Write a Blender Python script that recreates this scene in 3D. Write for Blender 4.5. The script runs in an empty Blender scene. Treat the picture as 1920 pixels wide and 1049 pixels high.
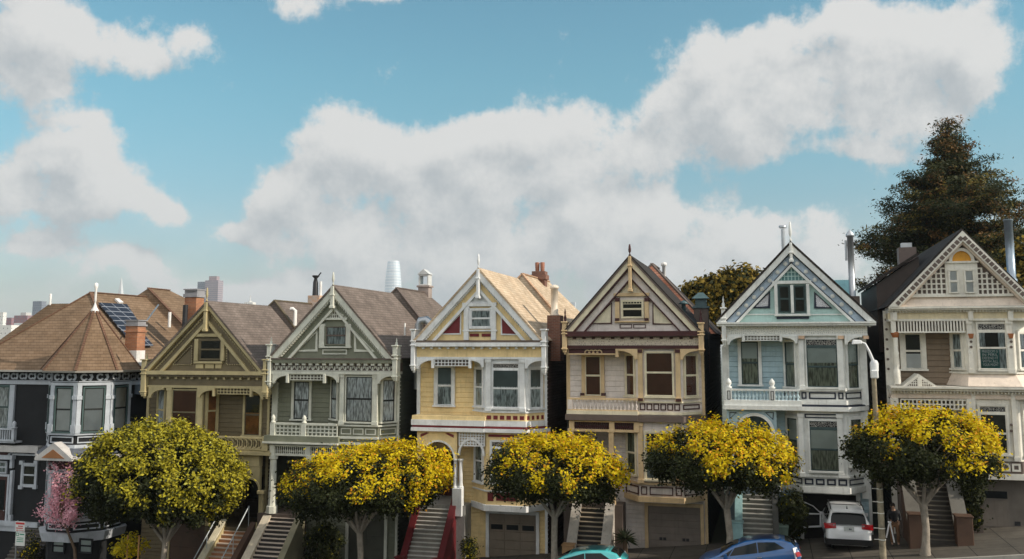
import bpy, bmesh, math, random
import numpy as np
from math import sin, cos, pi, radians, sqrt
from mathutils import Vector, Matrix
S = bpy.context.scene
COL = S.collection

# ------------------------------------------------------------------ camera
F = 1750.; XP = 960.; YP = 431.
AL = math.atan(219/1750.); YAW = math.atan(480/1750.*cos(AL))
CAM = Vector((0, -44.8, 8.6))
FW = Vector((-sin(YAW)*cos(AL), cos(YAW)*cos(AL), sin(AL)))
RT = Vector((cos(YAW), sin(YAW), 0)); UP = RT.cross(FW)
cd = bpy.data.cameras.new('camera'); cam = bpy.data.objects.new('camera', cd); COL.objects.link(cam)
M3 = Matrix((RT, UP, -FW)).transposed()
cam.matrix_world = Matrix.Translation(CAM) @ M3.to_4x4()
cd.sensor_width = 36; cd.lens = 36*F/1920; cd.shift_y = -(524.5-YP)/1920
cd.clip_start = .5; cd.clip_end = 20000
S.camera = cam
S.render.resolution_x = 1024; S.render.resolution_y = 559
S.view_settings.view_transform = 'Standard'; S.view_settings.look = 'None'
S.view_settings.gamma = 1; S.view_settings.exposure = 0.0
try: S.view_settings.use_curve_mapping = False
except Exception: pass

def ray(px, py): return FW + RT*((px-XP)/F) - UP*((py-YP)/F)
def at(px, py, Y=0.):
    d = ray(px, py); return CAM + d*((Y-CAM.y)/d.y)
def atx(px, py, X):
    d = ray(px, py); return CAM + d*((X-CAM.x)/d.x)
def atd(px, py, D):
    d = ray(px, py); return CAM + d*D
def R(l, t, r, b, Y=0.):
    """world rectangle x0,x1,z0,z1 on the vertical plane at depth Y"""
    m = (t+b)/2; n = (l+r)/2
    return at(l, m, Y).x, at(r, m, Y).x, at(n, b, Y).z, at(n, t, Y).z

# ------------------------------------------------------------------ sun and sky
SUN_AZ = radians(-4); SUN_EL = radians(31)      # azimuth from +X towards +Y
sd = Vector((cos(SUN_AZ)*cos(SUN_EL), sin(SUN_AZ)*cos(SUN_EL), sin(SUN_EL)))
sl = bpy.data.lights.new('sun', 'SUN'); sl.energy = 4.6; sl.angle = radians(.5); sl.color = (1, .9, .76)
so = bpy.data.objects.new('sun', sl); COL.objects.link(so); so.location = (40, 0, 60)
so.rotation_euler = sd.to_track_quat('Z', 'Y').to_euler()

W = bpy.data.worlds.new("World"); S.world = W; W.use_nodes = True
def sky():
    nt = W.node_tree; nt.nodes.clear(); N = nt.nodes.new; L = nt.links.new
    class G: pass
    def tools(nt):
        g = G()
        def m(op, a, b=None, c=None, clamp=False):
            n = nt.nodes.new('ShaderNodeMath'); n.operation = op; n.use_clamp = clamp
            for i, v in enumerate((a, b, c)):
                if v is None: continue
                if isinstance(v, (int, float)): n.inputs[i].default_value = v
                else: nt.links.new(v, n.inputs[i])
            return n.outputs[0]
        def ss(v, a, b):
            n = nt.nodes.new('ShaderNodeMapRange'); n.interpolation_type = 'SMOOTHSTEP'
            nt.links.new(v, n.inputs['Value']); n.inputs['From Min'].default_value = a; n.inputs['From Max'].default_value = b
            return n.outputs[0]
        def mix(f, a, b):
            n = nt.nodes.new('ShaderNodeMix'); n.data_type = 'RGBA'
            if isinstance(f, float): n.inputs[0].default_value = f
            else: nt.links.new(f, n.inputs[0])
            for i, v in ((6, a), (7, b)):
                if isinstance(v, tuple): n.inputs[i].default_value = (*v, 1)
                else: nt.links.new(v, n.inputs[i])
            return n.outputs[2]
        g.m, g.ss, g.mix = m, ss, mix
        return g
    # cloud masses as ellipses in azimuth / elevation; given by where they stand in the view
    blobs = [(60, 60, 150, 95, 1), (10, 150, 90, 60, .5), (345, 110, 85, 75, .6), (250, 130, 70, 35, .5), (590, 25, 80, 70, .7), (720, 5, 110, 28, .5),
             (80, 300, 135, 88, 1.1), (40, 390, 190, 70, .95), (175, 400, 110, 55, .6), (290, 402, 42, 26, .75), (110, 210, 70, 22, .35),
             (690, 320, 150, 95, 1.2), (560, 390, 130, 75, 1.1), (720, 420, 160, 70, .95), (430, 425, 80, 22, .7), (930, 290, 130, 60, .95), (1010, 380, 200, 75, 1.),
             (1130, 260, 160, 60, .85), (1270, 190, 110, 55, .75), (1420, 140, 150, 90, 1.1), (1620, 90, 190, 100, 1.3), (1800, 110, 110, 110, 1.1),
             (1500, 210, 240, 55, 1.), (1350, 290, 260, 42, .62), (1600, 285, 130, 30, .45), (1560, 20, 60, 20, .3), (1290, 440, 210, 82, 1.1), (1080, 440, 170, 60, 1.),
             (1520, 440, 130, 50, .8), (1430, 500, 240, 50, .8), (900, 470, 260, 55, .75), (40, 500, 100, 35, .8), (235, 512, 75, 28, .8),
             (470, 525, 110, 26, .7), (600, 505, 60, 22, .8), (330, 550, 420, 36, .5), (1000, 545, 500, 40, .7), (850, 440, 80, 40, .5), (1900, 330, 60, 30, .0),
             (1910, 540, 60, 60, .7), (150, 590, 300, 36, .45)]
    gt = bpy.data.node_groups.new('cloud_density', 'ShaderNodeTree')
    gt.interface.new_socket('P', in_out='INPUT', socket_type='NodeSocketVector')
    gt.interface.new_socket('D', in_out='OUTPUT', socket_type='NodeSocketFloat')
    gi = gt.nodes.new('NodeGroupInput'); go = gt.nodes.new('NodeGroupOutput'); g = tools(gt)
    def noise(scale, det, rough, dist=0.):
        n = gt.nodes.new('ShaderNodeTexNoise'); n.noise_dimensions = '2D'
        n.inputs['Scale'].default_value = scale; n.inputs['Detail'].default_value = det; n.inputs['Roughness'].default_value = rough
        n.inputs['Distortion'].default_value = dist
        gt.links.new(gi.outputs[0], n.inputs['Vector']); return n.outputs[0], n.outputs[1]
    nf, _ = noise(11, 13, .64, .0)
    nb, nc = noise(3.5, 3, .5)
    # warp
    vm = gt.nodes.new('ShaderNodeVectorMath'); vm.operation = 'SUBTRACT'; gt.links.new(nc, vm.inputs[0]); vm.inputs[1].default_value = (.5, .5, .5)
    vs = gt.nodes.new('ShaderNodeVectorMath'); vs.operation = 'SCALE'; gt.links.new(vm.outputs[0], vs.inputs[0]); vs.inputs['Scale'].default_value = .10
    va = gt.nodes.new('ShaderNodeVectorMath'); va.operation = 'ADD'; gt.links.new(vs.outputs[0], va.inputs[0]); gt.links.new(gi.outputs[0], va.inputs[1])
    tot = None
    for (px, py, rx, ry, amp) in blobs:
        if amp <= 0: continue
        def uv(x, y):
            d = ray(x, y).normalized(); return math.atan2(d.x, d.y), math.asin(d.z)
        u0, v0 = uv(px, py); ru = abs(uv(px+rx, py)[0]-uv(px-rx, py)[0])/2; rv = abs(uv(px, py+ry)[1]-uv(px, py-ry)[1])/2
        a = gt.nodes.new('ShaderNodeVectorMath'); a.operation = 'SUBTRACT'; gt.links.new(va.outputs[0], a.inputs[0]); a.inputs[1].default_value = (u0, v0, 0)
        b = gt.nodes.new('ShaderNodeVectorMath'); b.operation = 'MULTIPLY'; gt.links.new(a.outputs[0], b.inputs[0]); b.inputs[1].default_value = (1/ru, 1/rv, 0)
        c = gt.nodes.new('ShaderNodeVectorMath'); c.operation = 'DOT_PRODUCT'; gt.links.new(b.outputs[0], c.inputs[0]); gt.links.new(b.outputs[0], c.inputs[1])
        e = g.m('MULTIPLY', g.m('EXPONENT', g.m('MULTIPLY', c.outputs['Value'], -1.25)), amp*1.05)
        tot = e if tot is None else g.m('ADD', tot, e)
    tot = g.m('MINIMUM', tot, .96)
    k = g.m('ADD', tot, g.m('MULTIPLY', g.m('SUBTRACT', nf, .5), 2.1))
    # unseen broken cloud added behind the viewer to brighten the shaded fronts
    sep = gt.nodes.new('ShaderNodeSeparateXYZ'); gt.links.new(gi.outputs[0], sep.inputs[0])
    bk = g.ss(g.m('ABSOLUTE', sep.outputs[0]), .9, 1.5)
    k = g.m('ADD', k, g.m('MULTIPLY', bk, g.m('MULTIPLY_ADD', g.m('SUBTRACT', nb, .5), 2., .72)))
    gt.links.new(k, go.inputs[0])
    g = tools(nt)
    tc = N('ShaderNodeTexCoord'); sp = N('ShaderNodeSeparateXYZ'); L(tc.outputs['Generated'], sp.inputs[0])
    u = g.m('ARCTAN2', sp.outputs[0], sp.outputs[1]); v = g.m('ARCSINE', sp.outputs[2])
    cv = N('ShaderNodeCombineXYZ'); L(u, cv.inputs[0]); L(v, cv.inputs[1])
    def dens(off):
        a = N('ShaderNodeVectorMath'); a.operation = 'ADD'; L(cv.outputs[0], a.inputs[0]); a.inputs[1].default_value = off
        n = N('ShaderNodeGroup'); n.node_tree = gt; L(a.outputs[0], n.inputs[0]); return n.outputs[0]
    d0 = dens((0, 0, 0)); d1 = dens((.016, .034, 0))
    veil = g.m('MULTIPLY', g.m('SUBTRACT', 1.0, g.ss(v, .0, .17)), .75)
    alpha = g.m('MAXIMUM', g.ss(d0, .30, .74), g.m('MULTIPLY', veil, g.ss(d0, -.35, .75)))
    rel = g.m('SUBTRACT', d0, d1)
    lit = g.m('MULTIPLY_ADD', g.ss(g.m('ADD', rel, g.m('MULTIPLY', g.m('SUBTRACT', 1.1, d0), .3)), -.6, .6), 1.0, 0.)
    ccol = g.mix(lit, (.45, .485, .51), (.75, .745, .73))
    bk = g.ss(g.m('ABSOLUTE', u), .9, 1.5)
    ccol = g.mix(bk, ccol, (1.42, 1.39, 1.35))  # clouds out of view set much brighter than the visible ones, as fill light
    st = N('ShaderNodeTexSky'); st.sky_type = 'NISHITA'; st.sun_disc = False
    st.sun_elevation = SUN_EL; st.sun_rotation = math.atan2(sd.x, sd.y); st.air_density = 1.2; st.dust_density = .4; st.ozone_density = 1.6
    sc = N('ShaderNodeVectorMath'); sc.operation = 'MULTIPLY'; L(st.outputs[0], sc.inputs[0]); L(g.mix(g.ss(v, .02, .30), (.84, .92, 1.05), (.84, 1.36, 1.26)), sc.inputs[1])
    col = g.mix(g.m('MULTIPLY', alpha, .97), sc.outputs[0], ccol)
    bg = N('ShaderNodeBackground'); bg.inputs[1].default_value = .1
    s10 = N('ShaderNodeVectorMath'); s10.operation = 'SCALE'; L(ccol, s10.inputs[0]); s10.inputs['Scale'].default_value = 10
    col = g.mix(g.m('MULTIPLY', alpha, .97), sc.outputs[0], s10.outputs[0])
    L(col, bg.inputs[0])
    o = N('ShaderNodeOutputWorld'); L(bg.outputs[0], o.inputs[0])
sky()
W.cycles.sampling_method = 'MANUAL'; W.cycles.sample_map_resolution = 512

# ------------------------------------------------------------------ object helpers
def tag(o, label=None, cat=None, group=None, kind=None):
    if label: o['label'] = label
    if cat: o['category'] = cat
    if group: o['group'] = group
    if kind: o['kind'] = kind
    return o
def empty(name, loc, label=None, cat=None, group=None):
    o = bpy.data.objects.new(name, None); COL.objects.link(o); o.location = loc; o.empty_display_size = .3
    return tag(o, label, cat, group)
def attach(o, parent):
    if parent is None: return o
    o.parent = parent
    if parent.type == 'EMPTY': o.location = -Vector(parent.location)
    return o

def join(m, k):
    b = len(m.v); f = len(m.f); m.v += k.v; m.f += [tuple(i+b for i in q) for q in k.f]; m.sm += k.sm; m.el += [(a+b, c+b, d+f, e+f) for a, c, d, e in k.el]
SPLIT = {'pilaster', 'capital', 'bracket', 'corner_board', 'porch_column', 'triangle_moulding', 'window_block', 'skirt_panel', 'corner_block', 'gable_panel', 'chimney_pot', 'baluster_knob', 'baluster', 'frieze_block',
         'handrail', 'wall_pilaster', 'porch_post', 'post_panel', 'scroll_ornament', 'swag', 'rosette', 'garage_window', 'garage_vent', 'eye', 'ear', 'shoe', 'gable_trim', 'wall_belt', 'red_panel', 'rake_line', 'bargeboard', 'inner_rake', 'rake_panel', 'rake_cap', 'blade'}
class MB:
    """collects shapes in a wall frame: s along the wall, d outward, z up"""
    def __init__(s, o=(0, 0, 0), ang=0.):
        s.v = []; s.f = []; s.sm = []; s.el = []; s.o = Vector(o); s.u = Vector((cos(ang), sin(ang), 0)); s.n = Vector((sin(ang), -cos(ang), 0))
    def P(s, a, d, z): return s.o + s.u*a + s.n*d + Vector((0, 0, z))
    def add(s, pts, faces, smooth=False):
        b = len(s.v); f0 = len(s.f); s.v += [tuple(p) for p in pts]; s.f += [tuple(i+b for i in f) for f in faces]; s.sm += [smooth]*len(faces); s.el.append((b, len(s.v), f0, len(s.f)))
    def box(s, a0, a1, d0, d1, z0, z1):
        p = [s.P(a, d, z) for a in (a0, a1) for d in (d0, d1) for z in (z0, z1)]
        s.add(p, [(0, 1, 3, 2), (4, 6, 7, 5), (0, 4, 5, 1), (2, 3, 7, 6), (0, 2, 6, 4), (1, 5, 7, 3)]); return s
    def prism(s, pts, d0, d1):
        n = len(pts); p = [s.P(a, d0, z) for a, z in pts]+[s.P(a, d1, z) for a, z in pts]
        s.add(p, [tuple(range(n)), tuple(range(2*n-1, n-1, -1))]+[(i, i+n, (i+1) % n+n, (i+1) % n) for i in range(n)]); return s
    def hexa(s, p):   # 8 world points bottom ring, top ring
        s.add(p, [(3, 2, 1, 0), (4, 5, 6, 7), (0, 1, 5, 4), (1, 2, 6, 5), (2, 3, 7, 6), (3, 0, 4, 7)]); return s
    def quad(s, *p): s.add(p, [tuple(range(len(p)))]); return s
    def beam(s, p, q, w, h, up=(0, 0, 1)):
        p = Vector(p); q = Vector(q); d = (q-p).normalized(); up = Vector(up)
        if abs(d.dot(up)) > .98: up = Vector((0, 1, 0))
        r = d.cross(up).normalized()*w/2; t = r.cross(d).normalized()*h/2
        s.hexa([p-r-t, p+r-t, p+r+t, p-r+t, q-r-t, q+r-t, q+r+t, q-r+t]); return s
    def tube(s, pts, rad, n=8, cap=True):
        pts = [Vector(p) for p in pts]; rad = rad if isinstance(rad, (list, tuple)) else [rad]*len(pts)
        rings = []; pr = None
        for i, p in enumerate(pts):
            d = (pts[min(i+1, len(pts)-1)]-pts[max(i-1, 0)]).normalized()
            if pr is None: pr = d.cross(Vector((0, 0, 1)) if abs(d.z) < .9 else Vector((1, 0, 0))).normalized()
            pr = (pr-d*pr.dot(d)).normalized(); b = d.cross(pr)
            rings.append([p+(pr*cos(2*pi*k/n)+b*sin(2*pi*k/n))*rad[i] for k in range(n)])
        v = [q for r in rings for q in r]; f = []
        for i in range(len(pts)-1):
            for k in range(n): f.append((i*n+k, i*n+(k+1) % n, (i+1)*n+(k+1) % n, (i+1)*n+k))
        s.add(v, f, True)
        if cap: s.add(rings[0], [tuple(range(n))]); s.add(rings[-1], [tuple(range(n))])
        return s
    def lathe(s, c, prof, n=12, smooth=True):   # prof: (r, z) upward
        c = Vector(c); v = []; f = []
        for r, z in prof: v += [c+Vector((cos(2*pi*k/n)*r, sin(2*pi*k/n)*r, z)) for k in range(n)]
        for i in range(len(prof)-1):
            for k in range(n): f.append((i*n+k, i*n+(k+1) % n, (i+1)*n+(k+1) % n, (i+1)*n+k))
        s.add(v, f, smooth); s.add(v[:n], [tuple(range(n))]); s.add(v[-n:], [tuple(range(n))]); return s
    def ring(s, a0, a1, z0, z1, t, d0, d1, tb=None):   # rectangular frame
        tb = t if tb is None else tb
        s.box(a0, a0+t, d0, d1, z0, z1); s.box(a1-t, a1, d0, d1, z0, z1)
        s.box(a0+t, a1-t, d0, d1, z1-tb, z1); s.box(a0+t, a1-t, d0, d1, z0, z0+tb); return s
    def siding(s, a0, a1, z0, z1, h=.19, d=0.):
        n = max(1, round((z1-z0)/h)); h = (z1-z0)/n
        for i in range(n):
            z = z0+i*h
            p = [s.P(x, dd, zz) for x in (a0, a1) for dd, zz in ((d, z), (d+.004, z), (d+.006, z+.034), (d+.036, z+.05), (d+.036, z+h), (d, z+h))]
            s.add(p, [(0, 1, 2, 3, 4, 5), (11, 10, 9, 8, 7, 6)]+[(k, k+6, (k+1) % 6+6, (k+1) % 6) for k in range(6)])
        return s
    def chev(s, xp, zp, xl, xr, zb, v0, v1, d0, d1, kl=None, kr=None):
        """two raking boards: vertical drop v0..v1 under the rake line that runs from the peak to (xl|xr, zb)"""
        for sx, xe in ((-1, xl), (1, xr)):
            k = (zp-zb)/abs(xe-xp)          # slope
            def X(v): return xp+sx*max(0, (zp-v-zb))/k
            pts = [(xp, zp-v0), (X(v0), zb), (X(v1), zb), (xp, zp-v1)]
            if X(v1) == xp: pts = pts[:3]
            s.prism(pts, d0, d1)
        return s
    def rakeline(s, xp, zp, xl, xr, zb, v, step, w, h, d0, d1):
        for sx, xe in ((-1, xl), (1, xr)):
            L = sqrt((xe-xp)**2+(zp-zb)**2); n = int(L/step); tx = (xe-xp)/L; tz = -(zp-zb)/L
            for i in range(1, n):
                x = xp+tx*step*i; z = zp-v+tz*step*i
                if z-h < zb: continue
                s.prism([(x-tx*w/2-tz*0, z-tz*w/2), (x+tx*w/2, z+tz*w/2), (x+tx*w/2-abs(tz)*h*0, z+tz*w/2-h), (x-tx*w/2, z-tz*w/2-h)], d0, d1)
        return s
    def build(s, name, mat, parent=None, bev=0, norm=True, split=None):
        if split is None: split = name in SPLIT
        if split and len(s.el) > 1:
            n = len(s.el); bb = []; par = list(range(n))
            for (v0, v1, f0, f1) in s.el: q = s.v[v0:v1]; bb.append([(min(p[i] for p in q)-.012, max(p[i] for p in q)+.012) for i in range(3)])
            def fd(i):
                while par[i] != i: i = par[i]
                return i
            for i in range(n):
                for j in range(i):
                    if fd(i) != fd(j) and all(bb[i][k][0] < bb[j][k][1] and bb[j][k][0] < bb[i][k][1] for k in range(3)): par[fd(j)] = fd(i)
            gs = {}
            for i in range(n): gs.setdefault(fd(i), []).append(s.el[i])
            if len(gs) > 1:
                out = None
                for els in gs.values():
                    m = MB()
                    for (v0, v1, f0, f1) in els: m.add(s.v[v0:v1], [tuple(i-v0 for i in f) for f in s.f[f0:f1]], s.sm[f0]); 
                    out = m.build(name, mat, parent, bev, norm, False)
                return out
        me = bpy.data.meshes.new(name); me.from_pydata(s.v, [], s.f)
        for p, k in zip(me.polygons, s.sm): p.use_smooth = k
        if norm:
            b = bmesh.new(); b.from_mesh(me); bmesh.ops.recalc_face_normals(b, faces=b.faces); b.to_mesh(me); b.free()
        me.materials.append(mat)
        o = bpy.data.objects.new(name, me); COL.objects.link(o)
        if bev:
            m = o.modifiers.new('b', 'BEVEL'); m.width = bev; m.segments = 1; m.limit_method = 'ANGLE'
        return attach(o, parent)
def FR(Y): return MB((0, Y, 0))

# ------------------------------------------------------------------ materials
MATS = {}
def nodes(name):
    m = bpy.data.materials.new(name); m.use_nodes = True; nt = m.node_tree
    return m, nt, nt.nodes['Principled BSDF']
def paint(name, col, rough=.6, var=.22, dirt=.42, scale=1.5, bump=.15, metal=0., spec=.4):
    key = (name,)
    if key in MATS: return MATS[key]
    m, nt, b = nodes(name); N = nt.nodes.new; L = nt.links.new
    tc = N('ShaderNodeTexCoord')
    n1 = N('ShaderNodeTexNoise'); n1.inputs['Scale'].default_value = scale; n1.inputs['Detail'].default_value = 6; n1.inputs['Roughness'].default_value = .65
    L(tc.outputs['Object'], n1.inputs['Vector'])
    mp = N('ShaderNodeMapping'); mp.inputs['Scale'].default_value = (7, 7, .7); L(tc.outputs['Object'], mp.inputs['Vector'])
    n2 = N('ShaderNodeTexNoise'); n2.inputs['Scale'].default_value = 1.6; n2.inputs['Detail'].default_value = 5; L(mp.outputs[0], n2.inputs['Vector'])
    c = N('ShaderNodeHueSaturation'); c.inputs['Color'].default_value = (*col, 1)
    r = N('ShaderNodeMapRange'); r.inputs['From Min'].default_value = .3; r.inputs['From Max'].default_value = .7
    r.inputs['To Min'].default_value = 1-var; r.inputs['To Max'].default_value = 1+var*.6; L(n1.outputs[0], r.inputs['Value']); L(r.outputs[0], c.inputs['Value'])
    mx = N('ShaderNodeMix'); mx.data_type = 'RGBA'; rr = N('ShaderNodeMapRange'); rr.inputs['From Min'].default_value = .55; rr.inputs['From Max'].default_value = .8
    rr.inputs['To Max'].default_value = dirt; L(n2.outputs[0], rr.inputs['Value']); L(rr.outputs[0], mx.inputs[0]); L(c.outputs[0], mx.inputs[6])
    mx.inputs[7].default_value = (col[0]*.45+.01, col[1]*.42+.01, col[2]*.38+.01, 1)
    L(mx.outputs[2], b.inputs['Base Color'])
    b.inputs['Roughness'].default_value = rough; b.inputs['Metallic'].default_value = metal; b.inputs['Specular IOR Level'].default_value = spec
    if bump:
        n3 = N('ShaderNodeTexNoise'); n3.inputs['Scale'].default_value = 22; n3.inputs['Detail'].default_value = 4; L(tc.outputs['Object'], n3.inputs['Vector'])
        bp = N('ShaderNodeBump'); bp.inputs['Strength'].default_value = bump; bp.inputs['Distance'].default_value = .02; L(n3.outputs[0], bp.inputs['Height']); L(bp.outputs[0], b.inputs['Normal'])
    MATS[key] = m; return m
def brickmat(name, c1, c2, mortar, w=.3, h=.16, ms=.02, rough=.85, var=.3, zscale=1., bump=.5):
    if (name,) in MATS: return MATS[(name,)]
    m, nt, b = nodes(name); N = nt.nodes.new; L = nt.links.new
    tc = N('ShaderNodeTexCoord'); sp = N('ShaderNodeSeparateXYZ'); L(tc.outputs['Object'], sp.inputs[0])
    a = N('ShaderNodeMath'); L(sp.outputs[0], a.inputs[0]); L(sp.outputs[1], a.inputs[1])
    cb = N('ShaderNodeCombineXYZ'); L(a.outputs[0], cb.inputs[0])
    zz = N('ShaderNodeMath'); zz.operation = 'MULTIPLY'; L(sp.outputs[2], zz.inputs[0]); zz.inputs[1].default_value = zscale; L(zz.outputs[0], cb.inputs[1])
    br = N('ShaderNodeTexBrick'); L(cb.outputs[0], br.inputs['Vector']); br.inputs['Scale'].default_value = 1
    br.inputs['Brick Width'].default_value = w; br.inputs['Row Height'].default_value = h; br.inputs['Mortar Size'].default_value = ms
    br.inputs['Color1'].default_value = (*c1, 1); br.inputs['Color2'].default_value = (*c2, 1); br.inputs['Mortar'].default_value = (*mortar, 1); br.inputs['Mortar Smooth'].default_value = .2
    n1 = N('ShaderNodeTexNoise'); n1.inputs['Scale'].default_value = .8; n1.inputs['Detail'].default_value = 7; n1.inputs['Roughness'].default_value = .7; L(tc.outputs['Object'], n1.inputs['Vector'])
    r = N('ShaderNodeMapRange'); r.inputs['From Min'].default_value = .3; r.inputs['From Max'].default_value = .7; r.inputs['To Min'].default_value = 1-var; r.inputs['To Max'].default_value = 1+var; L(n1.outputs[0], r.inputs['Value'])
    c = N('ShaderNodeHueSaturation'); L(br.outputs['Color'], c.inputs['Color']); L(r.outputs[0], c.inputs['Value']); L(c.outputs[0], b.inputs['Base Color'])
    b.inputs['Roughness'].default_value = rough; b.inputs['Specular IOR Level'].default_value = .25
    bp = N('ShaderNodeBump'); bp.invert = True; bp.inputs['Strength'].default_value = bump; bp.inputs['Distance'].default_value = .03; L(br.outputs['Fac'], bp.inputs['Height']); L(bp.outputs[0], b.inputs['Normal'])
    MATS[(name,)] = m; return m
def shinglemat(name, c1, c2, mo, w=.33, h=.2, zs=1.45):
    m = brickmat(name, c1, c2, tuple(a*.55+b*.45 for a, b in zip(c1, mo)), w, h, .012, .95, .3, zs, .3)
    nt = m.node_tree; N = nt.nodes.new; L = nt.links.new; b = nt.nodes['Principled BSDF']; se = [n for n in nt.nodes if n.type == 'SEPXYZ'][0]
    def mt(op, a, v): n = N('ShaderNodeMath'); n.operation = op; L(a, n.inputs[0]); n.inputs[1].default_value = v; return n.outputs[0]
    f = mt('FRACT', mt('MULTIPLY', se.outputs[2], zs/h), 0); r = N('ShaderNodeMapRange'); r.inputs['From Min'].default_value = .0; r.inputs['From Max'].default_value = .22; r.inputs['To Min'].default_value = .75; r.inputs['To Max'].default_value = 0; L(f, r.inputs[0])  # dark line along each row: the shingles' butt shadow painted in
    mx = N('ShaderNodeMix'); mx.data_type = 'RGBA'; src = b.inputs['Base Color'].links[0].from_socket; L(r.outputs[0], mx.inputs[0]); L(src, mx.inputs[6]); mx.inputs[7].default_value = (*mo, 1); L(mx.outputs[2], b.inputs['Base Color']); return m
def glassmat():
    m, nt, b = nodes('window_glass'); N = nt.nodes.new; L = nt.links.new; nt.nodes.remove(b)
    t = N('ShaderNodeBsdfTransparent'); t.inputs[0].default_value = (.93, .95, .95, 1); g = N('ShaderNodeBsdfGlossy'); g.inputs['Roughness'].default_value = .03; g.inputs[0].default_value = (.9, .93, .95, 1)
    tc = N('ShaderNodeTexCoord'); no = N('ShaderNodeTexNoise'); no.inputs['Scale'].default_value = 1.3; L(tc.outputs['Object'], no.inputs['Vector'])
    bp = N('ShaderNodeBump'); bp.inputs['Strength'].default_value = .25; bp.inputs['Distance'].default_value = .02; L(no.outputs[0], bp.inputs['Height']); L(bp.outputs[0], g.inputs['Normal'])
    f = N('ShaderNodeFresnel'); f.inputs[0].default_value = 1.62; mx = N('ShaderNodeMixShader'); L(f.outputs[0], mx.inputs[0]); L(t.outputs[0], mx.inputs[1]); L(g.outputs[0], mx.inputs[2])
    L(mx.outputs[0], nt.nodes['Material Output'].inputs[0]); return m
GLASS = glassmat()
def carglass():
    m, nt, b = nodes('tinted_glass'); b.inputs['Base Color'].default_value = (.012, .015, .016, 1); b.inputs['Roughness'].default_value = .05; b.inputs['Specular IOR Level'].default_value = .18; return m
CGLASS = carglass()
def stainmat():
    m, nt, b = nodes('leaded_glass'); N = nt.nodes.new; L = nt.links.new
    tc = N('ShaderNodeTexCoord'); v = N('ShaderNodeTexVoronoi'); v.feature = 'DISTANCE_TO_EDGE'; v.inputs['Scale'].default_value = 13; L(tc.outputs['Object'], v.inputs['Vector'])
    r = N('ShaderNodeValToRGB'); r.color_ramp.elements[0].color = (.34, .33, .3, 1); r.color_ramp.elements[0].position = .04; r.color_ramp.elements[1].color = (.02, .018, .022, 1); r.color_ramp.elements[1].position = .1
    L(v.outputs[0], r.inputs[0]); L(r.outputs[0], b.inputs['Base Color']); b.inputs['Roughness'].default_value = .2; return m
STAIN = stainmat()
def ornmat(name, hi, lo, scale):
    """carved relief: scrolls of paint over a darker ground, with bump"""
    m, nt, b = nodes(name); N = nt.nodes.new; L = nt.links.new
    tc = N('ShaderNodeTexCoord'); v = N('ShaderNodeTexVoronoi'); v.feature = 'DISTANCE_TO_EDGE'; v.inputs['Scale'].default_value = scale; v.inputs['Randomness'].default_value = .55; L(tc.outputs['Object'], v.inputs['Vector'])
    r = N('ShaderNodeValToRGB'); r.color_ramp.elements[0].color = (*hi, 1); r.color_ramp.elements[0].position = .1; r.color_ramp.elements[1].color = (*lo, 1); r.color_ramp.elements[1].position = .32
    L(v.outputs[0], r.inputs[0]); L(r.outputs[0], b.inputs['Base Color']); b.inputs['Roughness'].default_value = .6
    bp = N('ShaderNodeBump'); bp.invert = True; bp.inputs['Strength'].default_value = .6; bp.inputs['Distance'].default_value = .03; L(v.outputs[0], bp.inputs['Height']); L(bp.outputs[0], b.inputs['Normal']); return m
DARK = paint('unlit_interior_black', (.012, .011, .01), .9, 0, 0, bump=0)
BLACKM = paint('black_metal', (.02, .02, .022), .5)
METAL = paint('galvanised_metal', (.42, .44, .46), .38, .2, .3, metal=.8)
def curtainmat(name, col, vert=True):
    m, nt, b = nodes(name); N = nt.nodes.new; L = nt.links.new
    tc = N('ShaderNodeTexCoord'); mp = N('ShaderNodeMapping'); mp.inputs['Scale'].default_value = (9, 9, 1.6) if vert else (1, 1, 1); L(tc.outputs['Object'], mp.inputs[0])
    n = N('ShaderNodeTexNoise'); n.inputs['Scale'].default_value = 1.5; n.inputs['Detail'].default_value = 4; L(mp.outputs[0], n.inputs[0])
    r = N('ShaderNodeValToRGB'); k = .34 if vert else .88; r.color_ramp.elements[0].color = (col[0]*k, col[1]*k, col[2]*k, 1); r.color_ramp.elements[0].position = .4; r.color_ramp.elements[1].color = (*col, 1); r.color_ramp.elements[1].position = .58
    L(n.outputs[0], r.inputs[0]); L(r.outputs[0], b.inputs['Base Color']); b.inputs['Roughness'].default_value = .9; b.inputs['Specular IOR Level'].default_value = 0; return m
LACE = curtainmat('lace_curtain', (.8, .82, .82)); SHEER = curtainmat('sheer_curtain', (.52, .58, .58)); GREENC = curtainmat('green_curtain', (.3, .33, .25))
BLIND = curtainmat('white_roller_blind', (.7, .7, .69), False); REFLB = curtainmat('painted_pane_reflection', (.15, .19, .19), False); BROWNB = curtainmat('brown_roller_blind', (.14, .055, .032), False); PALEB = curtainmat('pale_roller_blind', (.5, .55, .52), False)  # the dim grey-green one imitates sky reflection in the upper panes
AMBER = paint('amber_shade', (.30, .12, .03), .8, .45, .5, 3.)

# ------------------------------------------------------------------ ground
def g(x): return -.2+.11*max(-60, min(60, x))

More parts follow.
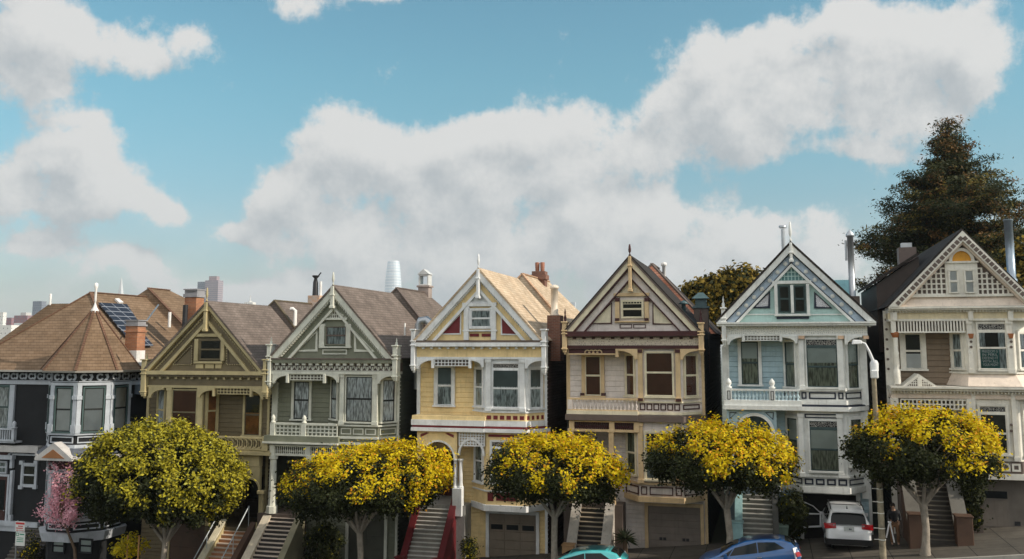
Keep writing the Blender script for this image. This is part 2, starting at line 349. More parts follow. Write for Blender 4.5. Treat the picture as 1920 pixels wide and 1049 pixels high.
def window(parent, fr, s0, s1, z0, z1, d, cm, t=.12, sash=None, cur=None, ch=1., split=.5, sill=True, name='window', tm=None, cur2=None, transom=None, hood=False, proud=.09):
    """double hung window with casing, sashes, panes and curtain, opening s0..s1, z0..z1"""
    o, a = fr
    m = MB(o, a); m.ring(s0-t, s1+t, z0-(.0 if sill else t), z1+t, t, d, d+proud, .001 if sill else t) if not sill else None
    if sill:
        m.box(s0-t, s0, d, d+proud, z0-.03, z1); m.box(s1, s1+t, d, d+proud, z0-.03, z1); m.box(s0-t, s1+t, d, d+proud, z1, z1+t)
        m.box(s0-t-.05, s1+t+.05, d, d+proud+.06, z0-.11, z0-.03)
    if hood: m.box(s0-t-.06, s1+t+.06, d, d+proud+.08, z1+t, z1+t+.07)
    w = m.build(name, cm, parent)
    MB(o, a).box(s0, s1, d+.004, d+.012, z0-.02, z1).build('unlit_room_panel', DARK, w)  # flat black panel stands in for the unlit room behind the glass
    sm = sash or cm; st = .045
    zt = z1
    if transom:
        zt = z1-transom*(z1-z0); m = MB(o, a); m.box(s0, s1, d+.03, d+.06, zt, zt+st*1.3).ring(s0, s1, zt+st*1.3, z1, st*.6, d+.03, d+.055).build('transom_bar', sm, w)
        MB(o, a).box(s0+.02, s1-.02, d+.02, d+.04, zt+st, z1-.02).build('leaded_pane', tm or STAIN, w)
    zm = z0+(zt-z0)*split
    m = MB(o, a); m.ring(s0, s1, z0-.02, zm, st, d+.03, d+.055); m.ring(s0, s1, zm, zt, st, d+.04, d+.068)
    m.box(s0+.001, s1-.001, d+.028, d+.072, zm-.025, zm+.025); m.build('sash', sm, w)
    m = MB(o, a); m.quad(m.P(s0+st, d+.046, z0), m.P(s1-st, d+.046, z0), m.P(s1-st, d+.046, zt-.02), m.P(s0+st, d+.046, zt-.02)); m.build('pane', GLASS, w, norm=False)
    if cur:
        zc = z0+(zt-z0)*ch; m = MB(o, a); n = max(4, int((s1-s0)/.04)); pts = []
        fold = .006 if cur in (BLIND, BROWNB, PALEB, AMBER, REFLB) else 1
        for i in range(n+1):
            s_ = s0+.02+(s1-s0-.04)*i/n; dd = d+.022+(.006*(i % 2) if fold == 1 else 0)
            pts += [m.P(s_, dd, z0), m.P(s_, dd, zc)]
        m.add(pts, [(2*i, 2*i+2, 2*i+3, 2*i+1) for i in range(n)]); m.build('blind_or_reflection' if fold != 1 else 'curtain', cur, w)
        if cur2 and ch < 1: MB(o, a).box(s0+.02, s1-.02, d+.016, d+.019, zc, zt).build('blind_or_reflection', cur2, w)  # grey-green sheets here paint a reflection in the upper pane
    return w
def baluster(m, s_, d, z0, z1, r=.045):
    h = z1-z0; c = m.P(s_, d, z0)
    m.lathe(c, [(r*.8, 0), (r*.8, .1*h), (r*.45, .15*h), (r*1.15, .35*h), (r*.5, .6*h), (r*.4, .8*h), (r*.8, .86*h), (r*.8, h)], 6)
def bracket(m, s0, s1, z1, h0, h1, d0, d1, flip=False, n=8):
    """corbel: full height h1 at s0 sweeping up to h0 at s1"""
    pts = [(s0, z1), (s0, z1-h1)]
    sw = .16*abs(s1-s0)*(1 if s1 > s0 else -1)
    pts.append((s0+sw, z1-h1))
    for i in range(n+1):
        a = pi/2*i/n; pts.append((s0+sw+(s1-s0-sw)*(1-cos(a))*.98+.0, z1-h1+(h1-h0)*sin(a)))
    pts.append((s1, z1-h0)); pts.append((s1, z1))
    m.prism(pts, d0, d1); return m
def arch_panel(m, s0, s1, z0, z1, a0, a1, zs, d0, d1, n=14):
    """spandrel panel s0..s1, z0..z1 with a round opening a0..a1 springing at zs (z0<=zs)"""
    c = (a0+a1)/2; r = (a1-a0)/2; rz = min(r, z1-zs-.05)
    m.box(s0, a0, d0, d1, z0, z1) if a0 > s0+.01 else None
    m.box(a1, s1, d0, d1, z0, z1) if s1 > a1+.01 else None
    for i in range(n):
        t0 = pi-pi*i/n; t1 = pi-pi*(i+1)/n
        m.prism([(c+r*cos(t0), zs+rz*sin(t0)), (c+r*cos(t1), zs+rz*sin(t1)), (c+r*cos(t1), z1), (c+r*cos(t0), z1)], d0, d1)
    return m
def arch_ring(m, a0, a1, zs, rz, t, d0, d1, n=16):
    c = (a0+a1)/2; r = (a1-a0)/2
    for i in range(n):
        t0 = pi*i/n; t1 = pi*(i+1)/n
        m.prism([(c+r*cos(t0), zs+rz*sin(t0)), (c+r*cos(t1), zs+rz*sin(t1)), (c+(r+t)*cos(t1), zs+(rz+t)*sin(t1)), (c+(r+t)*cos(t0), zs+(rz+t)*sin(t0))], d0, d1)
    return m
def lattice(m, s0, s1, z0, z1, nx, nz, w, d0, d1):
    for i in range(nx+1):
        x = s0+(s1-s0)*i/nx; m.box(x-w/2, x+w/2, d0, d1, z0, z1)
    for i in range(nz+1):
        z = z0+(z1-z0)*i/nz; m.box(s0, s1, d0+.003, d1+.003, z-w/2, z+w/2)
    return m
FIN = [(.05, 0), (.05, .12), (.09, .16), (.04, .22), (.03, .3), (.085, .42), (.095, .55), (.07, .8), (.045, .98), (.01, 1.0)]
def finial(parent, x, y, z, h, mat, r=1.):
    MB().lathe((x, y, z), [(a*r*.75, b*h) for a, b in FIN], 8).build('finial', mat, parent)
def triframe(m, pts, w, d0, d1):
    for i in range(3):
        a = Vector((*pts[i], 0)); b = Vector((*pts[(i+1) % 3], 0)); c = (Vector((*pts[0], 0))+Vector((*pts[1], 0))+Vector((*pts[2], 0)))/3
        k = 1-w*2.2/max(.3, (a-c).length); k2 = 1-w*2.2/max(.3, (b-c).length); a2 = c+(a-c)*k; b2 = c+(b-c)*k2
        m.prism([(a.x, a.y), (b.x, b.y), (b2.x, b2.y), (a2.x, a2.y)], d0, d1+.002*i)
    return m
def planbox(m, pts, z0, z1):
    n = len(pts); v = [(x, y, z0) for x, y in pts]+[(x, y, z1) for x, y in pts]
    m.add(v, [tuple(range(n)), tuple(range(2*n-1, n-1, -1))]+[(i, (i+1) % n, (i+1) % n+n, i+n) for i in range(n)]); return m
class Bay:
    def __init__(s, x0, xa, xb, x1, yf=.03, yb=1.02): s.x0, s.xa, s.xb, s.x1, s.yf, s.yb = x0, xa, xb, x1, yf, yb
    def band(s, m, off, z0, z1):
        o = off; return planbox(m, [(s.x0-o, s.yb), (s.xa-o*.4, s.yf-o), (s.xb+o*.4, s.yf-o), (s.x1+o, s.yb), (s.x1+o, s.yb+.05), (s.x0-o, s.yb+.05)], z0, z1)
    def left(s): return ((s.x0, s.yb, 0), math.atan2(s.yf-s.yb, s.xa-s.x0)), sqrt((s.xa-s.x0)**2+(s.yf-s.yb)**2)
    def right(s): return ((s.xb, s.yf, 0), math.atan2(s.yb-s.yf, s.x1-s.xb)), sqrt((s.x1-s.xb)**2+(s.yf-s.yb)**2)
    def front(s): return (0, s.yf, 0), 0.
def panels(m, fr, L0, L1, z0, z1, n, w, d, gap=.1, ratio=None):
    """raised panel outlines along a skirt"""
    o, a = fr; k = MB(o, a); wd = (L1-L0-gap*(n+1))/n
    for i in range(n):
        s0 = L0+gap+i*(wd+gap); k.ring(s0, s0+wd, z0+gap, z1-gap, w, d, d+.02)
    join(m, k)

def roofs(root, xp, zp, xl, xr, zb, mat, Y2, apexF, Yb, front=-.34, rearmat=None, w2=.45, Yend=17.5, bandmat=None):
    """main gable roof as far back as Y2, then the wider rear roof with its hipped front"""
    m = FR(0); m.chev(xp, zp, xl, xr, zb, -.14, -.0, -(Y2+.6), -front); rf = m.build('roof', mat, root)
    if apexF:
        Ya, zr = apexF; z0 = zb-.05; k = (zp-zb)/((xr-xl)/2); hw = (zr-z0)/k+.02
        m = MB(); p = [(xp-hw, Y2, z0), (xp+hw, Y2, z0), (xp+hw, Yend, z0), (xp-hw, Yend, z0), (xp, Ya, zr), (xp, Yb, zr)]
        m.add(p, [(0, 1, 4), (1, 2, 5, 4), (2, 3, 5), (3, 0, 4, 5), (3, 2, 1, 0)]); m.build('rear_roof', rearmat or mat, root)
        k = MB(); r_ = .06
        for a, b in ((p[0], p[4]), (p[1], p[4]), (p[4], p[5])): k.beam(a, b, .18, .08)
        k.build('ridge_cap', bandmat or rearmat or mat, root)
    return rf
def stairs(root, x0, x1, ytop, ztop, ybot, zbot, riserm, treadm, dx=0., name='staircase'):
    n = max(4, round((ztop-zbot)/.175)); dz = (ztop-zbot)/n; dy = (ytop-ybot)/n
    a = MB(); b = MB()
    for i in range(n):
        y1 = ytop-i*dy; zt = ztop-(i+1)*dz; k = dx*(i+1)/n; k0 = dx*i/n
        a.box(x0+k, x1+k, -y1, -(y1-dy), zbot-.6, zt-.035)
        b.box(x0+k-.0, x1+k+.0, -y1-.0, -(y1-dy)+.03, zt-.035, zt)
    st = a.build(name, riserm, root); b.build('tread', treadm, st); return st
def stairwall(root, xw, w, ytop, ztop, ybot, zbot, h, m1, capm=None, dx=0., name='stair_wall', newel=None):
    v = [];
    for (y, z, k) in ((ytop, ztop, 0), (ybot, zbot, dx)):
        for a in (0, w): v += [(xw+a+k, y, z+h), (xw+a+k, y, zbot-.7)]
    m = MB(); A = v; m.hexa([A[1], A[5], A[7], A[3], A[0], A[4], A[6], A[2]]); o = m.build(name, m1, root)
    if capm:
        c = MB(); c.beam((xw+w/2, ytop, ztop+h+.03), (xw+w/2+dx, ybot, zbot+h+.03), w+.07, .07); c.build('cap', capm, o)
    if newel:
        nm, nh = newel; c = FR(0); c.box(xw+dx-.06, xw+dx+w+.06, -ybot-.02, -ybot+w*.9+.1, zbot-.7, zbot+nh).box(xw+dx-.1, xw+dx+w+.1, -ybot-.06, -ybot+w*.9+.14, zbot+nh, zbot+nh+.07); c.build('newel', nm, o, .02)
    return o
def shingles(n, c1, c2, mo, z=1.45, h=.2, w=.33): return shinglemat(n, c1, c2, mo, w, h, z)

class House:
    """a narrow gabled row house: attic gable over a cornice, wall 1 m behind"""
    def __init__(s, name, label, pk, le, re, zby, body, trim, sidem, depth=17.5, group='gabled victorian houses in the row'):
        s.c = at(*pk); L_ = at(*le); R_ = at(*re); s.xp = s.c.x; s.zp = s.c.z; s.xl = L_.x; s.xr = R_.x
        s.zb = at(pk[0], zby).z; s.body, s.trim = body, trim; s.X0, s.X1 = at(le[0]+1, 720, 1).x, at(re[0]+9, 720, 1).x; s.gz = g(s.xp)
        s.root = empty(name, (s.xp, 1, s.gz), label, 'house', group); s.depth = depth; s.sidem = sidem
    def z(s, py, Y=0., px=None): return at(px or (s.pxc), py, Y).z
    def walls(s, zp_ceiling, xs, recess=2.6, lower=None):
        """body: full width above the porch ceiling, right of xs (or left when xs is a pair) below"""
        r = s.root; D = s.depth; m = FR(0); zg = s.gz-1.6
        lo, hi = xs
        m.box(s.X0, s.X1, -D, -1.0, zp_ceiling, s.zb-.02)
        m.box(lo, hi, -recess-.6, -1.0, zg, zp_ceiling); m.box(s.X0, s.X1, -D, -recess, zg, zp_ceiling)
        m.siding(s.X0, s.X1, zp_ceiling, s.zb-.4, .25, -1.0); m.siding(lo, hi, s.gz-.9, zp_ceiling, .2, -1.0)
        m.siding(s.X0, lo, s.gz, zp_ceiling, .2, -recess); m.siding(hi, s.X1, s.gz, zp_ceiling, .2, -recess)
        w = m.build('wall', lower or s.body, r)
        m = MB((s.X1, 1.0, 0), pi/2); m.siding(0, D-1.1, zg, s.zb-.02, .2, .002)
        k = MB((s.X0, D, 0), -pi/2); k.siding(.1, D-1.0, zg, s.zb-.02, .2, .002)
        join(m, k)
        m.build('side_wall', s.sidem, r)  # side paints darker than the fronts, imitating the shaded gaps between houses
        m = FR(0); m.box(s.X0-.03, s.X0+.14, -1.15, -.93, zp_ceiling, s.zb-.4); m.box(s.X1-.1, s.X1+.03, -1.15, -.93, s.gz-.5, s.zb-.4); m.build('corner_board', s.trim, r)
    def gable(s, bands, dent=None, tymp=None, king=None, fin=None):
        """bands: (v0, v1, d0, d1, mat, name)"""
        r = s.root; a = (s.xp, s.zp, s.xl, s.xr, s.zb)
        m = FR(0); m.prism([(s.xl+.1, s.zb), (s.xp, s.zp-.06), (s.xr-.1, s.zb)], -1.05, -.0); m.build('gable_wall', tymp or s.body, r)
        for (v0, v1, d0, d1, mt, nm) in bands: FR(0).chev(*a, v0, v1, d0, d1).build(nm, mt, r)
        if dent:
            v, step, w, h, d0, d1, mt = dent; FR(0).rakeline(*a, v, step, w, h, d0, d1).chev(*a, v-.0, v+.035, d0+.003, d1-.02).build('rake_dentils', mt, r)
        if king:
            l, t, rr, b, mt = king; x0, x1, z0, z1 = R(l, t, rr, b); xc = s.xp; w = (x1-x0)/2*.8
            m = FR(0); m.box(xc-w, xc+w, .1, .44, z0, s.zp+.05); m.box(xc-w-.04, xc+w+.04, .1, .48, z0+.0, z0+.14); m.box(xc-w-.04, xc+w+.04, .1, .48, s.zp-.45, s.zp-.36); m.build('king_post', mt, r, .015)
        if fin:
            py, mt = fin; zt = at(s.c.x and s.pxp, py).z; finial(r, s.xp, -.3, s.zp+.02, zt-s.zp, mt, 1.)
    def hband(s, name, y0, y1, mat, d, x0=None, x1=None, dent=None, Y=0.):
        z1 = s.z(y0, Y); z0 = s.z(y1, Y); m = FR(Y); m.box(x0 if x0 is not None else s.xl-.02, x1 if x1 is not None else s.xr+.02, -1.04, d, z0, z1)
        return m.build(name, mat, s.root)
    def dentils(s, y0, y1, n, w, d, mat, name='dentils'):
        z1 = s.z(y0); z0 = s.z(y1); m = FR(0)
        for i in range(n):
            x = s.xl+.15+(s.xr-s.xl-.3)*(i+.5)/n; m.box(x-w/2, x+w/2, .02, d, z0, z1)
        m.box(s.xl+.1, s.xr-.1, .0, .055, z1-.03, z1-.002)
        m.build(name, mat, s.root)
    def post(s, l, t, r, b, mat, pin=None, pinm=None, cap=True):
        x0, x1, z0, z1 = R(l, t, r, b); m = FR(0); m.box(x0, x1, -.15, .33, z0+.12, z1)
        m.box(x0+.02, x1-.02, -.1, .27, z0+.02, z0+.12); m.box((x0+x1)/2-.05, (x0+x1)/2+.05, .0, .16, z0-.08, z0+.02)
        h = z1-z0
        for f in (.12, .62, .72): m.box(x0-.04, x1+.04, -.18, .38, z0+f*h, z0+f*h+.06)
        if cap: m.box(x0-.05, x1+.05, -.2, .4, z1, z1+.07)
        o = m.build('corner_post', mat, s.root, .012)
        if pin:
            zt = at((l+r)/2, pin).z; MB().lathe(((x0+x1)/2, -.08, z1+.06), [(.1, 0), (.06, .05*1), (.075, (zt-z1)*.3), (.03, (zt-z1)*.5), (.045, (zt-z1)*.65), (.005, zt-z1)], 8).build('pinnacle', pinm or mat, o)
        return o
def rects(name, mat, root, lst, Y, d0, d1, bev=0):
    m = FR(Y)
    for i, q in enumerate(lst): x0, x1, z0, z1 = R(*q, Y); m.box(x0, x1, d0, d1+.003*i, z0, z1)
    return m.build(name, mat, root, bev)
def tri(px, Y=0.): return [(at(x, y, Y).x, at(x, y, Y).z) for x, y in px]
def winpx(root, q, Y, d, cm, **k):
    x0, x1, z0, z1 = R(*q, Y); return window(root, ((0, Y, 0), 0.), x0, x1, z0, z1, d, cm, **k)
def facetwin(root, fr, L, z0, z1, cm, f=.56, **k):
    return window(root, fr, L*(.5-f/2), L*(.5+f/2), z0, z1, 0.0, cm, **k)
def pilaster(m, x0, x1, z0, z1, d=.1, cap=.16, f=None):
    m.box(x0, x1, 0, d, z0, z1); m.box(x0-.03, x1+.03, 0, d+.04, z0, z0+cap*1.1); m.box(x0-.03, x1+.03, 0, d+.05, z1-cap, z1); return m
def door(root, x0, x1, Y, z0, z1, cm, dm, name='door'):
    m = FR(Y); m.box(x0-.12, x0, 0, .08, z0, z1+.12); m.box(x1, x1+.12, 0, .08, z0, z1+.12); m.box(x0, x1, 0, .08, z1, z1+.12); m.build('door_frame', cm, root)
    m = FR(Y); m.box(x0, x1, 0, .03, z0, z1); m.ring(x0+.1, x1-.1, z0+.15, z0+.85, .05, .03, .05); o = m.build(name, dm, root)
    FR(Y).box(x0+.16, x1-.16, .032, .04, z0+1.0, z1-.2).build('pane', CGLASS, o)
    MB().lathe((x1-.1, Y-.09, z0+.95), [(.01, 0), (.035, .02), (.035, .05), (.01, .07)], 6).build('handle', METAL, o)
def garage(root, x0, x1, Y, z0, z1, cm, dm, rows=4, cols=1, win=None, name='garage_door'):
    m = FR(Y); m.box(x0-.16, x0, 0, .09, z0-.6, z1+.16); m.box(x1, x1+.16, 0, .09, z0-.6, z1+.16); m.box(x0, x1, 0, .09, z1, z1+.16); m.build('garage_frame', cm, root)
    m = FR(Y); h = (z1-z0)/rows; w = (x1-x0)/cols
    for i in range(rows):
        for j in range(cols):
            m.box(x0+j*w+.012, x0+(j+1)*w-.012, .015, .04, z0+i*h+.012, z0+(i+1)*h-.012)
    m.box(x0, x1, 0, .015, z0-.6, z1); o = m.build(name, dm, root, .006)
    if win is not None:
        k = FR(Y)
        for j in range(max(cols, 1)): k.box(x0+j*w+.1, x0+(j+1)*w-.1, .041, .05, z0+win*h+.08, z0+(win+1)*h-.1)
        k.build('garage_window', CGLASS, o)
    return o
# ================================================================== OLIVE HOUSE
C_ = paint
def olive():
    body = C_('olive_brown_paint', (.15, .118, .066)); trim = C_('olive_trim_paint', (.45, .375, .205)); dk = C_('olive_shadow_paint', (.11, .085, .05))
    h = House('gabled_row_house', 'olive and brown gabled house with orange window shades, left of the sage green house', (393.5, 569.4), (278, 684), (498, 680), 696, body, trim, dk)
    h.pxc = 393; h.pxp = 394; r = h.root
    rm = shingles('taupe_shingles', (.135, .108, .092), (.175, .14, .12), (.06, .047, .04))
    P = atx(560, 577, h.xp); A = atx(515, 563.5, h.xp); Y2 = atx(497, 575, h.xp).y; B = atx(586, 571, h.xp)
    roofs(r, h.xp, h.zp, h.xl, h.xr, h.zb, rm, Y2, (A.y, A.z), B.y, bandmat=dk)
    zc = h.z(849, 0); xs = at(413, 800, 1).x
    h.walls(zc, (h.X0, xs), 2.8)
    h.gable([(-.02, .22, .0, .30, trim, 'bargeboard'), (.22, .86, .0, .06, body, 'rake_panel'), (.86, 1.08, .0, .2, trim, 'inner_rake')],
            (.40, .16, .07, .1, .06, .12, trim), king=(391, 568, 397.5, 622, trim), fin=(541, trim))
    rects('gable_frame', trim, r, [(369, 626, 418, 632), (366, 678, 419, 682), (367, 636, 374, 677), (417, 636, 423, 677)], 0, 0, .16, .01)
    winpx(r, (377, 638, 415, 673.5), 0, .02, body, t=.04, cur=None, sill=False)
    rects('gable_panel', trim, r, [(368, 683, 382, 691), (386, 683, 402, 691), (405, 683, 416, 691)], 0, 0, .06)
    m = FR(0); triframe(m, tri([(325, 684), (361, 647), (361, 684)]), .07, 0, .06); triframe(m, tri([(426, 684), (426, 647), (461, 684)]), .07, 0, .06); m.build('triangle_moulding', dk, r)
    m = FR(0)
    for P3 in ([(325, 684), (361, 647), (361, 684)], [(426, 684), (426, 647), (461, 684)]):
        t = tri(P3)
        for i in range(3):
            a = Vector(t[i]); b = Vector(t[(i+1) % 3]); n = int((b-a).length/.13)
            for k in range(n): p = a+(b-a)*((k+.5)/n); m.box(p.x-.025, p.x+.025, .06, .08, p.y-.025, p.y+.025)
    m.build('bead', trim, r)
    h.hband('cornice', 696, 703, trim, .32); h.hband('cornice', 703.5, 707, dk, .24); h.dentils(707, 711.5, 14, .13, .16, trim); h.hband('frieze', 707, 724, body, .04); h.hband('frieze_trim', 723.5, 728, trim, .16)
    h.post(271, 676, 279.5, 744, trim, 664); h.post(498, 676, 507, 745, trim, 664)
    # valance
    m = FR(0); z = lambda y: h.z(y)
    bracket(m, at(282, 740).x, at(310, 740).x, z(728), .12, .55, .05, .2); bracket(m, at(374, 740).x, at(402, 740).x, z(728), .12, .5, .05, .2)
    bracket(m, at(497, 740).x, at(471, 740).x, z(728), .12, .55, .05, .2)
    for px in (404, 474): m.box(at(px, 740).x-.06, at(px, 740).x+.06, .03, .24, z(743), z(728))
    m.build('bracket', trim, r, .01)
    x0, x1, z0, z1 = R(409, 728, 471, 739); lattice(FR(0), x0, x1, z0, z1, 10, 2, .045, .06, .1).build('valance_lattice', trim, r); FR(0).box(x0, x1, -.05, .0, z0, z1).build('valance_shade_backing', dk, r)  # dark sheet behind the lattice paints the shade in its openings
    # bay (left) and its windows
    b = Bay(at(292, 780, 1).x, at(313, 780).x, at(380, 780).x, at(411, 780, 1).x)
    zt, zm, zl = z(728), z(823), z(942)
    m = MB(); b.band(m, 0, zl, zt); m.build('bay', body, r)
    m = FR(.03); pilaster(m, at(313, 780).x, at(321.5, 780).x, zm, zt, .12); pilaster(m, at(371, 780).x, at(380, 780).x, zm, zt, .12); m.build('pilaster', trim, r)
    winpx(r, (324, 732, 369, 815), .03, 0, trim, t=.06, sash=body, cur=BROWNB)
    fr, L = b.left(); facetwin(r, fr, L, zm+.3, zt-.12, trim, cur=LACE)
    fr, L = b.right(); facetwin(r, fr, L, zm+.3, zt-.12, trim, cur=AMBER, ch=.98)
    winpx(r, (461, 741, 489, 815), 1, .045, trim, t=.12, cur=AMBER, ch=.55, sash=dk)
    # belt course, balcony with ring balustrade
    m = MB(); b.band(m, .12, zm-.1, zm); b.band(m, .2, z(849), z(843)); m.build('belt_course', trim, r)
    x0, x1, z0, z1 = R(412, 822, 506, 840)
    m = FR(0); m.box(x0, x1, .06, .2, z1, z1+.09); m.box(x0, x1, .06, .2, z0-.08, z0)
    n = 9
    for i in range(n):
        c = x0+.1+(x1-x0-.5)*(i+.5)/n; rr = (z1-z0)/2
        for k in range(10):
            a0 = 2*pi*k/10; a1 = 2*pi*(k+1)/10
            m.prism([(c+rr*.6*cos(a0), z0+rr+rr*sin(a0)), (c+rr*.6*cos(a1), z0+rr+rr*sin(a1)), (c+(rr*.6-.06)*cos(a1), z0+rr+(rr-.07)*sin(a1)), (c+(rr*.6-.06)*cos(a0), z0+rr+(rr-.07)*sin(a0))], .1, .16)
        m.box(c+rr*.6, c+rr*.6+.06, .1, .16, z0, z1)
    m.box(x1-.35, x1, .02, .24, z0-.1, z1+.14); m.build('balustrade', trim, r)
    m = FR(0); m.box(xs-.1, x1+.1, -1.02, .16, z0-.3, z0-.08); m.box(xs-.1, x1+.16, -1.02, .28, z(850), z(844)); m.build('balcony_floor', trim, r)
    m = FR(0); m.box(xs+.0, h.X1+.1, -.3, .08, z(872), z(850)); m.build('porch_frieze', trim, r, .01)
    a0, a1 = at(452, 900).x, at(487, 900).x
    m = FR(0); arch_panel(m, xs, h.X1+.1, z(915), z(872), a0, a1, z(915), -.2, .05); m.build('porch_arch', trim, r); arch_ring(FR(0), a0, a1, z(915), a1-a0 and (a1-a0)/2, .09, .05, .12).build('arch_moulding', trim, r)
    zf = z(986)
    m = FR(0); xc = at(490.5, 940).x; m.box(xc-.12, xc+.12, -.12, .12, zf+.3, z(915)); m.box(xc-.2, xc+.2, -.2, .2, zf, zf+.32); m.box(xc-.19, xc+.19, -.19, .19, z(922), z(915)); xq = xs+.12; m.box(xq-.12, xq+.12, -.12, .12, zf, z(915)); m.build('porch_column', trim, r, .02)
    m = FR(0); m.box(xs, h.X1, -2.8, .1, zf-3, zf); m.build('porch_floor', dk, r)
    door(r, at(462, 940, 2.7).x-.1, at(462, 940, 2.7).x+1., 2.78, zf, zf+2.2, dk, paint('dark_door', (.03, .022, .018)))
    rs = C_('terracotta_riser', (.42, .2, .1)); 
    xt0, xt1 = at(424, 991, .1).x, at(470, 991, .1).x; xb = at(398, 1040, -1.9).x-xt0
    gz = g(h.xp+2); stairs(r, xt0, xt1, .1, zf, -2.9, gz, rs, C_('pale_step', (.6, .5, .42)), dx=0)
    stairwall(r, xt0-.3, .3, .1, zf, -2.9, gz, .3, trim, C_('cream_cap', (.75, .68, .5))); stairwall(r, xt1, .3, .1, zf, -2.9, gz, .3, C_('brown_side', (.12, .07, .05)))
    rail = C_('steel_rail', (.55, .6, .62), .4)
    m = MB(); 
    for x in (xt0-.15, xt1-.08):
        m.tube([(x, .0, zf+1.1), (x, -2.8, gz+1.0), (x, -2.95, gz+.95), (x, -2.95, gz+.1)], .03, 6)
        for k in (.0, .5): m.tube([(x, -k*2.8, zf+1.1-(zf-gz+.1)*k), (x, -k*2.8, zf-(zf-gz)*k)], .02, 5)
    m.build('handrail', rail, r)
    garage(r, b.xa-.1, b.xb+.5, .95, g(h.xl+2)-.1, zl-.25, trim, C_('brown_garage', (.08, .045, .028)), 5, 1)
    # smoke stacks on the rear roof
    ym = B.y
    c = atx(593, 562, h.xp+.2); m = MB((c.x, c.y, 0)); m.box(-.42, .42, -.4, .4, c.z-.8, c.z+.25); ch = m.build('chimney', brickmat('pale_brick', (.55, .45, .38), (.65, .36, .2), (.5, .48, .45), .25, .09, .012), r)
    m = MB((c.x, c.y, 0)); m.lathe((c.x-.08, c.y, c.z+.25), [(.2, 0), (.17, .9), (.1, 1.15), (.24, 1.3), (.24, 1.36)], 10); m.beam((c.x+.05, c.y, c.z+1.5), (c.x+.3, c.y, c.z+1.8), .1, .05); m.build('flue', BLACKM, ch); MB().tube([(c.x+.3, c.y, c.z+.2), (c.x+.3, c.y, c.z+1.2)], .09, 8).build('flue', C_('white_pipe', (.75, .73, .7)), ch)
    c = atx(553, 602, h.xp+1.6); MB().tube([(c.x, c.y, c.z-.3), (c.x, c.y, c.z+.62), (c.x-.12, c.y-.1, c.z+.72), (c.x-.25, c.y-.1, c.z+.7)], .12, 8).build('roof_vent', C_('white_pipe', (.75, .73, .7)), r)
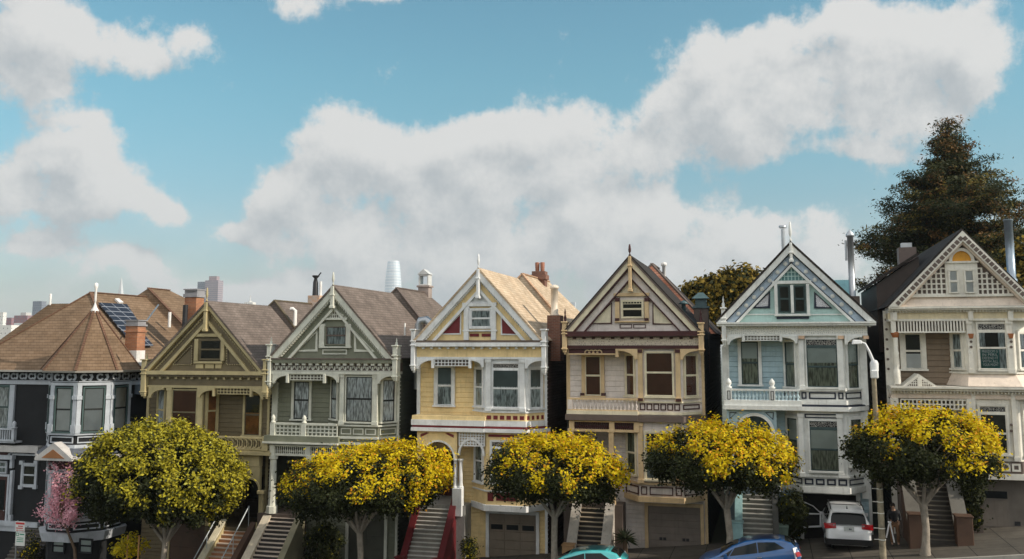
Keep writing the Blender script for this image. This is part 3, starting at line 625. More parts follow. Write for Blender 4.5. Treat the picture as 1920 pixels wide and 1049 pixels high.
# ================================================================== GREEN HOUSE
def green():
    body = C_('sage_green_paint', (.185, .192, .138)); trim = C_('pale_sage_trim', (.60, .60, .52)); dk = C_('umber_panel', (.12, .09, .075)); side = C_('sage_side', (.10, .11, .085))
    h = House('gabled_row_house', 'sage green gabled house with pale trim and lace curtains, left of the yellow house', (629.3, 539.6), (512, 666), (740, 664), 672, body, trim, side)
    h.pxc = 629; h.pxp = 629.5; r = h.root; z = lambda y: h.z(y)
    rm = MATS[('taupe_shingles',)]
    A = atx(743.6, 540, h.xp); Y2 = atx(728, 553, h.xp).y; B = atx(798, 549, h.xp)
    roofs(r, h.xp, h.zp, h.xl, h.xr, h.zb, rm, Y2, (A.y, A.z), B.y, bandmat=dk)
    xs = at(577, 900, 1).x; zc = z(834)
    h.walls(zc, (xs, h.X1), 2.8)
    h.gable([(-.02, .42, .0, .30, trim, 'bargeboard'), (.42, .98, .0, .05, body, 'rake_panel'), (.98, 1.16, .0, .18, trim, 'inner_rake')],
            (.43, .15, .07, .12, .05, .26, trim), king=(626, 530, 633, 579, trim), fin=(512, trim))
    FR(0).prism(tri([(630, 577), (611, 597), (649, 597)]), .0, .03).build('lattice_ground', dk, r)
    m = FR(0); x0, x1, z0, z1 = R(608, 578, 652, 597)
    for i in range(12):
        x = x0+(x1-x0)*i/11; zz = z0+(z1-z0)*(1-abs(2*i/11-1)); m.box(x-.025, x+.025, .03, .06, z0, max(z0+.03, zz))
    for i in range(3): k = i/3; m.box(x0+(x1-x0)*k/2, x1-(x1-x0)*k/2, .033, .063, z0+(z1-z0)*k-.02, z0+(z1-z0)*k+.03)
    m.build('gable_lattice', trim, r)
    rects('gable_frame', trim, r, [(606, 597, 653, 600.5), (600.5, 610, 610, 650), (650.5, 610, 659, 650), (599, 608, 611.5, 613), (649, 608, 660.5, 613), (600, 650, 660, 653)], 0, 0, .15, .01)
    winpx(r, (613, 613, 650, 646), 0, .02, body, t=.05, cur=SHEER, ch=1., split=.5, sill=False, sash=dk)
    x0, x1, z0, z1 = R(605, 655.5, 651, 665); FR(0).ring(x0, x1, z0, z1, .06, 0, .05).build('gable_panel', trim, r)
    m = FR(0); triframe(m, tri([(554.5, 659.5), (596, 619), (596, 659.5)]), .08, 0, .05); triframe(m, tri([(664.5, 619), (664.5, 660), (703.5, 660)]), .08, 0, .05); m.build('triangle_moulding', trim, r)
    h.hband('cornice', 672, 674.5, dk, .3); h.hband('cornice', 674.5, 681, body, .26); h.dentils(681, 685.5, 17, .2, .2, trim); h.hband('frieze', 681, 697, dk, .04)
    m = FR(0); n = 22; zz0, zz1 = z(696.5), z(686)
    for i in range(n):
        x = h.xl+.1+(h.xr-h.xl-.2)*(i+.5)/n; w = (h.xr-h.xl-.2)/n
        arch_ring(m, x-w*.48, x+w*.48, zz1-.02, -(zz1-zz0)*.6, .0-.05, .04, .1, 7); m.box(x-.03, x+.03, .04, .08, zz0+.1, zz1-.05)
    m.box(h.xl, h.xr, .04, .07, zz0, zz0+.04); m.build('scalloped_frieze', trim, r)
    h.hband('frieze_trim', 697, 702, trim, .2)
    h.post(505, 648, 512.5, 726, trim, 634); h.post(740, 650, 748.5, 715, trim, 636)
    m = FR(0)
    bracket(m, at(514, 712).x, at(541, 712).x, z(702), .1, .5, .05, .2); bracket(m, at(638, 712).x, at(612, 712).x, z(702), .08, .42, .05, .2)
    bracket(m, at(710, 712).x, at(738, 712).x, z(702), .08, .45, .05, .2)
    for px in (542.5, 611.5): m.box(at(px, 712).x-.07, at(px, 712).x+.07, .03, .26, z(719), z(702))
    m.build('bracket', trim, r, .01)
    x0, x1, z0, z1 = R(546, 702.5, 609, 712.5); lattice(FR(0), x0, x1, z0, z1, 10, 2, .045, .06, .1).build('valance_lattice', trim, r); FR(0).box(x0, x1, -.05, 0, z0, z1).build('valance_shade_backing', dk, r)
    b = Bay(at(619, 750, 1).x, at(637, 750).x, at(709, 750).x, at(745, 750, 1).x); zt, zm, zl = z(702), z(796), z(930)
    m = MB(); b.band(m, 0, zl, zt); m.build('bay', body, r)
    m = FR(.03); pilaster(m, at(638, 750).x, at(646, 750).x, zm, zt, .13); pilaster(m, at(700, 750).x, at(708.5, 750).x, zm, zt, .13); m.build('pilaster', trim, r)
    winpx(r, (650, 707, 698.5, 790), .03, 0, trim, t=.06, sash=paint('black_sash', (.02, .022, .02)), cur=LACE)
    bs = MATS[('black_sash',)]
    fr, L = b.left(); facetwin(r, fr, L, z(786), z(713), trim, cur=LACE, sash=bs); fr, L = b.right(); facetwin(r, fr, L, z(789), z(713), trim, f=.6, cur=LACE, sash=bs)
    winpx(r, (553, 716, 581, 785), 1, .045, trim, t=.15, cur=LACE, sash=bs)
    rects('corner_trim', trim, r, [(514, 716, 522, 790)], 1, 0, .1)
    m = MB(); b.band(m, .12, zm-.08, zm); b.band(m, .16, z(822), z(818)); b.band(m, .28, z(833), z(829)); m.build('belt_course', trim, r)
    m = MB(); panels(m, b.front(), b.xa, b.xb, z(818), zm-.08, 3, .05, .02); fr, L = b.right(); panels(m, fr, 0, L, z(818), zm-.08, 1, .05, .02); m.build('skirt_panel', trim, r)
    # fretwork balustrade
    x0, x1, z0, z1 = R(510, 797, 634, 817); m = FR(0); m.box(x0, x1, .05, .2, z1, z1+.1); m.box(x0, x1, .05, .2, z0-.09, z0); lattice(m, x0+.3, x1, z0, z1, 15, 3, .06, .1, .15)
    for q in (x0, (x0+x1)/2-.1): m.box(q, q+.26, .03, .22, z0-.05, z1+.05)
    m.build('balustrade', trim, r)
    m = MB()
    for q in (x0+.13, (x0+x1)/2+.03): m.lathe((q, -.13, z1+.1), [(.13, 0), (.13, .06), (.06, .1), (.12, .2), (.1, .3), (.03, .4)], 8)
    m.build('baluster_knob', trim, r)
    m = FR(0); m.box(x0-.3, b.xa+.1, -1.02, .3, z(830), z(819)); m.build('balcony_floor', body, r); FR(0).box(x0-.35, b.xa+.1, -1.02, .38, z(834), z(830.5)).build('porch_cornice', trim, r)
    # spindle frieze
    x0, x1, z0, z1 = R(508, 838, 636, 852); m = FR(0); m.box(x0, x1, -.05, .12, z1, z1+.08); m.box(x0, x1, -.05, .12, z0-.1, z0); n = 34
    for i in range(n): q = x0+(x1-x0)*(i+.5)/n; baluster(m, q, .04, z0, z1, .045)
    for q in (x0, at(578, 845).x-.12): m.box(q, q+.3, -.06, .16, z0-.1, z1+.08)
    m.build('spindle_frieze', trim, r)
    zf = z(968); m = MB()
    for px in (512, 581): xc = at(px, 900).x; m.lathe((xc, -.02, zf+.0), [(.3, 0), (.3, .35), (.24, .38), (.22, .5), (.2, 1.2), (.17, z(862)-zf-.1), (.24, z(862)-zf-.06), (.25, z(856)-zf)], 8, False)
    m.build('porch_column', trim, r)
    FR(0).box(h.X0, xs, -2.8, .25, zf-3.4, zf).build('porch_floor', dk, r)
    door(r, xs-2.2, xs-1.2, 2.78, zf, zf+2.2, trim, paint('dark_door', (.03, .022, .018)))
    gz = g(h.xl+1)
    xt0, xt1 = at(510, 972, -.1).x, at(560, 972, -.1).x
    stairs(r, xt0, xt1, -.1, zf, -3.1, gz, C_('black_riser', (.03, .026, .024)), C_('pale_step', (.6, .5, .42)))
    cw = C_('weathered_cream', (.62, .54, .42)); stairwall(r, xt0-.38, .38, .25, zf, -3.1, gz, .28, cw, cw, newel=(cw, .75)); stairwall(r, xt1, .34, -.1, zf, -3.1, gz, .28, C_('olive_newel', (.22, .2, .13)), newel=(C_('olive_newel', (.22, .2, .13)), .75))
    # first floor bay
    zw0, zw1 = z(915), z(850)
    winpx(r, (650, 850, 698.5, 912), .03, 0, trim, t=.08, cur=LACE, sash=bs); m = MB(); b.band(m, .14, zl, zl+.18); m.build('bay_base', trim, r)
    garage(r, at(655, 1000, 1).x, at(722, 1000, 1).x, .95, g(h.xr-1)-.1, z(955), trim, C_('dark_olive_garage', (.06, .06, .045)), 4, 2)
    c = atx(797, 548, h.xp); m = MB((c.x, c.y, 0)); m.box(-.36, .36, -.34, .34, c.z-.9, c.z+.35); m.box(-.44, .44, -.42, .42, c.z+.3, c.z+.42); m.build('chimney', C_('sooty_stucco', (.32, .26, .23)), r)
    ch = r; m = MB((c.x, c.y, 0)); m.ring(-.34, .34, c.z+.42, c.z+1.15, .09, -.32, .32); m.prism([(-.42, c.z+1.15), (.42, c.z+1.15), (0, c.z+1.5)], -.38, .38); m.build('chimney_cap', C_('white_sheet_metal', (.6, .6, .58), .45), r)
    c = at(785, 640, 1.6); MB().tube([(c.x, c.y, c.z-2.5), (c.x, c.y, c.z+.85), (c.x+.1, c.y-.0, c.z+1.05), (c.x+.42, c.y, c.z+1.1), (c.x+.62, c.y, c.z+.95), (c.x+.64, c.y, c.z+.6)], .22, 10).build('bent_flue', METAL, r)
    c = atx(759, 615, h.xp+3.1); MB().tube([(c.x, c.y, c.z-.4), (c.x, c.y, c.z+.25)], .05, 6).build('roof_vent', C_('white_pipe', (.75, .73, .7)), r)
# ================================================================== YELLOW HOUSE
def yellow():
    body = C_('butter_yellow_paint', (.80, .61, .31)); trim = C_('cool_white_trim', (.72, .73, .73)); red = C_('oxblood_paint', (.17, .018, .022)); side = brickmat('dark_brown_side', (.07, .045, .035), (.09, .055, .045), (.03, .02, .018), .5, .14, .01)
    h = House('gabled_row_house', 'butter yellow gabled house with white trim and dark red triangles in its gable', (900.3, 508), (783, 629), (1016, 629), 638.6, body, trim, side)
    h.pxc = 900; h.pxp = 900.5; r = h.root; z = lambda y: h.z(y)
    rm = shingles('sand_shingles', (.44, .33, .225), (.54, .43, .31), (.28, .2, .13), 1.6, .22, .4); rr = shingles('peach_shingles', (.42, .26, .165), (.46, .3, .2), (.25, .16, .1))
    A = atx(979, 513.5, h.xp); Y2 = atx(966, 524, h.xp).y; B = atx(1022, 533, h.xp)
    roofs(r, h.xp, h.zp, h.xl, h.xr, h.zb, rm, Y2, (A.y, A.z), A.y+7, bandmat=rr, rearmat=rm)
    xs = at(884, 900, 1).x; zc = z(808); h.walls(zc, (at(862, 900, 1).x, h.X1), 2.8)
    h.gable([(-.02, .4, .0, .30, trim, 'bargeboard'), (.4, .88, .0, .05, body, 'rake_panel'), (.88, 1.08, .0, .18, trim, 'inner_rake')],
            (.41, .13, .06, .1, .05, .24, trim), king=(897, 500, 903.3, 561, trim), fin=(478, trim))
    FR(0).prism(tri([(900.5, 541), (872, 568), (930, 568)]), .0, .02).build('gable_apex_panel', trim, r)
    rects('gable_frame', trim, r, [(868, 568, 932, 575), (871, 575, 880, 638), (922, 575, 931, 638), (869, 577, 882, 580), (920, 577, 933, 580), (869, 619, 933, 622)], 0, 0, .15, .01)
    winpx(r, (884, 582, 920.5, 613), 0, .02, trim, t=.1, cur=SHEER, sill=False)
    rects('gable_panel', red, r, [(881.5, 626, 898, 631.5), (903.5, 626, 920.5, 631.5)], 0, 0, .04)
    for P3 in ([(830, 626), (863.5, 590.5), (863.5, 626)], [(941, 591), (941, 627), (975, 627)]):
        m = FR(0); m.prism(tri(P3), 0, .025); m.build('triangle_panel', red, r); triframe(FR(0), [(a+(a-sum(p[0] for p in tri(P3))/3)*.14, b_+(b_-sum(p[1] for p in tri(P3))/3)*.14) for a, b_ in tri(P3)], .045, 0, .05).build('triangle_moulding', trim, r)
    h.hband('cornice', 638.5, 642.5, C_('umber_panel', (.12, .09, .075)), .3); h.hband('cornice', 642.7, 650, trim, .34); h.dentils(650.5, 655, 14, .12, .2, trim); h.hband('frieze', 650.4, 670, body, .04); h.hband('frieze_trim', 669.8, 673.7, trim, .14)
    h.post(774.5, 620, 782, 696, trim, None); h.post(1017.8, 620, 1026, 700, trim, None)
    cr = C_('pale_cream_bracket', (.7, .58, .4)); m = FR(0)
    bracket(m, at(783, 680).x, at(812, 680).x, z(673.7), .08, .5, .05, .2); bracket(m, at(909, 680).x, at(884, 680).x, z(673.7), .08, .4, .05, .2)
    bracket(m, at(986, 680).x, at(1017, 680).x, z(673.7), .08, .45, .05, .2)
    for px in (813.5, 883): m.box(at(px, 680).x-.06, at(px, 680).x+.06, .03, .24, z(691), z(673.7))
    m.build('bracket', trim, r, .01)
    x0, x1, z0, z1 = R(816, 674.5, 880.5, 686); lattice(FR(0), x0, x1, z0, z1, 10, 2, .04, .06, .1).build('valance_lattice', trim, r); FR(0).box(x0, x1, -.05, 0, z0, z1).build('valance_shade_backing', C_('umber_panel', ()), r)
    b = Bay(at(888, 720, 1).x, at(911, 720).x, at(984.8, 720).x, at(1020, 720, 1).x); zt, zm, zl = z(674), z(771), z(957)
    m = MB(); b.band(m, 0, z(810), zt); m.build('bay', trim, r); m = MB(); b.band(m, 0, zl, z(810)); m.build('bay', body, r)
    m = FR(.03); pilaster(m, at(911.5, 720).x, at(921, 720).x, zm, zt, .12); pilaster(m, at(975, 720).x, at(984.5, 720).x, zm, zt, .12); m.build('pilaster', trim, r)
    winpx(r, (924, 682, 973, 764), .03, 0, trim, t=.05, cur=SHEER, ch=.55, cur2=REFLB, transom=.14, split=.5)
    fr, L = b.left(); facetwin(r, fr, L, z(762), z(692), trim, cur=SHEER, ch=.6, cur2=REFLB); fr, L = b.right(); facetwin(r, fr, L, z(764), z(692), trim, f=.6, cur=SHEER, ch=.55, cur2=REFLB)
    winpx(r, (820.5, 688, 848.5, 759), 1, .045, trim, t=.16, cur=SHEER, ch=.55, cur2=REFLB)
    rects('corner_trim', trim, r, [(783, 690, 789, 766)], 1, 0, .1)
    m = MB(); b.band(m, .1, zm-.07, zm); b.band(m, .14, z(799), z(789)); b.band(m, .3, z(810), z(803.5)); m.build('belt_course', trim, r)
    m = MB(); b.band(m, .2, z(803), z(799.5)); m.build('belt_dark_line', red, r)  # thin oxblood strip between the belt and the cornice
    m = MB(); b.band(m, .03, z(788.6), zm-.07); m.build('skirt', body, r)
    sk = FR(.03); n = 6
    for i in range(n): q = b.xa+(b.xb-b.xa)*(i+.5)/n; sk.box(q-.11, q+.11, .02, .05, z(786.5), z(779))
    fr, L = b.right(); k = MB(*fr)
    for i in range(4): q = L*(i+.5)/4; k.box(q-.07, q+.07, .02, .05, z(786.5), z(779))
    join(sk, k); sk.build('skirt_panel', red, r)
    # shelf over the porch
    x0 = at(775, 790).x; m = FR(0); m.box(x0, b.xa+.02, -1.02, .2, z(788.5), z(781)); m.build('porch_roof_shelf', body, r); FR(0).box(x0-.02, b.xa, -1.02, .26, z(799), z(788.7)).build('porch_fascia', trim, r); FR(0).box(x0, b.xa, -1.02, .2, z(803), z(799.3)).build('belt_dark_line', red, r); FR(0).box(x0, b.xa, -1.02, .34, z(810), z(803.5)).build('porch_cornice', trim, r)
    # arches
    a0, a1 = at(794, 860).x, at(852, 860).x; xl_, xr_ = at(783, 860).x, at(857.5, 860).x
    m = FR(0); arch_panel(m, xl_, xr_, z(862), z(810), a0, a1, z(862)+.0, -.1, .1); m.build('porch_arch', body, r); arch_ring(FR(0), a0, a1, z(862), min((a1-a0)/2, z(810)-z(862)-.05), .08, .1, .16).build('arch_moulding', trim, r)
    m = FR(0)
    for c0, sg in ((at(790, 820).x, 1), (at(852, 820).x, -1)): m.prism([(c0, z(822)), (c0, z(817)), (c0+sg*.3, z(813)), (c0+sg*.45, z(814)), (c0+sg*.25, z(818))], .1, .13)
    m.build('scroll_ornament', red, r)
    a0, a1 = at(863, 860).x, at(906, 860).x; lt = C_('cool_white_trim', ()); m = FR(0); x0, x1, z0, z1 = R(862, 811, 909, 836); lattice(m, x0, x1, z0, z1, 9, 5, .055, .02, .08); m.build('porch_lattice', trim, r)
    arch_ring(FR(0), a0, a1, z(855), z(826)-z(855), .1, -.02, .12).build('arch_moulding', trim, r)
    # remove-free opening: dark recess behind lattice is the porch itself
    zf = z(950); m = MB()
    for px in (854, 864): xc = at(px, 900).x; m.lathe((xc, -.02, zf), [(.16, 0), (.16, .9), (.12, .95), (.1, 1.1), (.085, z(862)-zf-.15), (.14, z(862)-zf-.05), (.14, z(862)-zf)], 8, False)
    xc = at(786, 900).x; m.lathe((xc, -.02, zf), [(.16, 0), (.16, .9), (.1, 1.1), (.085, z(862)-zf-.15), (.14, z(862)-zf)], 8, False)
    m.build('porch_column', trim, r)
    m = FR(0); m.box(at(850, 930).x, at(868, 930).x, -.2, .2, zf-.5, zf+.85); m.build('column_pedestal', trim, r, .02)
    FR(0).box(h.X0, xs, -2.8, .05, zf-3.2, zf).build('porch_floor', C_('grey_porch_floor', (.3, .29, .27)), r)
    door(r, at(838, 900, 2.8).x-.5, at(838, 900, 2.8).x+.5, 2.78, zf, zf+2.3, trim, C_('dark_red_door', (.08, .02, .02))); winpx(r, (818, 850, 828, 910), 2.78, .02, trim, t=.08, cur=None)
    gz = g(h.xl+1.5); xt0, xt1 = at(788, 961, -.1).x, at(846, 961, -.1).x; sx = (at(769, 1045, -2.8).x-at(788, 961, -.1).x)*.0
    stairs(r, xt0, xt1, -.05, zf, -2.3, gz, C_('grey_riser', (.2, .18, .155)), C_('white_step', (.55, .53, .49)))
    rp = C_('bright_red_paint', (.11, .009, .012)); rc = rp
    for x in (xt0-.24, xt1): stairwall(r, x, .24, .1, zf, -2.3, gz, .28, rp, rc, newel=(rp, .7))
    winpx(r, (922, 829, 975, 905), .03, 0, trim, t=.08, cur=SHEER, ch=.6, cur2=REFLB, transom=.16); fr, L = b.left(); facetwin(r, fr, L, z(905), z(829), trim, cur=SHEER, ch=.9)
    rects('red_panel', red, r, [(916, 815.5, 978, 820)], .03, 0, .04)
    m = MB(); b.band(m, .08, z(919)-.06, z(919)); b.band(m, .14, zl, z(946)); m.build('bay_base', trim, r)
    m = FR(.03)
    for q in ((914, 921, 925), (930, 921, 970)): x0, x1, z0, z1 = R(q[0], 924, q[2], 940); m.box(x0, x1, .0, .03, z0, z1)
    m.build('skirt_panel', red, r)
    garage(r, at(918, 1000, 1).x, at(1006, 1000, 1).x, .95, g(h.xr-2)-.1, z(968), trim, C_('taupe_garage', (.2, .16, .12)), 5, 3, win=3)
    # brick chimney, round flue
    c = atx(1012, 531, h.xp+.1); m = MB((c.x, c.y, 0)); m.box(-.4, .4, -.35, .35, c.z-1.2, c.z+.35); m.box(-.5, .5, -.45, .45, c.z+.2, c.z+.5); m.box(-.42, .42, -.38, .38, c.z+.5, c.z+.72); ch = m.build('chimney', brickmat('dark_brick', (.16, .07, .05), (.22, .09, .06), (.2, .15, .12), .24, .08, .012), r)
    MB().lathe((c.x-.15, c.y, c.z+.72), [(.13, 0), (.15, .55), (.13, .58)], 8).lathe((c.x+.18, c.y, c.z+.72), [(.13, 0), (.15, .55), (.13, .58)], 8).build('chimney_pot', C_('clay_pot', (.3, .12, .07)), ch)
    c = at(1040, 640, 2.2); m = MB((c.x, c.y, 0)); m.box(-.3, .38, -.4, .4, c.z-1., at(1040, 592, 2.2).z); ch = m.build('chimney', MATS[('dark_brick',)], r)
    z0 = at(1040, 592, 2.2).z; z1 = at(1040, 535, 2.2).z; MB().lathe((c.x, c.y, z0), [(.24, 0), (.24, .06), (.19, .08), (.19, z1-z0-.2), (.24, z1-z0-.18), (.22, z1-z0-.06), (.12, z1-z0), (.01, z1-z0+.03)], 12).build('flue', C_('cream_flue', (.72, .62, .5), .4), ch)
# ================================================================== BROWN AND WHITE HOUSE
def brown():
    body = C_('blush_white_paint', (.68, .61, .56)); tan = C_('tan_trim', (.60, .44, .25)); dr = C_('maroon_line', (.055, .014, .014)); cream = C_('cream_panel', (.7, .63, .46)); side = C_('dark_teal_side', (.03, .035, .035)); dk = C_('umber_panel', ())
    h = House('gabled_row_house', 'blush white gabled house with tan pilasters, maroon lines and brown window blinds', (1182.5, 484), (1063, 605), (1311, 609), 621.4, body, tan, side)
    h.pxc = 1182; h.pxp = 1182.5; r = h.root; z = lambda y: h.z(y)
    rm = shingles('charcoal_shingles', (.03, .026, .024), (.045, .038, .034), (.015, .012, .011)); rr = shingles('terracotta_shingles', (.5, .2, .12), (.58, .28, .19), (.28, .1, .06))
    A = atx(1222, 495, h.xp); roofs(r, h.xp, h.zp, h.xl, h.xr, h.zb, rm, A.y-1.6, (A.y, A.z), A.y+3.5, bandmat=dk, rearmat=rm)
    # the terracotta front of the rear roof, a sheet laid on the hip
    z0 = h.zb-.05; k = (h.zp-h.zb)/((h.xr-h.xl)/2); hw = (A.z-z0)/k
    p = [Vector((h.xp-hw, A.y-1.6, z0)), Vector((h.xp+hw, A.y-1.6, z0)), Vector((h.xp, A.y, A.z))]; n = (p[1]-p[0]).cross(p[2]-p[0]).normalized(); n = n if n.y < 0 else -n
    m = MB(); q = [v+n*.03 for v in p]; m.add([*p, *q], [(0, 1, 2), (3, 5, 4), (0, 3, 4, 1), (1, 4, 5, 2), (2, 5, 3, 0)]); m.build('tiled_hip', rr, r)
    xs = at(1172, 860, 1).x; zc = z(790); h.walls(zc, (at(1152, 860, 1).x, h.X1), 2.8)
    h.gable([(-.04, .06, .0, .36, dk, 'rake_cap'), (.06, .38, .0, .30, cream, 'bargeboard'), (.38, .5, .0, .24, dr, 'rake_line'), (.5, .95, .0, .08, body, 'rake_panel'), (.95, 1.05, .0, .16, dr, 'rake_line')],
            king=(1180, 482, 1187, 548, tan), fin=(460, dr))
    FR(0).prism(tri([(1183, 522), (1156, 550), (1213, 550)]), 0, .02).build('gable_apex_panel', cream, r)
    rects('gable_frame', tan, r, [(1151, 550, 1218, 556), (1154, 560, 1162, 603), (1209, 560, 1217, 603), (1153, 602, 1218, 605)], 0, 0, .14, .01)
    rects('corner_block', dr, r, [(1154, 559, 1162, 566), (1209, 559, 1217, 566), (1154, 597, 1162, 602), (1209, 597, 1217, 602)], 0, 0, .17)
    w = winpx(r, (1167, 565, 1205, 595), 0, .02, cream, t=.06, sill=False)
    m = FR(0); x0, x1, z0, z1 = R(1167, 565, 1205, 579); 
    for i in range(8): q = x0+(x1-x0)*i/7; m.box(q-.012, q+.012, .075, .09, z1-.14 if 0 < i < 7 else z0, z1)
    m.box(x0, x1, .075, .09, z1-.15, z1-.12); m.build('glazing_bar', cream, w)
    m = FR(0); x0, x1, z0, z1 = R(1162, 608, 1185, 616); m.ring(x0, x1, z0, z1, .035, 0, .03); x0, x1, z0, z1 = R(1187.5, 608, 1211, 616); m.ring(x0, x1, z0, z1, .035, 0, .03); m.build('gable_panel', dr, r)
    for P3 in ([(1107.5, 608), (1147.5, 567), (1147.5, 608)], [(1223.5, 567), (1223.5, 609), (1265, 609)]):
        FR(0).prism(tri(P3), 0, .02).build('triangle_panel', cream, r); triframe(FR(0), tri(P3), .04, .0, .04).build('triangle_moulding', dr, r)
    h.hband('cornice', 621.4, 631, dr, .34); h.hband('frieze', 631, 648, ornmat('carved_frieze', (.62, .54, .42), (.36, .29, .22), 11), .04); h.dentils(632, 636, 13, .16, .12, dr, 'rosette'); h.hband('frieze_trim', 648, 654.5, dr, .16)
    h.post(1056.5, 606, 1064.5, 662, tan, 580, dr); h.post(1310.5, 608, 1320, 664, tan, 582, dr)
    rects('valance_panel', dr, r, [(1066.7, 654.7, 1155, 663)], 0, -.2, .05); rects('valance_trim', tan, r, [(1066, 663, 1157, 665.5)], 0, -.2, .12)
    m = FR(0); x0, x1, z0, z1 = R(1098, 655.5, 1128, 662.5)
    for i in range(4): c = x0+(x1-x0)*(i+.5)/4; arch_ring(m, c-.1, c+.1, z0, .12, .05, .05, .09, 6)
    m.build('valance_scroll', tan, r)
    m = FR(0); bracket(m, at(1196, 660).x, at(1160, 660).x, z(654.5), .1, .5, .05, .2); bracket(m, at(1276, 660).x, at(1309, 660).x, z(654.5), .1, .5, .05, .2)
    m.box(at(1158, 660).x-.07, at(1158, 660).x+.07, .03, .24, z(670), z(654.5)); m.build('bracket', tan, r, .01)
    b = Bay(at(1170, 700, 1).x, at(1196, 700).x, at(1276, 700).x, at(1312, 700, 1).x); zt, zm, zl = z(654.5), z(752), z(942)
    m = MB(); b.band(m, 0, zl, zt); m.build('bay', body, r)
    m = FR(.03); 
    for a, c in ((1196.5, 1205), (1267, 1276)): pilaster(m, at(a, 700).x, at(c, 700).x, zm, zt, .12)
    m.build('pilaster', tan, r); m = FR(.03)
    for a, c in ((1196.5, 1205), (1267, 1276)): m.box(at(a, 700).x-.01, at(c, 700).x+.01, .0, .18, zt-.18, zt-.02); m.box(at(a, 700).x-.01, at(c, 700).x+.01, .0, .18, zm, zm+.14)
    m.build('corner_block', dr, r)
    BB = BROWNB
    winpx(r, (1211, 661, 1262, 742), .03, 0, cream, t=.05, cur=BB, split=.53)
    fr, L = b.left(); facetwin(r, fr, L, z(742), z(666), cream, t=.08, cur=BB); fr, L = b.right(); facetwin(r, fr, L, z(742), z(666), cream, t=.08, f=.6, cur=BB)
    winpx(r, (1098, 668, 1127, 741), 1, .045, tan, t=.18, sash=cream, cur=BB)
    rects('corner_block', dr, r, [(1089, 737, 1097, 744), (1128, 737, 1136, 744)], 1, 0, .15)
    m = MB(); b.band(m, .1, zm-.07, zm); b.band(m, .12, z(777), z(772)); m.build('belt_course', cream, r); m = MB(); b.band(m, .3, z(790), z(779)); m.build('belt_cornice', dk, r)
    m = MB(); panels(m, b.front(), b.xa, b.xb, z(771.5), zm-.05, 6, .05, .02, .06); fr, L = b.right(); panels(m, fr, 0, L, z(771.5), zm-.05, 1, .05, .02); fr, L = b.left(); panels(m, fr, 0, L, z(918), z(929.4)+.0, 1, .04, .02); m.build('skirt_panel', dr, r)
    x0, x1, z0, z1 = R(1066, 750, 1196, 768); m = FR(0); m.box(x0, x1, .05, .2, z1, z1+.09); m.box(x0, x1, .04, .22, z0-.15, z0); m.build('rail', tan, r)
    m = FR(0)
    for i in range(17): baluster(m, x0+.35+(x1-x0-.4)*i/16, .12, z0, z1, .055)
    m.box(x0, x0+.22, .04, .22, z0, z1); m.build('baluster', body, r)
    FR(0).box(x0-.05, b.xa, -1.02, .245, z(778), z(771)).build('balcony_floor', cream, r); FR(0).box(x0-.1, b.xa, -1.02, .34, z(789), z(778.3)).build('porch_cornice', dk, r)
    x0, x1, z0, z1 = R(1068, 792, 1197, 805); m = FR(0); m.box(x0, x1, -.05, .12, z1, z1+.06); m.box(x0, x1, -.05, .12, z0-.12, z0)
    for q in (x0, at(1143, 800).x, x1-.2): m.box(q, q+.25, -.06, .15, z0-.1, z1+.05)
    m.build('spindle_frame', tan, r); m = FR(0)
    for i in range(30): baluster(m, x0+.3+(x1-x0-.4)*i/29, .04, z0, z1, .05)
    m.build('spindle', dr, r); FR(0).box(x0, x1, -.2, -.15, z0, z1).build('frieze_backing', dk, r)
    zf = z(948); m = FR(0)
    for px in (1147, 1072): xc = at(px, 860).x; m.box(xc-.12, xc+.12, -.12, .12, zf, z(806)); m.box(xc-.17, xc+.17, -.17, .17, zf, zf+.5); m.box(xc-.16, xc+.16, -.16, .16, z(812), z(806))
    m.build('porch_column', tan, r, .01); FR(0).box(h.X0, xs, -2.8, .1, zf-3, zf).build('porch_floor', dk, r)
    door(r, at(1105, 860, 2.8).x-.5, at(1105, 860, 2.8).x+.5, 2.78, zf, zf+2.3, tan, C_('dark_red_door', (.08, .02, .02)))
    winpx(r, (1211, 812, 1262, 898), .03, 0, cream, t=.08, cur=SHEER, ch=.8); fr, L = b.left(); facetwin(r, fr, L, z(890), z(812), cream, t=.08, cur=GREENC); fr, L = b.right(); facetwin(r, fr, L, z(890), z(812), cream, t=.08, cur=GREENC)
    m = FR(.03); pilaster(m, at(1197, 860).x, at(1206, 860).x, z(905), z(792), .12); pilaster(m, at(1267, 860).x, at(1276, 860).x, z(905), z(792), .12); m.build('pilaster', tan, r)
    m = MB(); b.band(m, .08, z(908), z(904)); b.band(m, .12, z(940), z(930)); m.build('bay_base', tan, r)
    m = MB(); k = [.0, .16, .24, .76, .84, 1.]; 
    for i in (1, 2, 3): panels(m, b.front(), b.xa+(b.xb-b.xa)*(0, .0, .2, .8)[i], b.xa+(b.xb-b.xa)*(0, .2, .8, 1)[i], z(929.5), z(909), 1, .045, .02, .06)
    for fr, L in (b.left(), b.right()): panels(m, fr, 0, L, z(929.5), z(909), 1, .045, .02, .06)
    m.build('skirt_panel', dr, r)
    gz = g(h.xl+1); xt0, xt1 = at(1090, 950, -.1).x, at(1137, 950, -.1).x
    stairs(r, xt0, xt1, -.0, zf, -2.0, gz, C_('black_riser', ()), C_('tan_step', (.4, .33, .24)))
    wt = C_('peeling_white', (.46, .42, .37), dirt=.7); nb = C_('ochre_newel', (.42, .25, .12))
    for x in (xt0-.38, xt1): stairwall(r, x, .38, .1, zf, -2.0, gz, .3, wt, wt, newel=(nb, .85))
    o = garage(r, at(1216, 990, 1).x, at(1314, 990, 1).x, .95, g(h.xr-1.5)-.05, z(953), tan, C_('blush_garage', (.2, .165, .14)), 6, 1)
    m = FR(.95); zz = g(h.xr-1.5)+.25
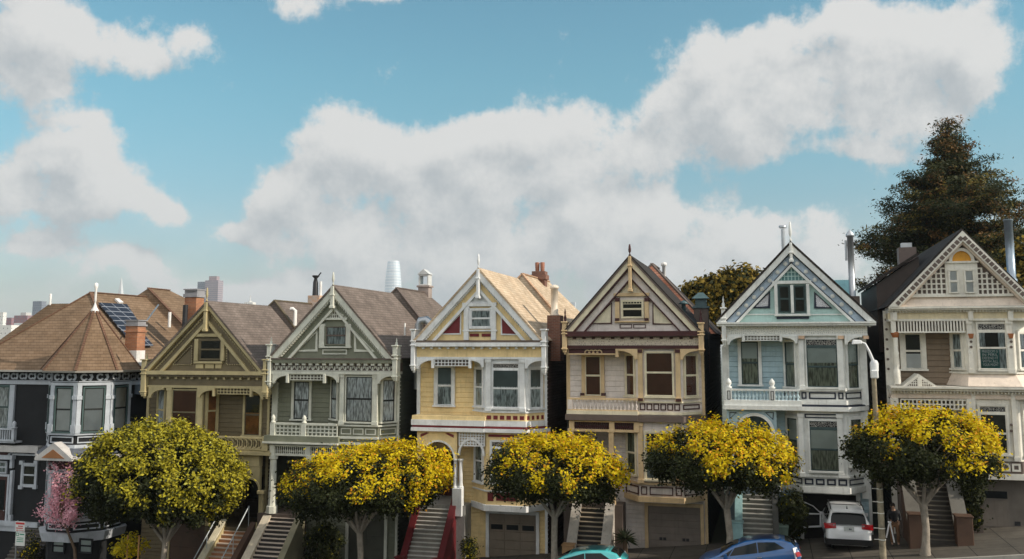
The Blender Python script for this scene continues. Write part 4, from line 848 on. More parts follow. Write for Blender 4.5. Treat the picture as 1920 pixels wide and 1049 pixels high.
    for px in (1240, 1247, 1283, 1290): q = at(px, 1024, 1).x; m.box(q-.07, q+.07, .04, .055, zz, zz+.13)
    m.build('garage_vent', BLACKM, o)
    teal = C_('teal_vent', (.07, .12, .13), .45)
    c = atx(1282, 585, h.xp+2.4); MB().lathe((c.x, c.y, c.z-.4), [(.1, 0), (.1, .75), (.26, .78), (.12, .9), (.01, .95)], 10).build('roof_vent', teal, r)
    c = at(1315, 590, 5.); m = MB((c.x, c.y, 0)); z0, z1 = at(1315, 575, 5).z, at(1315, 557, 5).z; m.box(-.36, .36, -.34, .34, z0-3.5, z0-.1); m.build('vent_shaft', dk, r); m = MB((c.x, c.y, 0)); m.box(-.42, .42, -.4, .4, z0-.1, z0); m.box(-.28, .28, -.26, .26, z0, z1-.1)
    m.hexa([(c.x-.45, c.y-.42, z1-.1), (c.x+.45, c.y-.42, z1-.1), (c.x+.45, c.y+.42, z1-.1), (c.x-.45, c.y+.42, z1-.1), (c.x-.12, c.y-.1, z1+.22), (c.x+.12, c.y-.1, z1+.22), (c.x+.12, c.y+.1, z1+.22), (c.x-.12, c.y+.1, z1+.22)]); m.build('vent_cap', teal, r)
    c = atx(1245, 512, h.xp+.4); MB().lathe((c.x, c.y, c.z-.5), [(.1, 0), (.1, .9), (.17, .92), (.17, 1.1), (.02, 1.14)], 8).build('roof_vent', C_('white_pipe', ()), r)
# ================================================================== BLUE HOUSE
def blue():
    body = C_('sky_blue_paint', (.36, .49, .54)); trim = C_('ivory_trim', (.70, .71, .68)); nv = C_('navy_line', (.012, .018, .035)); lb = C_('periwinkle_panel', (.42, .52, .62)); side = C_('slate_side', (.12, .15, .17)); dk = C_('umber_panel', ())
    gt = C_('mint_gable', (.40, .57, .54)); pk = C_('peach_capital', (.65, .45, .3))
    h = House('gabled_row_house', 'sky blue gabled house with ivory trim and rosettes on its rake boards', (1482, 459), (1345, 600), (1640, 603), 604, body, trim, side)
    h.X0 = at(1362, 700, 1).x; h.X1 = at(1622, 700, 1).x
    h.pxc = 1482; h.pxp = 1482; r = h.root; z = lambda y: h.z(y)
    rm = MATS[('charcoal_shingles',)]; A = (12, h.zp-.1)
    roofs(r, h.xp, h.zp, h.xl, h.xr, h.zb, rm, 10, None, 14)
    xs = at(1472, 860, 1).x; zc = z(762); h.walls(zc, (at(1458, 860, 1).x, h.X1), 2.8)
    h.gable([(-.02, .34, .0, .32, trim, 'bargeboard'), (.34, .4, .0, .2, nv, 'rake_line'), (.4, .82, .0, .08, lb, 'rake_panel'), (.82, .88, .0, .14, nv, 'rake_line'), (.88, 1.04, .0, .18, trim, 'inner_rake')], tymp=gt,
            king=(1479.5, 460, 1485.5, 493, trim), fin=(418, trim))
    m = FR(0); 
    for sx, xe in ((-1, h.xl), (1, h.xr)):
        L = sqrt((xe-h.xp)**2+(h.zp-h.zb)**2)
        for i in range(9):
            t = (i+.7)/9.4; x = h.xp+(xe-h.xp)*t; zz = h.zp-.63-(h.zp-h.zb)*t
            if zz < h.zb+.1: continue
            m.prism([(x+.1*cos(2*pi*k/8), zz+.1*sin(2*pi*k/8)) for k in range(8)], .08, .13); m.prism([(x+.05*cos(2*pi*k/6), zz+.05*sin(2*pi*k/6)) for k in range(6)], .13, .16)
    m.build('rosette', trim, r)
    FR(0).prism(tri([(1483, 494), (1451, 526), (1517, 526)]), 0, .02).build('gable_apex_panel', C_('teal_fretwork_ground', (.1, .22, .22)), r)
    m = FR(0); x0, x1, z0, z1 = R(1451, 496, 1517, 526)
    for i in range(1, 10):
        x = x0+(x1-x0)*i/10; m.box(x-.02, x+.02, .02, .05, z0, z0+(z1-z0)*(1-abs(2*i/10-1)))
    for i in range(1, 4): k = i/4; m.box(x0+(x1-x0)*k/2, x1-(x1-x0)*k/2, .02, .053, z0+(z1-z0)*k-.02, z0+(z1-z0)*k+.02)
    m.build('gable_lattice', gt, r)
    rects('gable_frame', trim, r, [(1447.5, 527, 1521, 533), (1452, 533, 1458, 590), (1512, 533, 1518, 590), (1452, 589, 1520, 593), (1482.5, 535, 1488, 588)], 0, 0, .16, .01)
    sg = C_('dark_teal_sash', (.04, .07, .07))
    winpx(r, (1461, 537, 1480.5, 585), 0, .02, sg, t=.03, sill=False, cur=None); winpx(r, (1489.5, 537, 1509, 585), 0, .02, sg, t=.03, sill=False, cur=None)
    rects('gable_trim', trim, r, [(1392, 589, 1452, 591), (1520, 589, 1590, 591)], 0, 0, .05); rects('gable_line', nv, r, [(1456, 594, 1517, 598.5)], 0, 0, .05)
    orn = ornmat('scroll_ornament', (.62, .62, .64), (.25, .25, .29), 16)
    for P3 in ([(1411, 578.5), (1444, 545.5), (1444, 578.5)], [(1526.5, 547), (1526.5, 579), (1561, 579)]):
        FR(0).prism(tri(P3), 0, .03).build('triangle_panel', orn, r); triframe(FR(0), tri(P3), .06, .0, .06).build('triangle_moulding', nv, r)
    h.hband('cornice', 604.4, 607.5, trim, .42); h.hband('cornice', 607.8, 611.3, trim, .34); h.dentils(611.5, 614.5, 40, .06, .2, trim); h.hband('frieze', 611.4, 627, ornmat('ivory_scroll_frieze', (.68, .67, .6), (.46, .47, .43), 11), .05, at(1361.5, 620).x, at(1626, 620).x); h.hband('frieze_trim', 627, 630, trim, .14, at(1361.5, 620).x, at(1626, 620).x)
    h.post(1353.6, 580, 1361.5, 648, trim, 558)
    rects('capital', pk, r, [(1352.5, 627, 1362.5, 633), (1497, 630, 1508, 636), (1570.5, 630, 1581.5, 636), (1618, 630, 1628, 636)], 0, -.1, .2)
    m = FR(0); bracket(m, at(1363, 635).x, at(1391, 635).x, z(630), .08, .4, .05, .2); bracket(m, at(1495, 635).x, at(1466, 635).x, z(630), .08, .35, .05, .2); bracket(m, at(1583, 635).x, at(1616, 635).x, z(630), .08, .4, .05, .2)
    for px in (1394, 1464): m.box(at(px, 635).x-.06, at(px, 635).x+.06, .03, .24, z(641), z(628))
    m.build('bracket', trim, r, .01)
    x0, x1, z0, z1 = R(1396, 630, 1462, 638.5); lattice(FR(0), x0, x1, z0, z1, 11, 2, .045, .06, .1).build('valance_lattice', trim, r); FR(0).box(x0, x1, -.05, 0, z0, z1).build('valance_shade_backing', dk, r)  # dark sheet added so the lattice holes look like a shaded underside
    b = Bay(at(1469, 690, 1).x, at(1498.5, 690).x, at(1581.5, 690).x, at(1613, 690, 1).x); zt, zm, zl = z(630), z(731), z(924)
    m = MB(); b.band(m, 0, zl, zt); m.build('bay', trim, r)
    m = FR(.03)
    for a, c in ((1498.5, 1508), (1571.5, 1581.5)):
        pilaster(m, at(a, 690).x, at(c, 690).x, zm, zt, .12); pilaster(m, at(a, 850).x, at(c, 850).x, z(893), z(775), .12)
    m.build('pilaster', trim, r)
    winpx(r, (1512.5, 637, 1570, 725), .03, 0, trim, t=.04, sash=sg, cur=GREENC, ch=.6, cur2=PALEB, transom=.16)
    fr, L = b.left(); facetwin(r, fr, L, z(725), z(642), trim, sash=sg, cur=GREENC, ch=.55, cur2=PALEB, f=.6); fr, L = b.right(); facetwin(r, fr, L, z(726), z(642), trim, sash=sg, cur=GREENC, ch=.55, cur2=PALEB, f=.6)
    winpx(r, (1390, 641, 1422, 720), 1, .045, trim, t=.15, sash=sg, cur=GREENC, ch=.6, cur2=PALEB)
    rects('wall_pilaster', trim, r, [(1613, 633, 1626, 760)], 1, 0, .12); rects('wall_pilaster', trim, r, [(1613, 772, 1626, 935)], 1, 0, .12); rects('wall_pilaster', trim, r, [(1355, 650, 1362, 760)], 1, 0, .12)
    m = MB(); b.band(m, .1, z(733), z(727.5)); b.band(m, .14, z(758), z(750)); b.band(m, .3, z(770), z(762)); m.build('belt_course', trim, r); m = MB(); b.band(m, .22, z(762), z(759)); m.build('belt_dark_line', nv, r)  # thin navy strip between the belt bands
    m = MB(); k = b.xb-b.xa
    for f0, f1 in ((0, .17), (.17, .83), (.83, 1)): panels(m, b.front(), b.xa+k*f0, b.xa+k*f1, z(750), z(733), 1, .06, .02, .05); 
    for f in range(4): panels(m, b.front(), b.xa+k*f/4, b.xa+k*(f+1)/4, z(910), z(894), 1, .07, .02, .05)
    for fr, L in (b.left(), b.right()): panels(m, fr, 0, L, z(750), z(733), 1, .05, .02, .06); panels(m, fr, 0, L, z(910), z(894), 1, .05, .02, .06)
    panels(m, b.front(), b.xa+.1, b.xb-.1, z(786), z(773), 1, .05, .02, .06); m.build('skirt_panel', nv, r)
    # balcony
    x0, x1, z0, z1 = R(1362, 733, 1500, 750); m = FR(0); m.box(x0, x1, .05, .2, z1, z1+.08); m.box(x0, x1, .04, .22, z0-.12, z0)
    for px in (1367, 1448): q = at(px, 740).x; m.box(q-.13, q+.13, .0, .26, z0-.1, z1+.12)
    m.build('balustrade', trim, r)
    m = FR(0)
    for i in range(18): baluster(m, x0+.4+(x1-x0-.5)*i/17, .12, z0, z1, .08)
    m.build('baluster', C_('pale_blue_baluster', (.45, .58, .62)), r)
    m = MB()
    for px in (1367, 1448): q = at(px, 740).x; m.lathe((q, -.13, z1+.12), [(.14, 0), (.15, .05), (.07, .09), (.13, .2), (.12, .3), (.04, .42), (.01, .44)], 10)
    m.build('baluster_knob', trim, r); m = FR(0)
    for px in (1367, 1448): q = at(px, 740).x; m.ring(q-.07, q+.07, z0, z1, .03, .26, .275)
    m.build('post_panel', nv, r)
    FR(0).box(x0-.1, b.xa+.05, -1.02, .285, z(761.5), z(751.5)).build('balcony_floor', trim, r); FR(0).box(x0-.15, b.xa+.05, -1.02, .38, z(769), z(761)).build('porch_cornice', trim, r)
    a0, a1 = at(1385, 815).x, at(1447, 815).x; m = FR(0); arch_panel(m, at(1364, 815).x, at(1457, 815).x, z(812), z(769), a0, a1, z(812), -.1, .08); m.build('porch_arch', body, r); arch_ring(FR(0), a0, a1, z(812), min((a1-a0)/2, z(769)-z(812)-.05), .14, .08, .18).build('arch_moulding', trim, r)
    m = FR(0); triframe(m, tri([(1368, 773), (1382, 773), (1368, 786)]), .04, .08, .1); triframe(m, tri([(1434, 773), (1451, 773), (1450, 788)]), .04, .08, .1); m.build('spandrel_moulding', nv, r)
    zf = z(922); m = FR(0)
    for px in (1375, 1453): xc = at(px, 860).x; m.box(xc-.14, xc+.14, -.14, .14, zf, z(812)); m.box(xc-.2, xc+.2, -.2, .2, zf, zf+.6); m.box(xc-.19, xc+.19, -.19, .19, z(818), z(812))
    m.build('porch_column', trim, r, .01); FR(0).box(h.X0, xs, -2.8, .1, zf-3, zf).build('porch_floor', side, r)
    door(r, at(1418, 860, 2.8).x-.5, at(1418, 860, 2.8).x+.5, 2.78, zf, zf+2.3, trim, C_('navy_door', (.02, .03, .05)))
    winpx(r, (1519, 790, 1574, 882), .03, 0, trim, t=.06, sash=sg, cur=GREENC, ch=.5, cur2=PALEB, transom=.16); fr, L = b.left(); facetwin(r, fr, L, z(870), z(786), trim, sash=sg, cur=GREENC, ch=.5, cur2=PALEB, f=.6); fr, L = b.right(); facetwin(r, fr, L, z(870), z(786), trim, sash=sg, cur=GREENC, f=.6)
    m = MB(); b.band(m, .08, z(893), z(889)); b.band(m, .12, z(922), z(911)); m.build('bay_base', trim, r)
    gz = g(h.xl+1.2); xt0, xt1 = at(1392, 925, -.1).x, at(1447, 925, -.1).x
    stairs(r, xt0, xt1, -.0, zf, -2.7, gz, C_('granite_riser', (.15, .145, .125)), C_('granite_tread', (.42, .40, .36)))
    bp = C_('pale_blue_newel', (.26, .42, .43))
    stairwall(r, xt0-.32, .32, .1, zf, -2.7, gz, .3, bp, None, newel=(bp, 1.5)); stairwall(r, xt1, .25, .1, zf, -2.7, gz, .2, C_('dark_stone', (.05, .05, .045)))
    # open garage: lintel and jambs round a flat black panel for the unlit inside
    x0, x1 = at(1506, 960, 1).x, at(1606, 960, 1).x; z1 = z(930); z0 = g(h.xp+2)
    m = FR(.98); m.box(x0-.18, x0, -.02, .12, z0-.6, z1+.18); m.box(x1, x1+.18, -.02, .12, z0-.6, z1+.18); m.box(x0, x1, -.02, .12, z1, z1+.18); gf = m.build('garage_frame', trim, r)
    FR(.98).box(x0, x1, -.01, .05, z0-.6, z1).build('garage_dark_panel', DARK, r)
    c = at(1469, 468, 5.); MB().tube([(c.x, c.y, c.z-1), (c.x, c.y, at(1469, 430, c.y).z)], .09, 8).lathe((c.x, c.y, at(1469, 428, c.y).z), [(.18, 0), (.2, .12), (.02, .14)], 8).build('flue', METAL, r)
    c = at(1599, 560, 4.5); z1 = at(1599, 436, 4.5).z; m = MB((c.x, c.y, 0)); m.box(-.3, .3, -.3, .3, c.z-2.5, c.z+.1); ch = m.build('chimney', dk, r)
    MB().lathe((c.x, c.y, c.z), [(.2, 0), (.2, .1), (.15, .12), (.15, z1-c.z-.25), (.2, z1-c.z-.22), (.2, z1-c.z-.1), (.01, z1-c.z+.15)], 10).tube([(c.x-.22, c.y, c.z+1.9), (c.x-.22, c.y, z1-.4)], .06, 6).build('flue', METAL, ch)
    c = at(1580, 555, 9.); d = at(1600, 525, 9.); FR(9).box(c.x-2.5, d.x, -4, 0, c.z-4, d.z).build('rear_dormer', C_('bright_teal_wall', (.3, .6, .68)), r)
# ================================================================== CREAM HOUSE
def creamh():
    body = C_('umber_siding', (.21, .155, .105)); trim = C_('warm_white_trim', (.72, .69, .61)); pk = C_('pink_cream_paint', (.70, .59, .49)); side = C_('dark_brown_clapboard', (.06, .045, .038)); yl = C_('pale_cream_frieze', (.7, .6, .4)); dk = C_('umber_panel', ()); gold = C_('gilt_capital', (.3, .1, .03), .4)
    h = House('gabled_row_house', 'brown and cream gabled house with an orange half round panel in its checkered gable', (1801, 436), (1665, 575), (1944, 572), 575, body, trim, side)
    h.pxc = 1801; h.pxp = 1801; r = h.root; z = lambda y: h.z(y)
    h.X0 = at(1669, 650, 1).x; h.X1 = h.xr
    rm = MATS[('charcoal_shingles',)]; roofs(r, h.xp, h.zp, h.xl, h.xr, h.zb, rm, 12.5, None, 14)
    zc = z(734); xs = at(1826, 860, 1).x; h.walls(zc, (at(1826, 860, 1).x, h.X1), 2.8)
    h.gable([(-.02, .44, .0, .44, trim, 'bargeboard'), (.44, .56, .0, .3, pk, 'inner_rake')], tymp=dk)
    m = FR(0)
    for sx, xe in ((-1, h.xl), (1, h.xr)):
        L = sqrt((xe-h.xp)**2+(h.zp-h.zb)**2); n = 20; k = (h.zp-h.zb)/abs(xe-h.xp); ux, uz = (xe-h.xp)/L, -(h.zp-h.zb)/L; s_ = .085
        for i in range(n):
            t = (i+.6)/n; x = h.xp+(xe-h.xp)*t; zz = h.zp-.23-(h.zp-h.zb)*t
            if zz < h.zb+.12: continue
            m.prism([(x+(ux*a-uz*c*0+uz*c)*s_, zz+(uz*a-ux*c)*s_) for a, c in ((-1, -1), (1, -1), (1, 1), (-1, 1))], .44, .46)
    m.build('rake_squares', dk, r)
    # pent skirt under the gable
    zs, z0 = z(555.6), z(574.5); xa, xb = at(1697, 556).x, at(1905, 556).x
    m = MB(); m.hexa([(h.xl+.25, -.25, z0), (h.xr-.25, -.25, z0), (h.xr-.25, .3, z0), (h.xl+.25, .3, z0), (xa, 0.02, zs), (xb, .02, zs), (xb, .3, zs), (xa, .3, zs)]); m.build('gable_skirt', pk, r)
    rects('gable_sill', trim, r, [(1706, 553, 1900, 557)], 0, 0, .16)
    # checker lattice in the gable
    for P3, a, c in (([(1710, 552), (1772, 494), (1772, 552)], 7, 0), ([(1833, 494), (1833, 552), (1900, 552)], 7, 1)):
        t = tri(P3); xa = min(p[0] for p in t); xb = max(p[0] for p in t); za = min(p[1] for p in t); zb = max(p[1] for p in t); m = FR(0)
        for i in range(a+1):
            f = i/a; x = xa+(xb-xa)*f; hh = f if c == 0 else 1-f; m.box(x-.035, x+.035, .0, .06, za, za+(zb-za)*max(hh, .04))
        for j in range(7):
            f = j/6; w = (xb-xa)*(1-f)
            if c == 0: m.box(xb-w, xb, .0, .063, za+(zb-za)*f-.03, za+(zb-za)*f+.03)
            else: m.box(xa, xa+w, .0, .063, za+(zb-za)*f-.03, za+(zb-za)*f+.03)
        m.build('gable_lattice', trim, r)
    cx = at(1802, 494).x; m = FR(0); x0, x1, z0, z1 = R(1772, 494, 1833, 553); m.box(x0, x1, 0, .12, z0, z1); m.box(x0-.05, x1+.05, 0, .2, z1, z1+.08); m.build('gable_frame', trim, r)
    rr = at(1824, 494).x-cx; arch_ring(FR(0), cx-rr*.82, cx+rr*.82, z1+.08, rr*.95, .13, .0, .2).build('arch_moulding', trim, r)
    FR(0).prism([(cx+rr*.83*cos(pi*k/14), z1+.08+rr*.96*sin(pi*k/14)) for k in range(15)], 0, .1).build('fanlight', C_('orange_fanlight', (.7, .33, .03)), r)
    for q in ((1779.5, 507, 1796, 549), (1809, 507, 1826, 549)): winpx(r, q, -.12, 0, trim, t=.03, sill=False, cur=BLIND, ch=1.)
    h.hband('cornice', 575, 578.8, trim, .4); h.hband('cornice', 579, 582, trim, .3); h.dentils(582.3, 585.5, 44, .06, .2, trim); h.hband('frieze', 582.1, 586.4, trim, .06); h.hband('frieze_band', 586.5, 598, yl, .04); h.hband('frieze_trim', 598, 602, trim, .1)
    rects('frieze_block', trim, r, [(1672, 583, 1681, 602), (1814, 583, 1823, 602), (1888, 583, 1898, 602)], 0, 0, .2, .01)
    x0, x1, z0, z1 = R(1681.7, 602.5, 1809, 621.5); m = FR(0); n = 22
    for i in range(n): q = x0+(x1-x0)*(i+.5)/n; m.box(q-.032, q+.032, .02, .08, z0, z1)
    FR(0).box(x0, x1, -.3, -.25, z0, z1).build('valance_shade_backing', dk, r); m.box(x0, x1, .0, .1, z0-.07, z0); m.build('valance_grille', trim, r)  # dark sheet behind the grille stands in for the shade there
    m = FR(0); xa, xb, _, _ = R(1672, 600, 1681, 700); m.box(xa, xb, -.1, .15, z(624), z(583)); m.build('corner_post', trim, r)
    m = MB(); xc = at(1680.5, 670).x; z0 = z(722); hh = z(632)-z0; m.lathe((xc, -.0, z0), [(.15, 0), (.15, hh*.3), (.11, hh*.33), (.14, hh*.4), (.11, hh*.62), (.13, hh*.66), (.1, hh*.7), (.11, hh)], 10); m.build('balcony_column', trim, r)
    MB().lathe((xc, 0, z(633)), [(.12, 0), (.19, .2), (.16, .24)], 8).build('capital', gold, r)
    x0, x1, z0, z1 = R(1658, 583, 1668, 718, 1); FR(1).box(x0, x1, 0, .12, g(h.xl)-.5, z1).build('corner_board', trim, r); m = FR(1)
    for py in (600, 618, 637, 655, 674, 692, 745, 764): zz = at(1663, py, 1).z; q = (x0+x1)/2; m.prism([(q+.06*cos(2*pi*k/8), zz+.06*sin(2*pi*k/8)) for k in range(8)], .12, .14)
    m.build('corner_studs', dk, r)
    winpx(r, (1696, 626, 1727, 691), 1, .045, trim, t=.2, cur=BLIND, ch=.42, cur2=None)
    b = Bay(at(1780, 660, 1).x, at(1814, 660).x, at(1902, 660).x, at(1935, 660, 1).x); zt, zm, zl = z(601), z(700), z(896)
    m = MB(); b.band(m, 0, zl, zt); m.build('bay', trim, r)
    m = FR(.03)
    for a, c in ((1814.5, 1824), (1888.5, 1899)): pilaster(m, at(a, 660).x, at(c, 660).x, zm, zt, .12); pilaster(m, at(a, 800).x+.2, at(c, 800).x+.15, z(862), z(734), .12)
    m.build('pilaster', trim, r); m = FR(.03)
    for a, c in ((1815, 1824), (1889.5, 1898.5)): x0 = at(a, 630).x; x1 = at(c, 630).x; m.prism([(x0+.03, z(635)), (x1-.03, z(635)), (x1+.02, z(626)), (x0-.02, z(626))], .1, .2)
    m.build('capital', gold, r); m = FR(.03)
    for a in (1820, 1895):
        for py in (641, 651, 795, 806): q = at(a, py).x; zz = z(py); m.prism([(q+.06*cos(2*pi*k/8), zz+.06*sin(2*pi*k/8)) for k in range(8)], .12, .14)
    m.build('pilaster_studs', dk, r)
    w = winpx(r, (1834, 607, 1887, 692), .03, 0, trim, t=.05, transom=.18, split=.56)
    m = FR(.03); x0, x1, z0, z1 = R(1834, 607, 1887, 692); n = 10
    for sx in (0, 1):
        pts = []
        for i in range(n+1): s_ = (x0+.04+.25*i/n) if sx == 0 else (x1-.3+.25*i/n); dd = .024+.008*(i % 2); pts += [m.P(s_, dd, z0), m.P(s_, dd, z(622))]
        m.add(pts, [(2*i, 2*i+2, 2*i+3, 2*i+1) for i in range(n)])
    m.build('curtain', SHEER, w)
    # window banner
    x0, x1, z0, z1 = R(1839, 651, 1874, 691); bn = FR(.03).box(x0, x1, .030, .036, z0, z1).build('window_poster', C_('teal_poster', (.02, .13, .12), bump=0), w)
    letters(w, ["FREEDOM IS", "IN PERIL", "DEFEND IT", "WITH ALL", "YOUR MIGHT"], (x0+x1)/2, .03-.038, z0, z1)
    fr, L = b.left(); facetwin(r, fr, L, z(690), z(625), trim, cur=SHEER, f=.5); fr, L = b.right(); facetwin(r, fr, L, z(690), z(625), trim, cur=SHEER, f=.5)
    m = MB(); b.band(m, .08, zm-.02, zm+.05); m.build('belt_course', trim, r)
    # flared skirt roof below the bay
    z1, z0 = z(702), z(724); o = .45
    top = [(b.x0, b.yb), (b.xa, b.yf), (b.xb, b.yf), (b.x1, b.yb)]; bot = [(b.x0-o*.5, b.yb), (b.xa-o*.3, b.yf-o), (b.xb+o*.3, b.yf-o), (b.x1+o*.5, b.yb)]
    m = MB(); m.add([(x, y, z0) for x, y in bot]+[(x, y, z1) for x, y in top], [(0, 1, 2, 3), (7, 6, 5, 4), (0, 1, 5, 4), (1, 2, 6, 5), (2, 3, 7, 6), (3, 0, 4, 7)]); m.build('bay_skirt_roof', pk, r)
    x0 = at(1668, 730).x; m = FR(0); m.box(x0, h.xr, -1.02, .5, z(729), z(725)); m.box(x0, h.xr, -1.02, .36, z(733.5), z(729.5)); m.build('porch_cornice', trim, r)
    m = FR(0); n = 44; 
    for i in range(n): q = x0+.1+(h.xr-x0-.2)*(i+.5)/n; m.box(q-.03, q+.03, .1, .26, z(737.5), z(734))
    m.build('dentils', trim, r); FR(0).box(x0+.05, h.xr, -1.0, .1, z(740), z(733.6)).build('frieze', trim, r); FR(0).box(x0+.05, h.xr, -.9, .07, z(748), z(740)).build('frieze_band', pk, r)
    t = tri([(1689, 725.5), (1720, 701), (1757, 725.5)]); m = FR(0); m.prism(t, -.9, .3); m.build('porch_pediment', trim, r); tt = tri([(1699, 723.5), (1720.5, 707), (1746, 723.5)]); FR(0).prism(tt, .3, .32).build('pediment_panel', dk, r)
    m = FR(0); xa, xb = tt[0][0], tt[2][0]; za, zb = tt[0][1], tt[1][1]
    for i in range(1, 12): f = i/12; m.box(xa+(xb-xa)*f-.015, xa+(xb-xa)*f+.015, .32, .34, za, za+(zb-za)*(1-abs(2*f-1)))
    for i in range(1, 4): f = i/4; m.box(xa+(xb-xa)*f/2, xb-(xb-xa)*f/2, .32, .343, za+(zb-za)*f-.015, za+(zb-za)*f+.015)
    m.box((xa+xb)/2-.07, (xa+xb)/2+.07, .32, .38, za, zb); m.build('pediment_lattice', trim, r)
    x0, x1, z0, z1 = R(1689, 750, 1820, 767); lattice(FR(0), x0, x1, z0, z1, 17, 2, .06, .0, .06).build('porch_lattice', trim, r)
    zf = z(898); m = FR(0)
    for px in (1679, 1822): q = at(px, 800).x; m.box(q-.16, q+.16, -.14, .14, zf, z(748))
    m.build('porch_post', trim, r, .01); FR(0).box(h.X0, xs, -2.8, .1, zf-3, zf).build('porch_floor', dk, r)
    door(r, at(1735, 830, 2.8).x-.5, at(1735, 830, 2.8).x+.5, 2.78, zf, zf+2.3, trim, C_('dark_door', ()))
    winpx(r, (1838, 762, 1888, 850), .03, 0, trim, t=.08, transom=.16, split=.5, cur=None); fr, L = b.right(); facetwin(r, fr, L, z(850), z(762), trim, cur=SHEER, f=.5)
    m = MB(); b.band(m, .06, z(885), z(863)); m.build('skirt', dk, r); m = MB(); panels(m, b.front(), b.xa+1.0, b.xb, z(884), z(864), 2, .08, .06, .06); b.band(m, .12, z(897), z(886)); m.build('bay_base', trim, r)
    gz = g(h.xp)
    xt0, xt1 = at(1712, 900, 0).x, at(1772, 900, 0).x; stairs(r, xt0, xt1, -.0, zf, -1.9, gz, C_('dim_brown_riser', (.06, .05, .042)), C_('dim_tread', (.16, .14, .11)))
    bw = C_('rust_brown_wall', (.1, .055, .035)); gy = C_('grey_cap', (.17, .16, .14)); stairwall(r, xt0-.5, .5, .1, zf, -1.9, gz, .35, bw, gy, newel=(bw, 1.)); stairwall(r, xt1, .5, .1, zf, -1.9, gz, .35, bw, gy, newel=(bw, 1.))
    x0, x1 = at(1832, 950, 1).x, at(1925, 950, 1).x; gz = g((x0+x1)/2); o = garage(r, x0, x1, .95, gz, z(903), body, C_('taupe_plain_garage', (.15, .13, .11)), 1, 1)
    q = R(1843, 921, 1888, 934.5, .95); FR(.95).box(q[0], q[1], .041, .055, q[2], q[3]).build('garage_window', CGLASS, o); q = R(1902, 978, 1913, 986, .95); FR(.95).box(q[0], q[1], .041, .055, q[2], q[3]).build('garage_vent', BLACKM, o)
    # raised side dormer with its own dark roof, chimney and flue
    m = FR(0); xa = h.xl+.35; za = at(1618, 540, 6).z; zb = at(1722, 490, 6).z; xb = h.xp-1.3
    m.prism([(xa-.45, h.zb-2), (xb, h.zb-2), (xb, zb), (xa-.45, za)], -11, -3.2); d = m.build('side_dormer', side, r)
    FR(0).prism([(xa-.6, za), (xb, zb+.05), (xb, zb+.2), (xa-.6, za+.16)], -11.2, -3.0).build('dormer_roof', rm, d)
    c = at(1700, 478, 7); m = MB((c.x, c.y, 0)); m.box(-.42, .42, -.4, .4, c.z-1.5, c.z+.35); ch = m.build('chimney', C_('brown_stucco', (.12, .09, .08)), r); MB((c.x, c.y, 0)).box(-.25, .25, -.2, .2, c.z+.35, c.z+.6).build('chimney_cap', METAL, ch)
    c = at(1897, 520, 3.5); zt = at(1890, 412, 3.5).z; MB().lathe((c.x, c.y, c.z-1.5), [(.24, 0), (.24, 1.4), (.19, 1.42), (.19, zt-c.z+1.4), (.22, zt-c.z+1.42), (.22, zt-c.z+1.5)], 12).build('flue', C_('steel_flue', (.3, .36, .42), .3, metal=.7), r)
def letters(parent, lines, xc, yf, z0, z1):
    hh = (z1-z0)/(len(lines)+1.6)
    for i, t in enumerate(lines):
        cu = bpy.data.curves.new('t', 'FONT'); cu.body = t; cu.align_x = 'CENTER'; cu.size = hh*1.15; cu.extrude = .002; cu.space_character = 1.05
        o = bpy.data.objects.new('t', cu); COL.objects.link(o); dg = bpy.context.evaluated_depsgraph_get(); me = bpy.data.meshes.new_from_object(o.evaluated_get(dg)); bpy.data.objects.remove(o)
        wd = max(v.co.x for v in me.vertices)-min(v.co.x for v in me.vertices); fx = min(1., .62/wd)
        for v in me.vertices: v.co = Vector((v.co.x*fx+xc, yf-v.co.z, v.co.y+z1-hh*(1.75+i*1.03)))
        me.materials.clear(); me.materials.append(C_('white_lettering', (.8, .8, .8), bump=0)); w = bpy.data.objects.new('lettering', me); COL.objects.link(w); w.parent = parent
# ================================================================== DARK CORNER HOUSE WITH TURRET
def onplane(px, py, P0, n):
    d = ray(px, py); return CAM + d*((Vector(P0)-CAM).dot(n)/d.dot(n))
def scrolls(m, L0, L1, z0, z1, d):
    n = max(1, int((L1-L0)/.62)); w = (L1-L0)/n; hh = (z1-z0)/2
    for i in range(n):
        c = L0+w*(i+.32); rr = min(hh*.95, w*.3)
        for k in range(10):
            a0 = 2*pi*k/12+.6; a1 = 2*pi*(k+1)/12+.6
            m.prism([(c+rr*cos(a0), z0+hh+rr*sin(a0)), (c+rr*cos(a1), z0+hh+rr*sin(a1)), (c+rr*.55*cos(a1), z0+hh+rr*.55*sin(a1)), (c+rr*.55*cos(a0), z0+hh+rr*.55*sin(a0))], d, d+.04)
        c2 = c+w*.45; m.prism([(c2-rr*.7, z0+hh*1.7), (c2+rr*.2, z0+hh*1.9), (c2+rr*.5, z0+hh), (c2, z0+.1*hh), (c2-rr*.9, z0+.25*hh), (c2-rr*.1, z0+hh)], d, d+.04)
        m.box(L0+w*i, L0+w*(i+1), d, d+.02, z0-.05, z0-.01)
